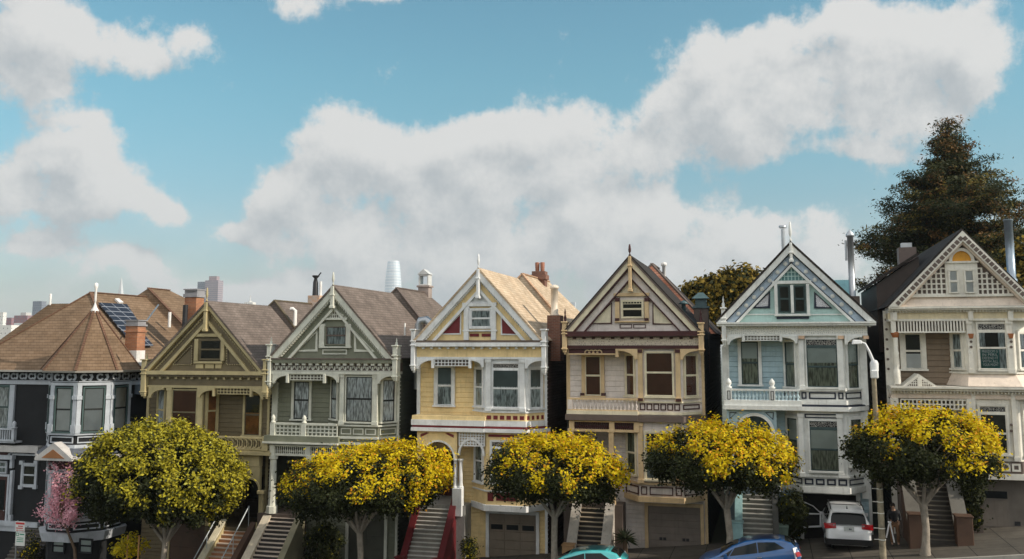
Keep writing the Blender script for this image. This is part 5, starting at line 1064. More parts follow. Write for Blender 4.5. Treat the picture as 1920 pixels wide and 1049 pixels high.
def dark_house():
    blk = C_('charcoal_paint', (.011, .012, .014), .8); tr = C_('silver_trim', (.46, .49, .53)); gs = C_('green_grey_sash', (.06, .10, .095)); red = C_('maroon_line', ())
    rm = shingles('tan_shingles', (.165, .108, .066), (.205, .138, .088), (.05, .031, .019), 1.5, .25, .4)
    cx, cy = at(168, 760, .5).x, .5; Rr = 1.98; gz = g(cx); Y0 = .9
    root = empty('corner_house', (cx-4, 3, gz), 'charcoal house with an octagonal corner turret and tan shingle roof, at the left edge', 'house'); r = root
    z = lambda py, px=130: at(px, py, 0).z
    Z = lambda py, Y=Y0, px=60: at(px, py, Y).z
    xr = cx+Rr-.3; xl = at(-60, 690, Y0).x; ze = Z(694)
    m = FR(0); m.box(xl, xr, -20, -Y0, gz-3, ze-.05); m.build('wall', blk, r)
    # roof
    xp = -41.6; ap = atx(170, 549, xp); bp = atx(258, 556, xp); z0 = ze
    m = MB(); y1 = bp.y+2; m.add([(xl-.4, Y0-.5, z0), (xr+.45, Y0-.5, z0), (xr+.45, y1, z0), (xl-.4, y1, z0), (xp, ap.y, ap.z), (xp, y1, ap.z)], [(0, 1, 4), (1, 2, 5, 4), (2, 3, 5), (3, 0, 4, 5), (3, 2, 1, 0)]); m.build('roof', rm, r)
    rp = atx(278, 541, xp); re = atx(318, 545, xp); k = (ap.z-z0)/(xr+.45-xp); w = (rp.z-z0)/k; fy = bp.y-1.
    m = MB(); m.add([(xp-w, fy, z0), (xp+w, fy, z0), (xp+w, re.y+9, z0), (xp-w, re.y+9, z0), (xp, rp.y, rp.z), (xp, re.y, re.z)], [(0, 1, 4), (1, 2, 5, 4), (2, 3, 5), (3, 0, 4, 5), (3, 2, 1, 0)]); m.build('rear_roof', rm, r)
    # left rear roof with a short level ridge
    a, b = at(93, 570, 9), at(136, 570, 9); c = at(-40, 682, 9)
    m = MB(); m.add([(c.x, 8, c.z), (b.x+1.5, 6.5, c.z), (b.x+1.5, 12, c.z), (c.x, 10, c.z), (a.x, 9, a.z), (b.x+1.5, 9, a.z)], [(0, 1, 5, 4), (1, 2, 5), (2, 3, 4, 5), (3, 0, 4), (3, 2, 1, 0)]); m.build('side_roof', rm, r)
    cap = shingles('ridge_shingles', (.13, .07, .045), (.16, .09, .06), (.05, .03, .02), 1., .12, .2)
    m = MB(); A = Vector((xp, ap.y, ap.z+.03))
    m.beam((xl-.4, Y0-.5, z0+.03), A, .2, .06); m.beam(A, (xp, y1, ap.z+.03), .2, .06); m.beam((xr+.45, Y0-.5, z0+.03), A, .2, .06); m.beam((xp+w, fy, z0+.03), (xp, rp.y, rp.z+.03), .22, .06); m.beam((xp, rp.y, rp.z+.03), (xp, re.y, re.z+.03), .2, .06); m.build('ridge_cap', cap, r)
    # eaves and scroll frieze on the main wall
    m = FR(0); m.box(xl-.45, xr+.5, -Y0-.1, -Y0+.6, ze-.1, ze); m.box(xr-.1, xr+.5, -19, -Y0-.1, ze-.1, ze); m.build('gutter', C_('pale_gutter', (.42, .40, .36)), r)
    zf0, zf1, zb0, zb1 = Z(713), Z(699), Z(721), Z(715)
    m = FR(Y0); scrolls(m, xl, xr-.05, zf0, zf1, .0); m.box(xl, xr, 0, .1, zb0, zb1)
    k = MB((xr, Y0, 0), pi/2); scrolls(k, .1, 14, zf0, zf1, .0); k.box(0, 16, 0, .1, zb0, zb1); join(m, k); m.build('scroll_frieze', tr, r)
    k = MB((xr, Y0, 0), pi/2); 
    k.prism([(1.2, z(744, 255)), (5.5, z(744, 255)), (5.5, zb0), (1.2, zb0)], .02, .35); k.build('side_awning', C_('blue_grey_shingle', (.2, .25, .32)), r)
    k = MB((xr, Y0, 0), pi/2); fw = (k.o, pi/2); window(r, fw, 6.2, 7.4, zb0-3.4, zb0-1.6, 0, gs, cur=None)
    # turret
    def facet(th, R_=Rr):
        n = Vector((sin(th), -cos(th), 0)); u = Vector((cos(th), sin(th), 0)); L = 2*R_*math.tan(pi/8); o = Vector((cx, cy, 0))+n*R_-u*L/2
        return (tuple(o), th), L
    def octa(R_, z0, z1, R2=None, m=None):
        m = m or MB(); q = []
        for zz, r_ in ((z0, R_), (z1, R2 or R_)):
            for k in range(8): t = pi/8+k*pi/4; rr = r_/cos(pi/8); q.append((cx+rr*cos(t), cy+rr*sin(t), zz))
        m.add(q, [tuple(range(8)), tuple(range(15, 7, -1))]+[(k, (k+1) % 8, (k+1) % 8+8, k+8) for k in range(8)]); return m
    zt = z(694, 150); zA = z(721, 150); zW = z(808, 150)
    octa(Rr, z(850, 150), zt).build('turret_wall', blk, r)
    octa(Rr+.55, zt-.1, zt+.0, Rr+.6).build('turret_gutter', C_('pale_gutter', ()), r)
    m = MB(); za = atx(175, 578, cx).z; q = []
    for k in range(8): t = pi/8+k*pi/4; rr = (Rr+.55)/cos(pi/8); q.append((cx+rr*cos(t), cy+rr*sin(t), zt))
    m.add(q+[(cx, cy, za+.05)], [tuple(range(8))]+[(k, (k+1) % 8, 8) for k in range(8)]); m.build('turret_roof', rm, r)
    m = MB(); [m.beam(Vector(p)+Vector((0, 0, .03)), (cx, cy, za+.08), .13, .05) for p in q]; m.build('ridge_cap', cap, r)
    zz = atx(175, 530, cx).z-za; MB().lathe((cx, cy, za-.25), [(.24, 0), (.22, .12), (.11, .3), (.05, .5), (.045, .62), (.07, .66), (.06, zz*.6), (.07, zz-.1), (.12, zz+.02), (.1, zz+.2), (.02, zz+.25)], 10).build('finial', C_('white_pipe', ()), r)
    c = at(94, 570, 9); MB().lathe((c.x, c.y, c.z-.1), [(.07, 0), (.1, .1), (.06, .3), (.09, .75), (.02, .8)], 8).build('finial', C_('white_pipe', ()), r)
    m = MB(); wm = MB(); sk = MB(); ps = MB()
    for dg in (-45, 0, 45, 90):
        fr, L = facet(radians(dg)); k = MB(*fr); scrolls(k, 0.02, L-.02, z(713, 150), z(699, 150), 0); k.box(-.03, L+.03, 0, .09, zA, z(716, 150)); join(m, k)
        k = MB(*fr); pw = .2
        for s0 in (0, L-pw): k.box(s0-.02, s0+pw, .0, .09, zW, zA); k.box(s0-.04, s0+pw+.03, 0, .15, zW, zW+.45); k.box(s0-.04, s0+pw+.03, 0, .15, zA-.75, zA-.55)
        join(ps, k)
        window(r, fr, pw+.13, L-pw-.13, zW+.12, zA-.14, 0, gs, t=.07, sash=C_('black_sash', ()), cur=BLIND, proud=.11)
        k = MB(*fr); k.ring(.1, L-.1, z(826, 150), z(814, 150), .06, .02, .07); join(sk, k)
    m.build('turret_frieze', tr, r); ps.build('pilaster', tr, r)
    octa(Rr+.12, zW-.1, zW+.03).build('belt_course', tr, r); sk.build('skirt_panel', tr, r); octa(Rr+.05, z(835, 150), z(829, 150), Rr+.02).build('belt_course', tr, r)
    octa(Rr+.5, z(848, 150), z(835, 150), Rr+.06).build('pent_roof', C_('slate_pent', (.09, .1, .12)), r); octa(Rr+.58, z(855, 150), z(848, 150)).build('cornice', C_('dove_trim', (.5, .48, .46)), r)
    # ground floor bay under the turret, pediment over its front
    R2 = Rr-.12; zg0, zg1 = z(985, 110), z(855, 110); octa(R2, z(1002, 110), zg1).build('bay_wall', blk, r); octa(R2+.2, z(1004, 110), z(988, 110), R2+.3).build('bay_base', tr, r); octa(R2+.1, z(968, 110), z(962, 110)).build('belt_course', tr, r)
    octa(R2+.1, z(880, 110), z(875, 110)).build('belt_course', tr, r); octa(R2+.04, z(875, 110), z(858, 110)).build('frieze', red, r)
    sw = MB(); sk = MB(); ps = MB()
    for dg in (-45, 0, 45, 90):
        fr, L = facet(radians(dg), R2); k = MB(*fr)
        for i in range(8):
            a = i/8; b_ = (i+1)/8; f = lambda t: z(861, 110)-.35*sin(pi*t)**.7
            k.prism([(L*(.05+.9*a), f(a)), (L*(.05+.9*b_), f(b_)), (L*(.05+.9*b_), f(b_)-.12), (L*(.05+.9*a), f(a)-.12)], .05, .1)
        join(sw, k); k = MB(*fr)
        for s0 in (0, L-.18): k.box(s0, s0+.18, 0, .08, z(962, 110), z(880, 110))
        join(ps, k); window(r, fr, .32, L-.32, z(958, 110), z(886, 110), 0, tr, t=.08, sash=gs, cur=SHEER)
        k = MB(*fr); k.ring(.1, L-.1, z(983, 110), z(972, 110), .06, .02, .05); join(sk, k)
    sw.build('swag', tr, r); ps.build('pilaster', tr, r); sk.build('skirt_panel', tr, r)
    fr, L = facet(0., Rr+.45); pm = C_('dove_trim', ()); zp0, zp1 = z(850, 119), z(822, 119); m = MB(*fr); m.prism([(-.1, zp0), (L/2+.05, zp1), (L+.25, zp0), (L+.25, zp0-.13), (-.1, zp0-.13)], .0, .25); m.prism([(-.1, zp0), (L/2, zp1), (L+.25, zp0)], -.9, .0); m.build('pediment', pm, r)
    MB(*fr).prism([(.35, zp0), (L/2+.05, zp1-.35), (L-.2, zp0)], .25, .27).build('pediment_panel', C_('copper_ornament', (.3, .13, .05)), r)
    k = MB(*facet(0., Rr)[0]); 
    for q in ((99, 120, 1012, 1036), (150, 172, 1012, 1036)): winpx(r, (q[0], q[2], q[1], q[3]), cy-Rr+.05, -.05, blk, t=.05, cur=PALEB, sill=False)
    octa(R2-.1, gz-3, z(1004, 110)).build('bay_plinth', blk, r)
    # front wall pieces left of the turret
    rects('wall_pilaster', tr, r, [(19, 722, 28, 805), (92, 722, 96, 805)], Y0, 0, .12); winpx(r, (-14, 725, 17, 802), Y0, 0, gs, t=.1, cur=LACE)
    rects('wall_cornice', C_('dove_trim', ()), r, [(-60, 834, 82, 846)], Y0, 0, .45); rects('wall_belt', tr, r, [(-60, 849, 82, 852.5), (-60, 976, 75, 985)], Y0, 0, .2)
    rects('skirt_board', tr, r, [(-60, 985, 75, 995)], Y0, 0, .12)
    x0, x1, z0, z1 = R(-20, 806, 30, 824, .4); m = FR(.4); m.box(x0, x1, -.0, .12, z1, z1+.1); m.box(x0, x1, .0, .12, z0-.1, z0); [m.box(x0+i*.16, x0+i*.16+.06, .02, .08, z0, z1) for i in range(int((x1-x0)/.16))]; m.box(x1-.16, x1, -.04, .16, z0-.1, z1+.1); m.box(x0, x1, -.85, .05, z0-.2, z0-.1); m.build('balconet', tr, r)
    MB().lathe((x1-.1, .34, z1+.1), [(.16, 0), (.18, .05), (.08, .1), (.13, .22), (.1, .32), (.01, .42)], 10).build('balconet_knob', tr, r)
    winpx(r, (44.5, 873, 67, 909), Y0, 0, tr, t=.14, sash=tr, sill=False, cur=None)
    rects('window_block', tr, r, [(39, 864, 46, 871), (66, 864, 73, 871), (37, 910, 44, 917), (64, 910, 71, 917)], Y0, 0, .13)
    rects('porch_column', tr, r, [(23, 846, 28, 878), (21, 882, 26, 965), (19, 965, 25, 980)], .9, 0, .2, .02); rects('porch_architrave', tr, r, [(-40, 852, 30, 860)], .9, 0, .3); rects('porch_rail', red, r, [(-40, 846, 20, 852)], .9, 0, .25)
    x0, x1, z0, z1 = R(-14, 893, 13, 990, Y0); door(r, x0, x1, Y0, z0, z1, tr, C_('dark_mahogany_door', (.05, .018, .015))); winpx(r, (-14, 866, 13, 886), Y0, 0, tr, t=.05, sill=False, cur=SHEER)
    st = C_('dim_step', (.13, .12, .11)); xa, xb = at(10, 1030, -.5).x, at(68, 1030, -.5).x; stairs(r, xa, xb, Y0, z(990), -1.4, g(-37), C_('dim_brown_riser', (.06, .05, .042)), st)
    # right roof slope fittings
    n = (Vector((xr+.45, 0, ze))-Vector((xp, 0, ap.z))); n = Vector((-n.z, 0, n.x)).normalized(); n = n if n.z > 0 else -n; P0 = Vector((xr+.45, 0, ze))
    def sheet(name, px, mat, lift, th):
        q = [onplane(*p, P0+n*lift, n) for p in px]; m = MB(); m.hexa([v-n*th for v in q]+q); return m.build(name, mat, r)
    sp_, nt, bs = nodes('solar_cells'); N = nt.nodes.new; tc = N('ShaderNodeTexCoord'); se = N('ShaderNodeSeparateXYZ'); cb = N('ShaderNodeCombineXYZ'); br = N('ShaderNodeTexBrick'); nt.links.new(tc.outputs['Object'], se.inputs[0]); nt.links.new(se.outputs[1], cb.inputs[0]); nt.links.new(se.outputs[0], cb.inputs[1]); nt.links.new(cb.outputs[0], br.inputs[0])
    br.offset = 0; br.inputs['Scale'].default_value = 1; br.inputs['Brick Width'].default_value = 1.; br.inputs['Row Height'].default_value = .42; br.inputs['Mortar Size'].default_value = .025; br.inputs['Color1'].default_value = (.014, .016, .026, 1); br.inputs['Color2'].default_value = (.02, .022, .034, 1); br.inputs['Mortar'].default_value = (.28, .29, .32, 1); nt.links.new(br.outputs[0], bs.inputs['Base Color']); bs.inputs['Roughness'].default_value = .5
    sheet('solar_panel', [(185, 567.5), (238, 570.5), (262, 606), (238, 632)], sp_, .22, .06); sheet('solar_panel', [(272, 629), (288, 648), (268, 649), (262, 636)], sp_, .22, .06)
    sheet('skylight', [(216, 560), (223, 559.5), (232, 567), (224, 567.5)], C_('white_pipe', ()), .15, .12)
    c = atx(252, 668, xr+.1); zt = atx(252, 612, xr+.1).z; bk = brickmat('orange_brick', (.34, .12, .055), (.42, .18, .085), (.26, .19, .14), .24, .085, .012)
    m = MB((c.x, c.y, 0)); m.box(-.42, .42, -.38, .38, c.z-.6, c.z+.32); m.build('chimney_base', C_('white_pipe', ()), r)
    m = MB((c.x, c.y, 0)); m.box(-.4, .4, -.36, .36, c.z+.32, zt); m.box(-.46, .46, -.42, .42, zt-.35, zt-.25); ch = m.build('chimney', bk, r); m = MB((c.x, c.y, 0)); m.box(-.47, .47, -.43, .43, zt, zt+.1); m.box(-.4, .4, -.36, .36, zt+.1, zt+.3); m.box(-.47, .47, -.43, .43, zt+.3, zt+.36); m.build('chimney_cap', C_('grey_cap_metal', (.3, .29, .3), .4), ch)
    m = MB(); m.tube([atx(275, 602, xr), atx(297, 572, xr-1.)], .05, 6).build('stay_rod', METAL, r)
    c = atx(363, 600, xr+.2); zt = atx(363, 552, xr+.2).z; m = MB((c.x, c.y, 0)); m.box(-.42, .42, -.42, .42, c.z-2.5, zt-.2); ch = m.build('chimney', bk, r); m = MB((c.x, c.y, 0)); m.box(-.5, .5, -.5, .5, zt-.2, zt); m.ring(-.46, .46, zt, zt+.25, .1, -.4, .4); m.box(-.5, .5, -.5, .5, zt+.25, zt+.32); m.build('chimney_cap', C_('grey_cap_metal', ()), ch)
    m = MB(); p = atx(345, 640, xr+.1); m.tube([p, (p.x, p.y, atx(345, 572, xr+.1).z)], .16, 8).build('flue', BLACKM, r)
    c = atx(318, 597, -38); MB().tube([(c.x, c.y, c.z-.6), (c.x, c.y, c.z+.4)], .1, 8).build('roof_vent', C_('white_pipe', ()), r)
# ================================================================== GROUND
def strip(name, y0, y1, dz, mat, th=.02, kind='structure', xs=(-420, -60, 60, 420)):
    m = MB()
    for a, b in zip(xs[:-1], xs[1:]): m.hexa([(a, y0, g(a)+dz-th), (b, y0, g(b)+dz-th), (b, y1, g(b)+dz-th), (a, y1, g(a)+dz-th), (a, y0, g(a)+dz), (b, y0, g(b)+dz), (b, y1, g(b)+dz), (a, y1, g(a)+dz)])
    return tag(m.build(name, mat), kind=kind)
def ground():
    gr, nt, b = nodes('ground_earth'); N = nt.nodes.new; tc = N('ShaderNodeTexCoord'); no = N('ShaderNodeTexNoise'); no.inputs['Scale'].default_value = .05; no.inputs['Detail'].default_value = 8; nt.links.new(tc.outputs['Object'], no.inputs[0])
    cr = N('ShaderNodeValToRGB'); cr.color_ramp.elements[0].color = (.05, .055, .03, 1); cr.color_ramp.elements[0].position = .35; cr.color_ramp.elements[1].color = (.11, .115, .07, 1); cr.color_ramp.elements[1].position = .65; nt.links.new(no.outputs[0], cr.inputs[0]); nt.links.new(cr.outputs[0], b.inputs['Base Color']); b.inputs['Roughness'].default_value = .95
    xs = [-9000, -3000, -800, -300, -60, 0, 60, 300, 800, 3000, 9000]; ys = [-3000, -600, -220, -160, -100, -62, -18, 0, 25, 60, 200, 800, 3000, 9000]
    def zz(x, y): return g(x)-.24-(0 if y < 25 else min(55, (y-25)*.12))+(0 if y > -62 else min(26, (-62-y)*.26))
    m = MB(); m.add([(x, y, zz(x, y)) for y in ys for x in xs], [(j*len(xs)+i, j*len(xs)+i+1, (j+1)*len(xs)+i+1, (j+1)*len(xs)+i) for j in range(len(ys)-1) for i in range(len(xs)-1)]); tag(m.build('ground', gr), kind='structure')
    strip('street', -18, -4.55, -.15, paint('asphalt', (.05, .05, .052), .9, .3, .3, 2., .4)); strip('kerb', -4.55, -4.4, .0, paint('kerb_concrete', (.34, .32, .28), .85, .25, .4), .3, xs=(-60, 60))
    sw = brickmat('sidewalk_slabs', (.075, .067, .055), (.1, .088, .072), (.022, .02, .018), 1.5, 1.5, .02, .9, .35, 1.)
    nt = sw.node_tree; se = [n for n in nt.nodes if n.type == 'SEPXYZ'][0]; cb = [n for n in nt.nodes if n.type == 'COMBXYZ'][0]; nt.links.new(se.outputs[0], cb.inputs[0]); nt.links.new(se.outputs[1], cb.inputs[1]); [n for n in nt.nodes if n.type == 'TEX_BRICK'][0].offset = 0
    strip('sidewalk', -4.4, 1.1, .0, sw, .2, xs=(-60, 60))
    m = MB()
    for x in np.arange(-55, 40, 7.5): m.quad((x, -6.9, g(x)-.143), (x+.1, -6.9, g(x+.1)-.143), (x+.1, -4.7, g(x+.1)-.143), (x, -4.7, g(x)-.143))
    tag(m.build('parking_marks', paint('road_paint', (.7, .7, .68), .7, .2, .5)), kind='structure')
# ================================================================== FOLIAGE
def leafmat(name, c1, c2, c3=None, trans=.25, sc=2.5):
    m, nt, b = nodes(name); N = nt.nodes.new; L = nt.links.new
    tc = N('ShaderNodeTexCoord'); n1 = N('ShaderNodeTexNoise'); n1.inputs['Scale'].default_value = sc; n1.inputs['Detail'].default_value = 5; n1.inputs['Roughness'].default_value = .8; L(tc.outputs['Object'], n1.inputs[0])
    r = N('ShaderNodeValToRGB'); r.color_ramp.elements[0].color = (*c1, 1); r.color_ramp.elements[0].position = .38; r.color_ramp.elements[1].color = (*c2, 1); r.color_ramp.elements[1].position = .58
    if c3: e = r.color_ramp.elements.new(.68); e.color = (*c3, 1)
    L(n1.outputs[0], r.inputs[0]); L(r.outputs[0], b.inputs['Base Color']); b.inputs['Roughness'].default_value = .65; b.inputs['Specular IOR Level'].default_value = .2
    t = N('ShaderNodeBsdfTranslucent'); L(r.outputs[0], t.inputs[0]); mx = N('ShaderNodeMixShader'); mx.inputs[0].default_value = trans; L(b.outputs[0], mx.inputs[1]); L(t.outputs[0], mx.inputs[2]); L(mx.outputs[0], nt.nodes['Material Output'].inputs[0]); return m
def leafmesh(name, P, Nn, size, asp, midx, mats, parent, rng):
    """one small folded leaf per point; P positions, Nn facing, midx material index"""
    n = len(P); Nn = Nn+rng.normal(0, .55, (n, 3)); Nn /= np.linalg.norm(Nn, axis=1, keepdims=True)+1e-9
    A = rng.normal(0, 1, (n, 3)); A -= Nn*np.sum(A*Nn, 1, keepdims=True); A /= np.linalg.norm(A, axis=1, keepdims=True)+1e-9; B = np.cross(Nn, A)
    s = (size*rng.uniform(.6, 1.35, n))[:, None]
    V = np.stack([P-A*s, P-B*s*asp+Nn*s*.12, P+A*s, P+B*s*asp+Nn*s*.12], 1).reshape(-1, 3)
    me = bpy.data.meshes.new(name); me.vertices.add(4*n); me.vertices.foreach_set('co', V.astype('f').ravel()); me.loops.add(4*n); me.loops.foreach_set('vertex_index', np.arange(4*n)); me.polygons.add(n); me.polygons.foreach_set('loop_start', np.arange(0, 4*n, 4)); me.polygons.foreach_set('loop_total', np.full(n, 4)); me.polygons.foreach_set('material_index', midx.astype(np.int32))
    for m in mats: me.materials.append(m)
    me.update(calc_edges=True); me.validate(); o = bpy.data.objects.new(name, me); COL.objects.link(o); return attach(o, parent)
BARK = paint('pale_grey_bark', (.30, .26, .21), .9, .35, .6, 4., .8); DBARK = paint('brown_bark', (.12, .08, .05), .9, .35, .6, 4., .8)
def limbs(m, base, top, r0, n, spread, rng, crown_z, rx, ry):
    base = Vector(base); top = Vector(top); mid = base.lerp(top, .5)+Vector((rng.uniform(-.12, .12), rng.uniform(-.1, .1), 0))
    m.tube([base-Vector((0, 0, .3)), base+Vector((0, 0, .1)), base.lerp(mid, .4), mid, top], [r0*1.7, r0*1.35, r0*1.05, r0*.92, r0*.95], 10)
    for i in range(n):
        a = 2*pi*i/n+rng.uniform(-.3, .3); e = Vector((top.x+cos(a)*rx*spread, top.y+sin(a)*ry*spread, crown_z+rng.uniform(-.3, .5)))
        k1 = top.lerp(e, .3)+Vector((rng.uniform(-.15, .15), 0, .12)); k2 = top.lerp(e, .65)+Vector((rng.uniform(-.15, .15), rng.uniform(-.15, .15), .3))
        m.tube([top-Vector((0, 0, .15)), k1, k2, e], [r0*.62, r0*.42, r0*.3, r0*.12], 6)
        for _ in range(2):
            f = e+Vector((rng.uniform(-.9, .9), rng.uniform(-.9, .9), rng.uniform(.2, 1.1))); m.tube([k2, k2.lerp(f, .5)+Vector((0, 0, .1)), f], [r0*.2, r0*.14, r0*.05], 5)
def mop_tree(label, px, base_px, seed, lit_share, lobes, mats, dens=1.15, Y=-3.7, leafs=.069, tilt=0., group='round street trees along the sidewalk', thr=.1):
    """px = crown left, top, right, bottom in the view; flush = share of outer leaves in the painted sunlit colour"""
    rng = np.random.default_rng(seed); x0, x1, z0, z1 = R(*px, Y); cx, cz = (x0+x1)/2, (z0+z1)/2; rx, rz = (x1-x0)/2-.14, (z1-z0)/2-.1; ry = min(rx*.85, 3.1)
    bx = at(*base_px, Y).x; root = empty('street_tree', (bx, Y, g(bx)), label, 'tree', group)
    tz = z0+rz*.28; m = MB(); limbs(m, (bx, Y, g(bx)), (bx+(cx-bx)*.15, Y, max(g(bx)+1.0, z0-.25)), .15, 8, .66, rng, cz-.1*rz, rx, ry); m.build('trunk', BARK, root)
    # clumps over a lobed crown, flattened below
    N = int(430*dens*(rx*rz)/7); d = rng.normal(0, 1, (N, 3)); d /= np.linalg.norm(d, axis=1, keepdims=True)
    lob = np.ones(N)
    for (lx, ly, lz, amp, w) in lobes:
        v = np.array([lx, ly, lz]); v = v/np.linalg.norm(v); lob += amp*np.exp(-(1-d@v)/w)
    lob += .05*np.sin(d[:, 0]*9+seed)*np.cos(d[:, 2]*8+d[:, 1]*7)
    rad = np.where(rng.random(N) < .78, rng.uniform(.84, 1.0, N), rng.uniform(.45, .84, N))
    C = d*rad[:, None]*lob[:, None]*np.array([rx, ry, rz]); C[:, 2] = np.where(C[:, 2] < 0, C[:, 2]*(.98-.38*np.exp(-(C[:, 0]/rx)**2*5)), C[:, 2])
    C[:, 2] += tilt*C[:, 0]/rx; C += np.array([cx, Y, cz]); k = 100; cr = rng.uniform(.24, .42, N)
    P = C[:, None, :]+rng.normal(0, .55, (N, k, 3))*cr[:, None, None]; dn = d/np.array([rx, ry, rz]); dn /= np.linalg.norm(dn, axis=1, keepdims=True)
    outer = np.sum((P-C[:, None, :])*dn[:, None, :], 2)/cr[:, None]
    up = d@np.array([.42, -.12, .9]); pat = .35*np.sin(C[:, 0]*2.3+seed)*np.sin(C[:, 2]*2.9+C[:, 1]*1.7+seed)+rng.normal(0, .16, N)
    score = up+pat+.25*np.sin(C[:, 0]*5.1+C[:, 1]*2+seed)*np.cos(C[:, 2]*4.7+seed); yes = (score > thr) & (rad > .8); ymix = yes[:, None] & (outer > -.7) & (rng.random((N, k)) < lit_share)  # sunward clumps take the bright leaves, others near-black: sun and shade painted in
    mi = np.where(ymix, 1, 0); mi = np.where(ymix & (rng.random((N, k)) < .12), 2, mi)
    P = P.reshape(-1, 3); Nn = np.repeat(dn*.6+np.array([0, 0, .5]), k, 0)
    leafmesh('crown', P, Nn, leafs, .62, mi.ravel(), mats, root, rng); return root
def trees():
    dg = leafmat('dark_leaf', (.012, .016, .005), (.035, .042, .010)); ye = leafmat('sunlit_yellow_leaf', (.52, .41, .010), (.76, .58, .010), (.80, .70, .03), .38, 3.2); orr = leafmat('sunlit_orange_leaf', (.62, .26, .01), (.7, .34, .02))  # in the crowns yellow and orange paint sunlight, dark green paints shade
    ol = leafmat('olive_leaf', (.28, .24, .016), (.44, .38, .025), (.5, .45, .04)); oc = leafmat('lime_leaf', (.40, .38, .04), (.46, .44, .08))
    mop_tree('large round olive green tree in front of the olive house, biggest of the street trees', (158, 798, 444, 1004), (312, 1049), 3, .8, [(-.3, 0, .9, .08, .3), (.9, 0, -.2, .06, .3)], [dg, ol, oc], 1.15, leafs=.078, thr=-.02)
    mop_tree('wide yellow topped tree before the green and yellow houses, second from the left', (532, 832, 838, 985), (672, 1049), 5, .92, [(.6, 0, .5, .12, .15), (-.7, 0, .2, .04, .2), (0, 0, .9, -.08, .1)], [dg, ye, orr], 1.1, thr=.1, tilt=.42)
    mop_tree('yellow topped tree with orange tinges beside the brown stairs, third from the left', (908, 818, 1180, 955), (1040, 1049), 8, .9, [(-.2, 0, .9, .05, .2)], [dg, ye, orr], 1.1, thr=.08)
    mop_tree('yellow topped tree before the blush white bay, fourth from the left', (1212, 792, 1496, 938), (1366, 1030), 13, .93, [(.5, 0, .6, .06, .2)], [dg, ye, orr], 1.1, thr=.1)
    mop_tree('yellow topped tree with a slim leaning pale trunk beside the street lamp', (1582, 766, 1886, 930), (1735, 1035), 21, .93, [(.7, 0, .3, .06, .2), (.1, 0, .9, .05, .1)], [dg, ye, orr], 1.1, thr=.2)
    # pink blossom tree
    rng = np.random.default_rng(4); pk = leafmat('pink_blossom', (.7, .32, .38), (.82, .5, .56), (.85, .62, .66), .35); root = empty('blossom_tree', (at(140, 1049, -2).x, -2, g(-36)), 'small pink blossom tree in front of the turret bay', 'tree')
    m = MB(); b0 = Vector((at(150, 1049, -2).x, -2, g(-36)-.3)); q = [at(*p, -2) for p in ((128, 1000), (112, 960), (118, 905))]; m.tube([b0, at(140, 1030, -2), q[0], q[1], q[2]], [.1, .08, .06, .045, .02], 7); ends = [(78, 940), (90, 900), (100, 880), (122, 870), (135, 885), (140, 930), (80, 960), (110, 925), (128, 950), (145, 960), (95, 925)]
    P = []; D = []
    for e in ends:
        e3 = at(*e, -2)+Vector((0, rng.uniform(-.7, .7), 0)); s_ = q[1].lerp(q[0], rng.random()); mid = s_.lerp(e3, .5)+Vector((0, 0, .1)); m.tube([s_, mid, e3], [.035, .025, .01], 5)
        for t in np.linspace(.3, 1.1, 16): p = s_.lerp(e3, t); P.append(p); 
    m.build('trunk', DBARK, root); P = np.array(P); C = np.repeat(P, 26, 0)+rng.normal(0, .17, (len(P)*26, 3)); leafmesh('blossom', C, np.tile([0., -.3, .6], (len(C), 1)), .05, .8, np.zeros(len(C)), [pk], root, rng)
    # staked sapling
    root = empty('young_tree', (at(238, 1049, -3.7).x, -3.7, g(-32)), 'young yellow leaved sapling tied between two stakes', 'tree'); x0, x1, z0, z1 = R(206, 1000, 272, 1060, -3.7); cx, cz = (x0+x1)/2, (z0+z1)/2; C = rng.normal(0, 1, (40, 3)); C /= np.linalg.norm(C, axis=1, keepdims=True); C = C*rng.uniform(.3, 1, (40, 1))*np.array([(x1-x0)/2, .8, (z1-z0)/2])+np.array([cx, -3.7, cz]); P = np.repeat(C, 26, 0)+rng.normal(0, .14, (1040, 3))
    MB().tube([(cx, -3.7, g(cx)-.2), (cx+.05, -3.7, cz), (cx, -3.7, z1)], [.04, .03, .01], 6).build('trunk', DBARK, root); leafmesh('crown', P, np.tile([0., -.3, .6], (1040, 1)), .07, .6, (rng.random(1040) < .5).astype(int), [ol, ye], root, rng)
    for px in (240, 261): c = at(px, 1004, -4.0); tag(MB().tube([(c.x, -4.0, g(c.x)-.2), (c.x, -4.0, c.z)], .045, 7).build('tree_stake', paint('raw_stake_wood', (.5, .26, .1), .8)), 'wooden stake on the %s side of the young sapling' % ('left' if px == 240 else 'right'), 'stake', 'sapling stakes')
    # low shrubs
    def shrub(name, label, px, Y, mats, sd, n=60, leaf=.08, frac=.15):
        rng = np.random.default_rng(sd); x0, x1, z0, z1 = R(*px, Y); z0 = min(z0, g((x0+x1)/2)+.1); c = np.array([(x0+x1)/2, Y, (z0+z1)/2]); rad = np.array([(x1-x0)/2, min(.8, (x1-x0)/2), (z1-z0)/2])*.9; root = empty(name, (c[0], Y, g(c[0])), label, 'shrub')
        d = rng.normal(0, 1, (n, 3)); d /= np.linalg.norm(d, axis=1, keepdims=True); C = c+d*rad*rng.uniform(.5, 1, (n, 1)); P = np.repeat(C, 50, 0)+rng.normal(0, .15, (n*50, 3)); m = MB()
        for _ in range(6): e = Vector(C[rng.integers(n)]); m.tube([(c[0], Y, g(c[0])-.1), Vector((c[0], Y, c[2])).lerp(e, .4), e], [.05, .035, .012], 5)
        m.build('stem', DBARK, root); leafmesh('foliage', P, np.repeat(d, 50, 0), leaf, .6, (rng.random(n*50) < frac).astype(int), mats, root, rng)
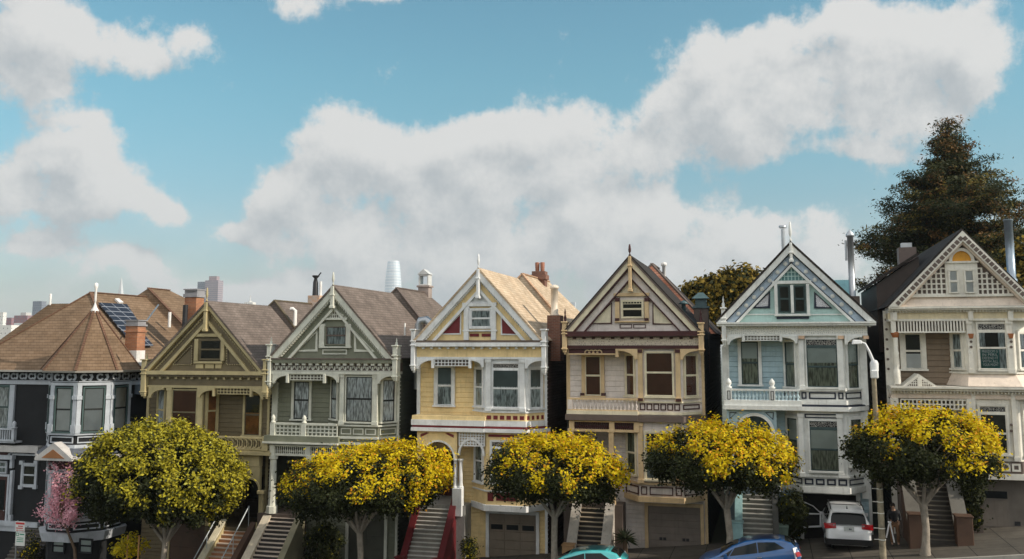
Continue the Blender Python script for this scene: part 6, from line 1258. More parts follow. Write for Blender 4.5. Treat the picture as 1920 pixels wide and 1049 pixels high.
    shrub('garden_bush', 'dark rounded bush between the granite steps and the open garage', (1456, 915, 1510, 1005), -.4, [dg, ol], 31, 90, frac=.02); shrub('garden_bush', 'tall dark bush against the plain garage door of the brown and cream house', (1798, 880, 1838, 985), -.4, [dg, ol], 32, 80, frac=.02)
    shrub('garden_bush', 'small green bush at the foot of the yellow house by the red stair wall', (866, 1008, 892, 1044), -.6, [dg, ol], 33, 30, .05, .2); shrub('garden_bush', 'low bush with yellow tips beside the steps of the charcoal house', (44, 990, 80, 1010), -.6, [dg, ye], 34, 30, .06, .1); shrub('garden_bush', 'dark bush in front of the sage green house below the second tree', (575, 975, 640, 1049), -.5, [dg, ol], 35, 80, .08, .03)
    # yucca
    rng = np.random.default_rng(2); c = at(1172, 1034, -.7); root = empty('yucca_plant', (c.x, -.7, g(c.x)), 'spiky dark yucca beside the blush white garage', 'plant'); m = MB(); top = at(1172, 1012, -.7)
    for i in range(60):
        a = rng.uniform(0, 2*pi); e = rng.uniform(-.3, 1.2); L = rng.uniform(.5, .8); dv = Vector((cos(a)*cos(e), sin(a)*cos(e), sin(e))); s_ = Vector((-sin(a), cos(a), 0))*.035; b0 = Vector(top); t = b0+dv*L-Vector((0, 0, .12)); mid = b0+dv*L*.5; m.add([b0-s_*.6, b0+s_*.6, mid+s_, t, mid-s_], [(0, 1, 2, 3, 4)])
    m.build('blade', leafmat('yucca_blade', (.02, .03, .012), (.05, .06, .025)), root, norm=False); MB().tube([(c.x, -.7, g(c.x)-.1), tuple(top)], [.12, .1], 8).build('stem', DBARK, root)
    # broadleaf trees beyond the roofs
    tn = leafmat('tan_green_leaf', (.10, .085, .015), (.30, .2, .03), (.42, .27, .04))
    def back_tree(label, blobs, Y, bx, sd, mats, k=70, leaf=.16):
        rng = np.random.default_rng(sd); root = empty('broadleaf_tree', (at(bx, 600, Y).x, Y, g(at(bx, 600, Y).x)-.3), label, 'tree', 'trees beyond the roofs'); P = []; D = []; m = MB(); base = Vector(root.location); ft = Vector((base.x, Y, at(bx, 650, Y).z)); m.tube([base-Vector((0, 0, .5)), base.lerp(ft, .6), ft], [.5, .36, .3], 8)
        for (px, py, rr) in blobs:
            c = at(px, py, Y); R0 = rr*(Y+44.8)/1750/cos(YAW); m.tube([ft-Vector((0, 0, 1)), ft.lerp(c, .5)+Vector((0, 0, .3)), c], [.22, .15, .06], 6); n = 60; d = rng.normal(0, 1, (n, 3)); d /= np.linalg.norm(d, axis=1, keepdims=True); C = np.array(c)+d*R0*rng.uniform(.6, 1, (n, 1)); P.append(np.repeat(C, k, 0)+rng.normal(0, .28, (n*k, 3))); D.append(np.repeat(d, k, 0))
        m.build('trunk', DBARK, root); P = np.concatenate(P); D = np.concatenate(D); leafmesh('crown', P, D+np.array([0, 0, .4]), leaf, .6, (rng.random(len(P)) < .72).astype(int), mats, root, rng)
    back_tree('yellow green leafy tree standing between the roofs of the blush white and the blue houses', [(1310, 555, 20), (1338, 548, 20), (1365, 540, 26), (1395, 535, 24), (1345, 585, 26), (1380, 580, 30), (1420, 550, 26), (1355, 610, 22), (1325, 580, 20)], 18, 1375, 51, [dg, tn])
    back_tree('golden leafy tree at the right edge behind the steel flue', [(1905, 540, 32), (1925, 500, 34), (1890, 575, 22), (1930, 570, 35), (1950, 530, 40)], 20, 1930, 52, [dg, tn])
def conifer():
    rng = np.random.default_rng(77); Y = 30; dk = leafmat('conifer_dark', (.016, .023, .009), (.05, .055, .018)); ru = leafmat('conifer_rust', (.12, .06, .02), (.2, .11, .035)); go = leafmat('conifer_gold', (.15, .12, .025), (.26, .2, .045))
    base = at(1790, 620, Y); top = at(1778, 226, Y); root = empty('conifer_tree', (base.x, Y, g(base.x)-.5), 'tall dark conifer with rusty brown top rising behind the cream house', 'tree', 'trees beyond the roofs')
    m = MB(); m.tube([(base.x, Y, g(base.x)-1), (base.x, Y, base.z), (top.x, Y, top.z-3), (top.x, Y, top.z)], [.7, .5, .18, .03], 8)
    prof = [(222, 1), (250, 9), (290, 30), (320, 50), (350, 76), (390, 108), (420, 128), (460, 140), (520, 150), (580, 148), (640, 140)]
    ppm = 1750/((Y+44.8)*cos(YAW)+20); P = []; MI = []; D = []; nb = 320
    for i in range(nb):
        py = 226+(640-226)*(i/nb)**.8; w = np.interp(py, [p[0] for p in prof], [p[1] for p in prof]); z0 = at(1780, py, Y).z; a = rng.uniform(0, 2*pi); L = w/ppm*rng.uniform(.42, 1.08)*(1.0+.1*cos(a)); f = (z0-base.z)/(top.z-base.z); tx = base.x+(top.x-base.x)*max(0, f)
        b0 = Vector((tx, Y, z0)); dr = Vector((cos(a), sin(a), rng.uniform(-.12, .34))); pts = [b0+dr*L*t+Vector((0, 0, .10*L*t*t-.12*L*t)) for t in (0, .35, .7, 1)]; m.tube(pts, [.07+.006*L, .05, .03, .01], 5, False)
        n = max(3, int(L*2.6))
        for k in range(n):
            t = (k+.8)/n; c = b0+dr*L*t+Vector((rng.normal(0, .22), rng.normal(0, .22), .10*L*t*t-.12*L*t+rng.normal(0, .12))); kk = int(80*(1.15-.4*t)) if py > 262 else 22; s = np.array([.42, .42, .16])*(.8+.5*(1-t)); P.append(np.array(c)+rng.normal(0, 1, (kk, 3))*s); D.append(np.tile(np.array(dr)*.4+np.array([0, 0, .6]), (kk, 1)))
            ch = rng.random(); pr = .5 if py < 300 else .14; pg = .26 if (cos(a) > .1 and py > 330) else .12; v = 1 if ch < pr else (2 if ch < pr+pg else 0); mm = np.full(kk, v); mm[rng.random(kk) < .35] = 0; MI.append(mm)  # more gold needles on the sunward side, painting the sunlit boughs
    m.build('trunk', DBARK, root); P = np.concatenate(P); leafmesh('crown', P, np.concatenate(D), .135, .34, np.concatenate(MI), [dk, ru, go], root, rng)
# ================================================================== VEHICLES
def lerp_tab(tab, x): return float(np.interp(x, [t[0] for t in tab], [t[1] for t in tab]))
CARS = {
 'hatch': dict(L0=-2.0, L1=2.0, roof=[(-2.0, .95), (-1.93, 1.05), (-1.72, 1.3), (-1.35, 1.44), (-.6, 1.5), (.0, 1.46), (.5, 1.32), (1.05, 1.05), (1.2, .98), (1.7, .86), (1.95, .7), (2.0, .6)],
       belt=[(-2.0, .9), (-1.7, 1.0), (-1.2, .98), (0, .9), (.9, .86), (1.2, .93), (1.7, .82), (1.95, .66), (2, .56)], W=.85, tumble=.2, wheels=(-1.27, 1.25), wr=.31,
       side=[[(-1.45, 1.13), (-.45, 1.02), (-.45, 1.39), (-1.1, 1.36)], [(-.41, 1.02), (.66, .96), (.44, 1.23), (-.41, 1.39)], [(.70, .96), (1.04, .95), (.50, 1.2)]]),
 'suv': dict(L0=-2.28, L1=2.28, roof=[(-2.28, .9), (-2.22, 1.05), (-2.05, 1.5), (-1.85, 1.62), (-.8, 1.68), (.3, 1.64), (.9, 1.35), (1.3, 1.1), (2.0, .98), (2.22, .8), (2.28, .7)],
       belt=[(-2.28, .85), (-2.1, 1.08), (-1, 1.06), (.9, 1.0), (1.3, 1.06), (2.0, .94), (2.22, .76), (2.28, .66)], W=.92, tumble=.2, wheels=(-1.38, 1.35), wr=.36,
       side=[[(-1.95, 1.22), (-1.25, 1.12), (-1.2, 1.5), (-1.7, 1.5)], [(-1.15, 1.12), (-.35, 1.1), (-.35, 1.55), (-1.1, 1.52)], [(-.3, 1.1), (.8, 1.08), (.4, 1.45), (-.3, 1.55)]])}
def carpaint(name, col):
    if (name,) in MATS: return MATS[(name,)]
    m, nt, b = nodes(name); b.inputs['Base Color'].default_value = (*col, 1); b.inputs['Roughness'].default_value = .32; b.inputs['Coat Weight'].default_value = .8; b.inputs['Coat Roughness'].default_value = .06
    N = nt.nodes.new; tc = N('ShaderNodeTexCoord'); n = N('ShaderNodeTexNoise'); n.inputs['Scale'].default_value = 3; n.inputs['Detail'].default_value = 6; nt.links.new(tc.outputs['Object'], n.inputs[0]); r = N('ShaderNodeMapRange'); r.inputs['To Min'].default_value = .25; r.inputs['To Max'].default_value = .45; nt.links.new(n.outputs[0], r.inputs[0]); nt.links.new(r.outputs[0], b.inputs['Roughness']); MATS[(name,)] = m; return m
def car(kind, label, loc, rz, tilt, mat, roofmat=None, cat='car'):
    c = CARS[kind]; root = empty('parked_car', loc, label, cat); root.rotation_euler = (0, tilt, rz)
    def put(mb, name, mt, parent=None, norm=True, sm=False):
        o = mb.build(name, mt, None, norm=norm); o.parent = parent or root
        if sm:
            for p in o.data.polygons: p.use_smooth = True
        return o
    L0, L1, W = c['L0'], c['L1'], c['W']; zl = .26; nx = 96; xs = [L0+(L1-L0)*(.5-.5*cos(pi*i/nx)) for i in range(nx+1)]
    def sec(x):
        zb = lerp_tab(c['belt'], x); zr = max(zb+.012, lerp_tab(c['roof'], x)); e = min(1, (x-L0)/.35, (L1-x)/.5); e = max(0, e); w = W*(.84+.16*sqrt(1-(1-e)**2)); up = max(0, min(1, (zr-zb)/.45)); wt = w-.05-c['tumble']*up
        P = [(0, zl), (w*.86, zl), (w*.97, zl+.06), (w, zl+.2), (w*1.0, (zl+zb)/2+.05), (w*.985, zb-.1), (w*.955, zb)]
        for t in (.12, .3, .5, .7, .86): P.append((w*.955+(wt-w*.955)*t, zb+(zr-.05*up-zb)*t))
        P += [(wt, zr-.05*up), (wt-.06, zr-.012*up), (wt*.6, zr+.006), (0, zr+.014)]; return P
    S_ = [sec(x) for x in xs]; n = len(S_[0]); V = []
    for i, x in enumerate(xs):
        for s in (1, -1):
            for y, z in S_[i]: V.append((x, y*s, z))
    m = MB(); F = []
    idx = lambda i, s, j: i*2*n+s*n+j
    rf = MB()
    for i in range(nx):
        for s in (0, 1):
            for j in range(n-1):
                y = S_[i][j][0]; z = S_[i][j][1]; x = (xs[i]+xs[i+1])/2
                wh = any(abs(x-wx) < c['wr']+.07 and sqrt((x-wx)**2+((S_[i][j][1]+S_[i][j+1][1])/2-c['wr'])**2) < c['wr']+.06 for wx in c['wheels'])
                if j in (1, 2, 3, 4) and wh: continue
                F.append((idx(i, s, j), idx(i+1, s, j), idx(i+1, s, j+1), idx(i, s, j+1)))
    for i in (0, nx): F.append(tuple([idx(i, 0, j) for j in range(n)]+[idx(i, 1, j) for j in range(n-1, -1, -1)]))
    m.v = V; m.f = F; m.sm = [True]*len(F); body = put(m, 'body', mat)
    b = bmesh.new(); b.from_mesh(body.data); bmesh.ops.remove_doubles(b, verts=b.verts, dist=.0008); bmesh.ops.recalc_face_normals(b, faces=b.faces); b.to_mesh(body.data); b.free()
    for p in body.data.polygons: p.use_smooth = True
    def surf(x, z):   # outer y at height z above the belt
        P = sec(x); Z = [p[1] for p in P[3:13]]; Yy = [p[0] for p in P[3:13]]; return float(np.interp(z, Z, Yy))
    def sheet(poly, off=.008, s=1, nn=10):
        m = MB(); (a, b_, c_, d) = poly if len(poly) == 4 else (poly[0], poly[1], poly[2], poly[2]); G = []
        for i in range(nn+1):
            for j in range(nn//2+1):
                u, v = i/nn, j/(nn//2); x = (1-v)*((1-u)*a[0]+u*b_[0])+v*((1-u)*d[0]+u*c_[0]); z = (1-v)*((1-u)*a[1]+u*b_[1])+v*((1-u)*d[1]+u*c_[1]); G.append((x, s*(surf(x, z)+off), z))
        k = nn//2+1; m.add(G, [(i*k+j, (i+1)*k+j, (i+1)*k+j+1, i*k+j+1) for i in range(nn) for j in range(nn//2)], True); return m
    for s in (1, -1):
        for q in c['side']: put(sheet(q, s=s), 'side_window', CGLASS, norm=False)
    def top(x0, x1, ins, mt, name, off=.012, nn=8, wf=1.):
        m = MB(); G = []
        for i in range(nn+1):
            x = x0+(x1-x0)*i/nn; P = sec(x); w = (P[13][0]-ins)*wf
            for j in range(7): t = j/6*2-1; y = w*t; z = float(np.interp(abs(y), [P[15][0], P[14][0], P[13][0]], [P[15][1], P[14][1], P[13][1]])); G.append((x, y, z+off))
        m.add(G, [(i*7+j, (i+1)*7+j, (i+1)*7+j+1, i*7+j+1) for i in range(nn) for j in range(6)], True); return put(m, name, mt, norm=False)
    if kind == 'hatch': top(.28, 1.02, .02, CGLASS, 'windshield'); top(-1.86, -1.5, .04, CGLASS, 'rear_window'); top(-1.42, .2, .03, roofmat or mat, 'roof', .006)
    else: top(.4, 1.2, .02, CGLASS, 'windshield'); top(-2.215, -2.03, .06, CGLASS, 'rear_window', .012, 8, 1.12)
    blk = C_('car_trim_black', (.012, .012, .013), .5, .1, .1)
    for wx in c['wheels']:
        for s in (1, -1):
            w = empty('x', (0, 0, 0)); bpy.data.objects.remove(w); r = c['wr']
            def disc(rr, y0, y1, nn=24):
                m = MB(); v = [(wx+rr*cos(2*pi*k/nn), y, r+rr*sin(2*pi*k/nn)) for y in (y0, y1) for k in range(nn)]; m.add(v, [tuple(range(nn)), tuple(range(2*nn-1, nn-1, -1))]+[(k, (k+1) % nn, (k+1) % nn+nn, k+nn) for k in range(nn)]); return m
            t = put(disc(r, s*(W-.24), s*(W-.015)), 'wheel', C_('tyre_rubber', (.02, .02, .021), .8)); rm = disc(r*.62, s*(W-.02), s*(W-.005))
            put(rm, 'rim', C_('alloy_rim', (.4, .41, .43), .3, metal=.8), t); m = MB()
            for k in range(5): a = 2*pi*k/5+.3; m.beam((wx+.05*cos(a), s*(W-.0), r+.05*sin(a)), (wx+r*.58*cos(a), s*(W-.0), r+r*.58*sin(a)), .03, .05, (0, 1, 0))
            put(m, 'spoke', METAL, t)
            put(disc(r+.05, s*(W-.34), s*(W-.25)), 'wheel_arch', blk)
    for s in (1, -1):
        mx = .75 if kind == 'hatch' else .95; m = MB(); m.hexa([(mx, s*(W-.08), .93), (mx+.16, s*(W-.06), .95), (mx+.12, s*(W+.15), .95), (mx, s*(W+.15), .93), (mx, s*(W-.08), 1.06), (mx+.14, s*(W-.06), 1.05), (mx+.1, s*(W+.15), 1.07), (mx, s*(W+.15), 1.08)]); put(m, 'side_mirror', mat)
        for hx in ((-.45, .55) if kind == 'hatch' else (-.55, .5)): y = surf(hx, .85); m = MB(); m.box(hx-.1, hx+.08, -s*y-.02 if s < 0 else -s*y-.02, -s*y+.02, .84, .87); put(m, 'door_handle', METAL if kind == 'hatch' else mat)
        for hx in ((-.43, .75) if kind == 'hatch' else ()):
            m = MB(); m.beam((hx, s*(W+.001), .35), (hx, s*(surf(hx, .9)+.002), .9), .012, .01, (1, 0, 0)); put(m, 'door_seam', blk)
    return root, put, c, surf
def car_rear_hatch(root, put, s_):
    wl = C_('clear_lamp', (.75, .72, .72), .15, 0, 0, bump=0); rl = C_('red_lamp', (.3, .008, .012), .12, 0, 0, bump=0)
    for s in (1, -1):
        m = MB(); m.hexa([(-1.98, s*.62, .78), (-1.78, s*.845, .78), (-1.74, s*.80, 1.12), (-1.84, s*.62, 1.12), (-2.02, s*.64, .76), (-1.80, s*.87, .76), (-1.75, s*.835, 1.14), (-1.89, s*.64, 1.14)]); o = put(m, 'tail_light', wl)
        m = MB(); m.hexa([(-2.0, s*.7, .82), (-1.85, s*.86, .82), (-1.82, s*.86, .98), (-1.93, s*.72, .98), (-2.04, s*.7, .82), (-1.86, s*.885, .82), (-1.83, s*.875, .98), (-1.97, s*.72, .98)]); put(m, 'red_lens', rl, o)
    m = MB(); m.box(-2.06, -1.95, -.6, .6, .3, .5); put(m, 'bumper', C_('car_trim_black', ()))
def vehicles():
    tl = math.atan(.11)
    gx = lambda x: g(x)-.15
    # hatchbacks face left: heading 180 degrees; the street climbs to the right
    q = car('hatch', 'turquoise hatchback parked at the kerb below the brown stairs', (-7.75, -5.45, gx(-7.75)+.02), pi, tl, carpaint('turquoise_paint', (.06, .42, .43)), carpaint('dark_teal_roof', (.02, .12, .13))); car_rear_hatch(*q[:3])
    q = car('hatch', 'blue hatchback parked at the kerb beside the white car', (-.95, -5.45, gx(-.95)+.06), pi, tl, carpaint('royal_blue_paint', (.006, .065, .2)), carpaint('midnight_roof', (.01, .02, .06))); car_rear_hatch(*q[:3])
    # white car in the driveway, nose in the open garage
    mt = carpaint('white_car_paint', (.82, .83, .84)); X = 3.0; zc = g(X)
    root, put, c, surf = car('suv', 'white sport utility car with its left front door open, nose in the open garage', (X, -.15, zc), pi/2, 0., mt, cat='car'); root.rotation_euler = (0, 0, pi/2); blk = C_('car_trim_black', ())
    m = MB(); m.hexa([(-2.34, -.93, .28), (-1.6, -.95, .28), (-1.6, .95, .28), (-2.34, .93, .28), (-2.37, -.9, .52), (-1.75, -.945, .48), (-1.75, .945, .48), (-2.37, .9, .52)]); put(m, 'bumper', blk)
    rl = C_('red_lamp', (.3, .008, .012), .12, 0, 0, bump=0)
    for s in (1, -1):
        m = MB(); m.hexa([(-2.2, s*.5, .96), (-2.1, s*.93, .9), (-1.85, s*.955, 1.08), (-2.1, s*.5, 1.15), (-2.37, s*.5, .96), (-2.24, s*.95, .9), (-2.1, s*.975, 1.1), (-2.31, s*.52, 1.15)]); put(m, 'tail_light', rl)
        m = MB(); m.tube([(-1.75, s*.66, 1.64), (-1.6, s*.66, 1.7), (.1, s*.66, 1.73), (.3, s*.66, 1.68)], .022, 6); put(m, 'roof_rail', blk)
    for x in (-1.1, -.1): put(MB().beam((x, -.66, 1.735), (x, .66, 1.735), .06, .025), 'roof_bar', blk)
    m = MB(); m.box(-2.31, -2.06, -.62, .62, 1.5, 1.55) if False else m.hexa([(-2.2, -.6, 1.58), (-1.9, -.62, 1.64), (-1.9, .62, 1.64), (-2.2, .6, 1.58), (-2.2, -.6, 1.6), (-1.9, -.62, 1.67), (-1.9, .62, 1.67), (-2.2, .6, 1.6)]); put(m, 'spoiler', mt)
    m = MB(); m.lathe((-1.7, 0, 1.66), [(.04, 0), (.012, .06), (.01, .12)], 6); put(m, 'antenna', blk)
    m = MB(); m.hexa([(-2.3, -.2, .84), (-2.27, -.2, .84), (-2.27, .2, .84), (-2.3, .2, .84), (-2.3, -.2, 1.02), (-2.27, -.2, 1.02), (-2.27, .2, 1.02), (-2.3, .2, 1.02)]); m.v = [(x-.02, y, z) for x, y, z in m.v]; pl = put(m, 'number_plate', C_('plate_grey', (.5, .52, .5), .5)); m = MB(); m.box(-2.325, -2.318, .06, .1, .9, .96); m.box(-2.325, -2.318, -.0, .05, .9, .96); put(m, 'plate_mark', C_('plate_dark', (.05, .05, .08)), pl)
    m = MB(); m.box(-2.32, -2.3, -.62, .62, 1.06, 1.1); put(m, 'garnish', METAL)
    # open door: shell, window frame and pane, hinged at the left front pillar
    hx, hy = .85, .93; a = radians(68); D = Vector((-cos(a), sin(a), 0)); Q = Vector((hx, hy, 0)); L = 1.12
    pt = lambda s, z, o=0: Q+D*s+Vector((sin(a), cos(a), 0))*o+Vector((0, 0, z))
    m = MB()
    prof = [(0, .4), (L, .38), (L+.04, .7), (L, 1.05), (0, 1.0)]; m.add([pt(s, z, o) for o in (0, .08) for s, z in prof], [(0, 1, 2, 3, 4), (9, 8, 7, 6, 5)]+[(k, (k+1) % 5, (k+1) % 5+5, k+5) for k in range(5)]); dr = put(m, 'door', mt)
    m = MB(); m.tube([pt(0, 1.0, .04), pt(.35, 1.32, .03), pt(.8, 1.52, .0), pt(L-.06, 1.5, .0), pt(L, 1.05, .04)], .025, 6); put(m, 'door_frame', mt, dr); m = MB(); m.add([pt(.04, 1.0, .03), pt(.36, 1.3, .03), pt(.8, 1.5, .01), pt(L-.08, 1.48, .01), pt(L-.04, 1.03, .03)], [(0, 1, 2, 3, 4)]); put(m, 'door_pane', CGLASS, dr, norm=False)
    m = MB(); m.add([pt(s, z, -.012) for s, z in ((.1, .48), (L-.1, .46), (L-.06, .7), (L-.1, .98), (.08, .95))], [(0, 1, 2, 3, 4)]); put(m, 'door_trim', blk, dr, norm=False)
# ================================================================== STREET FURNITURE, PERSON
def furniture():
    Y = -4.0; c0 = at(1656, 1049, Y); c1 = at(1638, 700, Y); x = c0.x; z1 = c1.z; x1 = c1.x; z0 = g(x)
    root = empty('street_lamp', (x, Y, z0), 'tall weathered street lamp pole with a curved arm and grey box beside the white car', 'street lamp'); con = paint('weathered_pole', (.27, .23, .16), .9, .5, .9, 3., .8)
    rr = lambda f: .135-.045*f
    m = MB(); m.tube([(x+(x1-x)*f, Y, z0-.3+(z1-z0+.3)*f) for f in np.linspace(0, 1, 8)], [rr(f) for f in np.linspace(0, 1, 8)], 12); m.build('pole', con, root)
    m = MB(); 
    for k, f in enumerate((.1, .16, .24, .3, .37, .44)): zz = z0+(z1-z0)*f; xx = x+(x1-x)*f; m.lathe((xx, Y, zz), [(rr(f)+.012, 0), (rr(f)+.012, .035)], 12); m.tube([(xx-.3, Y-.05, zz+.02), (xx, Y-.05, zz+.02)], .015, 5)
    m.build('band', paint('pole_band', (.7, .68, .6), .5), root)
    gm = paint('lamp_grey', (.62, .63, .63), .5, .1, .2); q = [at(*p, Y) for p in ((1640, 702), (1638, 680), (1630, 660), (1622, 645), (1611, 641))]; m = MB(); m.tube(q, [.08, .07, .055, .05, .045], 8); m.build('arm', gm, root)
    h = q[-1]; m = MB(); m.hexa([(h.x-.3, Y-.16, h.z-.12), (h.x+.1, Y-.1, h.z-.1), (h.x+.1, Y+.1, h.z-.1), (h.x-.3, Y+.16, h.z-.12), (h.x-.25, Y-.1, h.z+.08), (h.x+.1, Y-.06, h.z+.06), (h.x+.1, Y+.06, h.z+.06), (h.x-.25, Y+.1, h.z+.08)]); m.build('lamp_head', gm, root, .03)
    a, b, c, d = R(1631, 694, 1646, 710, Y-.2); m = FR(Y-.1); m.box(a+.02, b, .0, .36, c, d); m.build('control_box', paint('box_white', (.72, .72, .7), .5), root, .04); MB().lathe(((a+b)/2+.05, Y, d-.05), [(.16, 0), (.17, .3), (.12, .42), (.02, .46)], 10).build('cap', gm, root)
    # parking sign
    Y = -4.1; c = at(28, 1049, Y); xx = c.x; root = empty('parking_sign', (xx, Y, g(xx)), 'white parking sign in red and green on a thin pole by the charcoal house', 'sign'); t = at(30, 976, Y).z; MB().tube([(xx, Y, g(xx)-.2), (xx+.03, Y, t)], .035, 8).build('pole', METAL, root)
    wm = paint('sign_white', (.66, .66, .63), .5, .08, .2); rd = paint('sign_red', (.5, .03, .03), .5); gn = paint('sign_green', (.02, .25, .14), .5)
    def plate(px, name):
        a, b, c, d = R(*px, Y-.05); o = FR(Y-.05).box(a, b, 0, .012, c, d).build(name, wm, root, .004); return o, a, b, c, d
    o, a, b, c, d = plate((29, 978, 47, 997), 'sign_plate'); w = b-a; hh = d-c; m = FR(Y-.05); m.box(a+.05*w, a+.95*w, .0125, .016, d-.3*hh, d-.1*hh); m.box(a+.3*w, a+.8*w, .0125, .016, d-.52*hh, d-.42*hh); m.box(a+.1*w, a+.8*w, .0125, .016, d-.72*hh, d-.62*hh); m.prism([(a+.1*w, c+.12*hh), (a+.25*w, c+.2*hh), (a+.25*w, c+.04*hh)], .0125, .016); m.box(a+.25*w, a+.9*w, .0125, .016, c+.1*hh, c+.14*hh); m.build('red_marking', rd, o)
    o, a, b, c, d = plate((29, 998, 47, 1024), 'sign_plate'); w = b-a; hh = d-c; m = FR(Y-.05); m.ring(a+.05*w, a+.35*w, d-.28*hh, d-.06*hh, .03, .0125, .016); m.box(a+.42*w, a+.9*w, .0125, .016, d-.2*hh, d-.12*hh); [m.box(a+.15*w, a+.85*w, .0125, .016, d-k*hh, d-(k-.05)*hh) for k in (.45, .58, .71)]; m.build('green_marking', gn, o)
    # bin by the granite steps
    a, b, c, d = R(1458, 980, 1471, 1000, -.9); c = g(a); root = empty('garbage_bin', ((a+b)/2, -.9, c), 'grey green wheeled bin at the foot of the granite steps', 'bin'); bm = paint('bin_green', (.12, .17, .14), .6); w = .3; xm = (a+b)/2; MB().hexa([(xm-.24, -1.14, c+.05), (xm+.24, -1.14, c+.05), (xm+.24, -.66, c+.05), (xm-.24, -.66, c+.05), (xm-.31, -1.2, c+.95), (xm+.31, -1.2, c+.95), (xm+.31, -.6, c+.95), (xm-.31, -.6, c+.95)]).build('body', bm, root, .03); MB().hexa([(xm-.33, -1.23, c+.95), (xm+.33, -1.23, c+.95), (xm+.33, -.58, c+.95), (xm-.33, -.58, c+.95), (xm-.3, -1.18, c+1.02), (xm+.3, -1.18, c+1.02), (xm+.3, -.62, c+1.06), (xm-.3, -.62, c+1.06)]).build('lid', bm, root, .02); MB().tube([(xm-.28, -.62, c+.1), (xm+.28, -.62, c+.1)], .09, 10).build('wheel', BLACKM, root)
def skin(name, verts, edges, rad, mat, parent, lv=1):
    me = bpy.data.meshes.new(name); me.from_pydata(verts, edges, []); o = bpy.data.objects.new(name, me); COL.objects.link(o); m = o.modifiers.new('s', 'SKIN'); m.use_smooth_shade = True; s = o.modifiers.new('u', 'SUBSURF'); s.levels = s.render_levels = lv
    for i, r in enumerate(rad): v = me.skin_vertices[0].data[i]; v.radius = (r, r) if not isinstance(r, tuple) else r; v.use_root = (i == 0)
    me.materials.append(mat); return attach(o, parent)
def person():
    Y = -1.6; c = at(1678, 1010, Y); x = c.x; z = g(x); root = empty('person', (x, Y, z), 'person in black jacket and brown trousers standing just right of the street lamp', 'person')
    B = lambda a, b, h: (x+a, Y+b, z+h)
    v = [B(0, 0, .93), B(0, -.03, 1.12), B(-.01, -.09, 1.33), B(-.03, -.15, 1.46), B(-.04, -.19, 1.53), B(-.05, -.23, 1.62), B(-.05, -.24, 1.7), B(.1, 0, .88), B(.13, -.04, .48), B(.13, .02, .1), B(.13, -.14, .05), B(-.1, 0, .88), B(-.12, -.06, .48), B(-.12, .0, .1), B(-.12, -.15, .05), B(.17, -.11, 1.39), B(.24, -.08, 1.12), B(.15, -.27, .98), B(-.19, -.11, 1.39), B(-.27, -.12, 1.12), B(-.22, -.33, .96)]
    e = [(0, 1), (1, 2), (2, 3), (3, 4), (4, 5), (5, 6), (0, 7), (7, 8), (8, 9), (9, 10), (0, 11), (11, 12), (12, 13), (13, 14), (2, 15), (15, 16), (16, 17), (2, 18), (18, 19), (19, 20)]
    r = [.14, .125, .15, .07, .052, .09, .075, .09, .058, .042, .04, .09, .058, .042, .04, .062, .045, .032, .062, .045, .032]
    n = len(v)
    for wi, sx in ((17, 1), (20, -1)):
        w = Vector(v[wi]); b = len(v); v.append(tuple(w+Vector((-.01*sx, -.06, -.02)))); e.append((wi, b)); r.append(.03)
        for k in range(4):
            p = w+Vector((-.01*sx+(k-1.5)*.02, -.085, -.025)); f = [tuple(p), tuple(p+Vector((0, -.035, -.015))), tuple(p+Vector((0, -.045-.004*(1.5-abs(k-1.5)), -.045)))]; i0 = len(v); v += f; e += [(b, i0), (i0, i0+1), (i0+1, i0+2)]; r += [.01, .009, .008]
        i0 = len(v); v += [tuple(w+Vector((-.05*sx, -.05, -.02))), tuple(w+Vector((-.065*sx, -.085, -.03)))]; e += [(b, i0), (i0, i0+1)]; r += [.011, .009]
    sk = paint('skin', (.42, .25, .17), .6); body = skin('body', v, e, r, sk, root)
    jk = paint('black_jacket', (.015, .015, .018), .9); jv = [v[i] for i in (0, 1, 2, 3, 15, 16, 17, 18, 19, 20)]; jv[6] = tuple(Vector(v[16]).lerp(Vector(v[17]), .85)); jv[9] = tuple(Vector(v[19]).lerp(Vector(v[20]), .85)); skin('jacket', jv, [(0, 1), (1, 2), (2, 3), (2, 4), (4, 5), (5, 6), (2, 7), (7, 8), (8, 9)], [.165, .155, .175, .085, .085, .065, .05, .085, .065, .05], jk, root)
    tr = paint('brown_trousers', (.2, .11, .06), .9); tv = [v[i] for i in (0, 7, 8, 9, 11, 12, 13)]; skin('trousers', tv, [(0, 1), (1, 2), (2, 3), (0, 4), (4, 5), (5, 6)], [.15, .105, .075, .07, .105, .075, .07], tr, root)
    h_ = Vector(v[5]); MB().lathe((h_.x, h_.y+.028, h_.z+.0), [(.07, -.05), (.092, .0), (.1, .05), (.092, .1), (.06, .14), (.01, .155)], 12).build('hair', paint('dark_hair', (.02, .015, .012), .9), root)
    hd = Vector(v[5]); m = MB(); m.lathe((hd.x, hd.y-.1, hd.z-.01), [(.008, -.02), (.018, 0), (.004, .035)], 6); m.build('nose', sk, root); m = MB()
    for s in (1, -1): m.lathe((hd.x+s*.032, hd.y-.083, hd.z+.03), [(.002, -.01), (.011, 0), (.002, .01)], 6)
    m.build('eye', paint('eye_dark', (.03, .02, .02), .2), root); m = MB(); m.box(hd.x-.025, hd.x+.025, -(hd.y-.08), -(hd.y-.092), hd.z-.052, hd.z-.042); m.build('mouth', paint('lip', (.3, .1, .08)), root)
    m = MB()
    for s in (1, -1): m.lathe((hd.x+s*.088, hd.y, hd.z-.02), [(.006, -.02), (.016, .01), (.006, .045)], 6)
    m.build('ear', sk, root); m = MB()
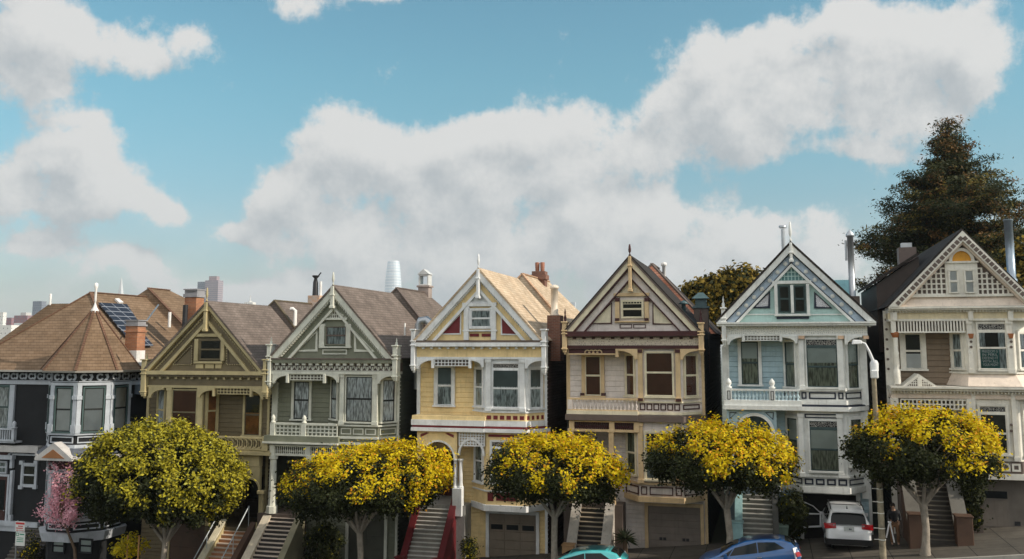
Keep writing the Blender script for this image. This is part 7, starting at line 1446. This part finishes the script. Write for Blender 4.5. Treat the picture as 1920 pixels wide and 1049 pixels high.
    for s, i in ((1, 9), (-1, 13)): f = Vector(v[i]); m.hexa([(f.x-.05, f.y-.2, z), (f.x+.05, f.y-.2, z), (f.x+.045, f.y+.07, z), (f.x-.045, f.y+.07, z), (f.x-.035, f.y-.19, z+.05), (f.x+.035, f.y-.19, z+.05), (f.x+.04, f.y+.06, z+.1), (f.x-.04, f.y+.06, z+.1)])
    m.build('shoe', paint('dark_shoe', (.03, .025, .02), .6), root, .01)
    hl, = (Vector(v[20]),); top = at(1662.5, 976, hl.y-.1); root2 = empty('folding_frame', (top.x, hl.y-.1, z+.2), 'white folded frame held beside the street lamp by the stooping person', 'frame'); wm = paint('white_frame', (.75, .75, .75), .5, bump=0); t = Vector((hl.x-.02, hl.y-.1, hl.z+.02)); m = MB(); m.beam(t, t+Vector((-.14, 0, -.6)), .05, .07, (0, 1, 0)); m.build('frame_leg', wm, root2); m = MB(); m.beam(t+Vector((.03, .0, 0)), t+Vector((.16, 0, -.78)), .05, .07, (0, 1, 0)); m.build('frame_leg', wm, root2); MB().beam(t+Vector((-.05, 0, .03)), t+Vector((.08, 0, .03)), .05, .06).build('hinge', wm, root2)
# ================================================================== CITY
def facade_mat(name, wall, win, w, h, ms, rough=.5, var=.12, yz=True):
    return brickmat(name, win, tuple(a*1.25 for a in win), wall, w, h, ms, rough, var, 1., .0)
def city():
    def block(name, label, px, D, mat, parts=(), dep=.6, cat='building', group='distant skyline buildings', ang=.35):
        """px l,t,r,b; real size at distance D along the view axis"""
        a = atd(px[0], px[1], D); b = atd(px[2], px[1], D); w = (b-a).length; c = (a+b)/2; zt = a.z; zb = -60
        root = empty(name, (c.x, c.y, zb), label, cat, group); o = MB((c.x, c.y, 0), -YAW*0+ang*0-0.0).box(-w/2, w/2, -w*dep, 0, zb, zt).build('tower_block', mat, root); return root, c, w, zt
    pinkm = facade_mat('pink_grid', (.34, .26, .27), (.12, .12, .16), 4.5, 4., 1.5); grey = facade_mat('grey_blue_grid', (.2, .22, .26), (.12, .13, .17), 4., 4., 1.); pale = facade_mat('pale_grid', (.62, .63, .63), (.22, .25, .28), 5, 3.4, 1.5)
    white = facade_mat('white_grid', (.72, .7, .66), (.13, .13, .13), 3.2, 3.1, 1.4); lilac = facade_mat('lilac_stripes', (.33, .28, .3), (.15, .15, .2), 60, 4.2, 1.7); maroon = facade_mat('maroon_grid', (.27, .14, .15), (.2, .15, .17), 4, 3.5, .8); roofm = paint('pale_roof', (.5, .5, .48))
    D = 1900
    r, c, w, zt = block('office_tower', 'tall slate and lilac office tower with a stepped top behind the olive house', (383, 526, 411, 640), D, lilac); MB((c.x, c.y, 0)).box(-w*.28, w*.3, -w*.45, -w*.1, zt, atd(385, 518, D).z).build('penthouse', pinkm, r)
    a = atd(364, 528, D); b = atd(383, 528, D); MB(((a.x+b.x)/2, (a.y+b.y)/2+10, 0)).box(-(b-a).length/2, (b-a).length/2-1, -25, 0, -60, a.z).build('side_slab', grey, r)
    r, c, w, zt = block('office_tower', 'narrow slate blue tower left of the turret roof', (60, 565, 80, 640), 1500, grey); block('office_tower', 'pale narrow tower joined to the slate blue one by the turret roof', (80.5, 570, 92, 640), 1560, pale)
    r, c, w, zt = block('apartment_tower', 'maroon topped apartment block low on the left skyline', (24, 592, 54, 640), 900, maroon); MB((c.x, c.y, 0)).box(-w*.1, w*.6, -14, .5, zt-26, zt-10).build('pale_wing', white, r); MB((c.x, c.y, 0)).box(-w*.2, w*.2, -10, -3, zt, zt+3).build('roof_house', roofm, r)
    block('apartment_tower', 'white apartment block at the left edge of the skyline', (-6, 586, 7.5, 640), 850, white); block('apartment_block', 'white terraced apartment block with dark balconies below the maroon one', (-8, 610, 24, 670), 600, white); block('apartment_block', 'pale block with a flat roof left of the shingle roof', (24.5, 606, 46, 670), 620, pale); block('apartment_block', 'small peach coloured block above the shingle roof edge', (46.5, 602, 66, 670), 700, facade_mat('peach_grid', (.6, .48, .4), (.3, .25, .22), 4, 3.4, 1.2))
    r, c, w, zt = block('apartment_block', 'small dark roofed block between the white and the maroon blocks', (8, 596, 23, 640), 950, maroon)
    block('office_tower', 'pale ribbed tower showing between the yellow and the blush white houses', (1064, 567, 1078, 620), 1900, facade_mat('ribbed_white', (.62, .64, .66), (.35, .38, .42), 3, 400, .9)); block('office_tower', 'small grey block beside the pale ribbed tower', (1059, 568, 1063.5, 620), 1800, grey)
    block('apartment_block', 'small grey blue block just left of the narrow pale tower', (53, 600, 60, 660), 1000, grey); block('apartment_block', 'low cream block standing in front of the peach one', (36, 622, 58, 675), 560, pale)
    # tapering pyramid
    D = 3000; a = atd(228, 518, D); s = 30; root = empty('pyramid_tower', (a.x, a.y, -60), 'needle like tip of a white pyramid tower behind the shingle roof', 'tower', 'distant skyline buildings'); m = MB(); zb = -60; w = (a.z-zb)*.11; m.add([(a.x-w, a.y-w, zb), (a.x+w, a.y-w, zb), (a.x+w, a.y+w, zb), (a.x-w, a.y+w, zb), (a.x, a.y, a.z)], [(0, 1, 4), (1, 2, 4), (2, 3, 4), (3, 0, 4), (3, 2, 1, 0)]); m.build('spire', pale, root)
    # rounded glass tower
    D = 2900; ppm = 1750/D; a = atd(738, 490, D); root = empty('rounded_glass_tower', (a.x, a.y, -60), 'rounded white glass skyscraper rising behind the sage green roof', 'tower', 'distant skyline buildings'); m = MB(); rings = []; prof = [(-60, 17), (at(738, 620, 0).z, 17)]
    gm = facade_mat('white_glass_bands', (.66, .7, .74), (.46, .53, .59), 400, 9, 2.6, .3, .3); V = []; n = 24; lv = [(640, 17.5), (580, 17), (552, 16.6), (530, 15.4), (510, 13.8), (498, 12.2), (492, 11.2), (490, 10.6)]
    for py, hw in lv:
        z = atd(738, py, D).z; r_ = hw*.9/ppm
        for k in range(n): t = 2*pi*k/n; e = 1/(abs(cos(t))**3+abs(sin(t))**3)**(1/3); V.append((a.x+r_*e*cos(t), a.y+r_*e*sin(t), z))
    m.add(V, [(i*n+k, i*n+(k+1) % n, (i+1)*n+(k+1) % n, (i+1)*n+k) for i in range(len(lv)-1) for k in range(n)]+[tuple(range((len(lv)-1)*n, len(lv)*n))]); m.build('tower_shaft', gm, root)
    a = atd(466, 568, 1200); r = empty('rooftop_mast', (a.x, a.y, -60), 'small white domed roof with a mast behind the taupe roof of the olive house', 'building', 'distant skyline buildings'); MB((a.x, a.y, 0)).box(-6, 6, -8, 0, -60, a.z+.5).build('building_block', white, r); MB().lathe((a.x, a.y+4, a.z), [(3.5, 0), (2.5, 2.2), (.6, 3), (.4, 9), (.1, 10)], 8).build('mast', roofm, r)
    c = atd(12, 590, 830)
def haze():
    m, nt, b = nodes('haze_air'); nt.nodes.remove(b); v = nt.nodes.new('ShaderNodeVolumePrincipled'); v.inputs['Color'].default_value = (.86, .92, .97, 1); v.inputs['Density'].default_value = HAZE; v.inputs['Anisotropy'].default_value = .2; nt.links.new(v.outputs[0], nt.nodes['Material Output'].inputs['Volume'])
    b = MB(); b.box(-9500, 9500, 3500, -9500, -140, 340) ; tag(b.build('haze', m), kind='stuff')
HAZE = .00012
for n_, c_ in (('maroon_line', (.055, .014, .014)), ('umber_panel', (.12, .09, .075)), ('white_pipe', (.75, .73, .7)), ('black_sash', (.02, .022, .02))): paint(n_, c_)
ground(); dark_house(); olive(); green(); yellow(); brown(); blue(); creamh()
trees(); conifer(); vehicles(); furniture(); person(); city()
if HAZE: haze()
S.render.engine = 'CYCLES'
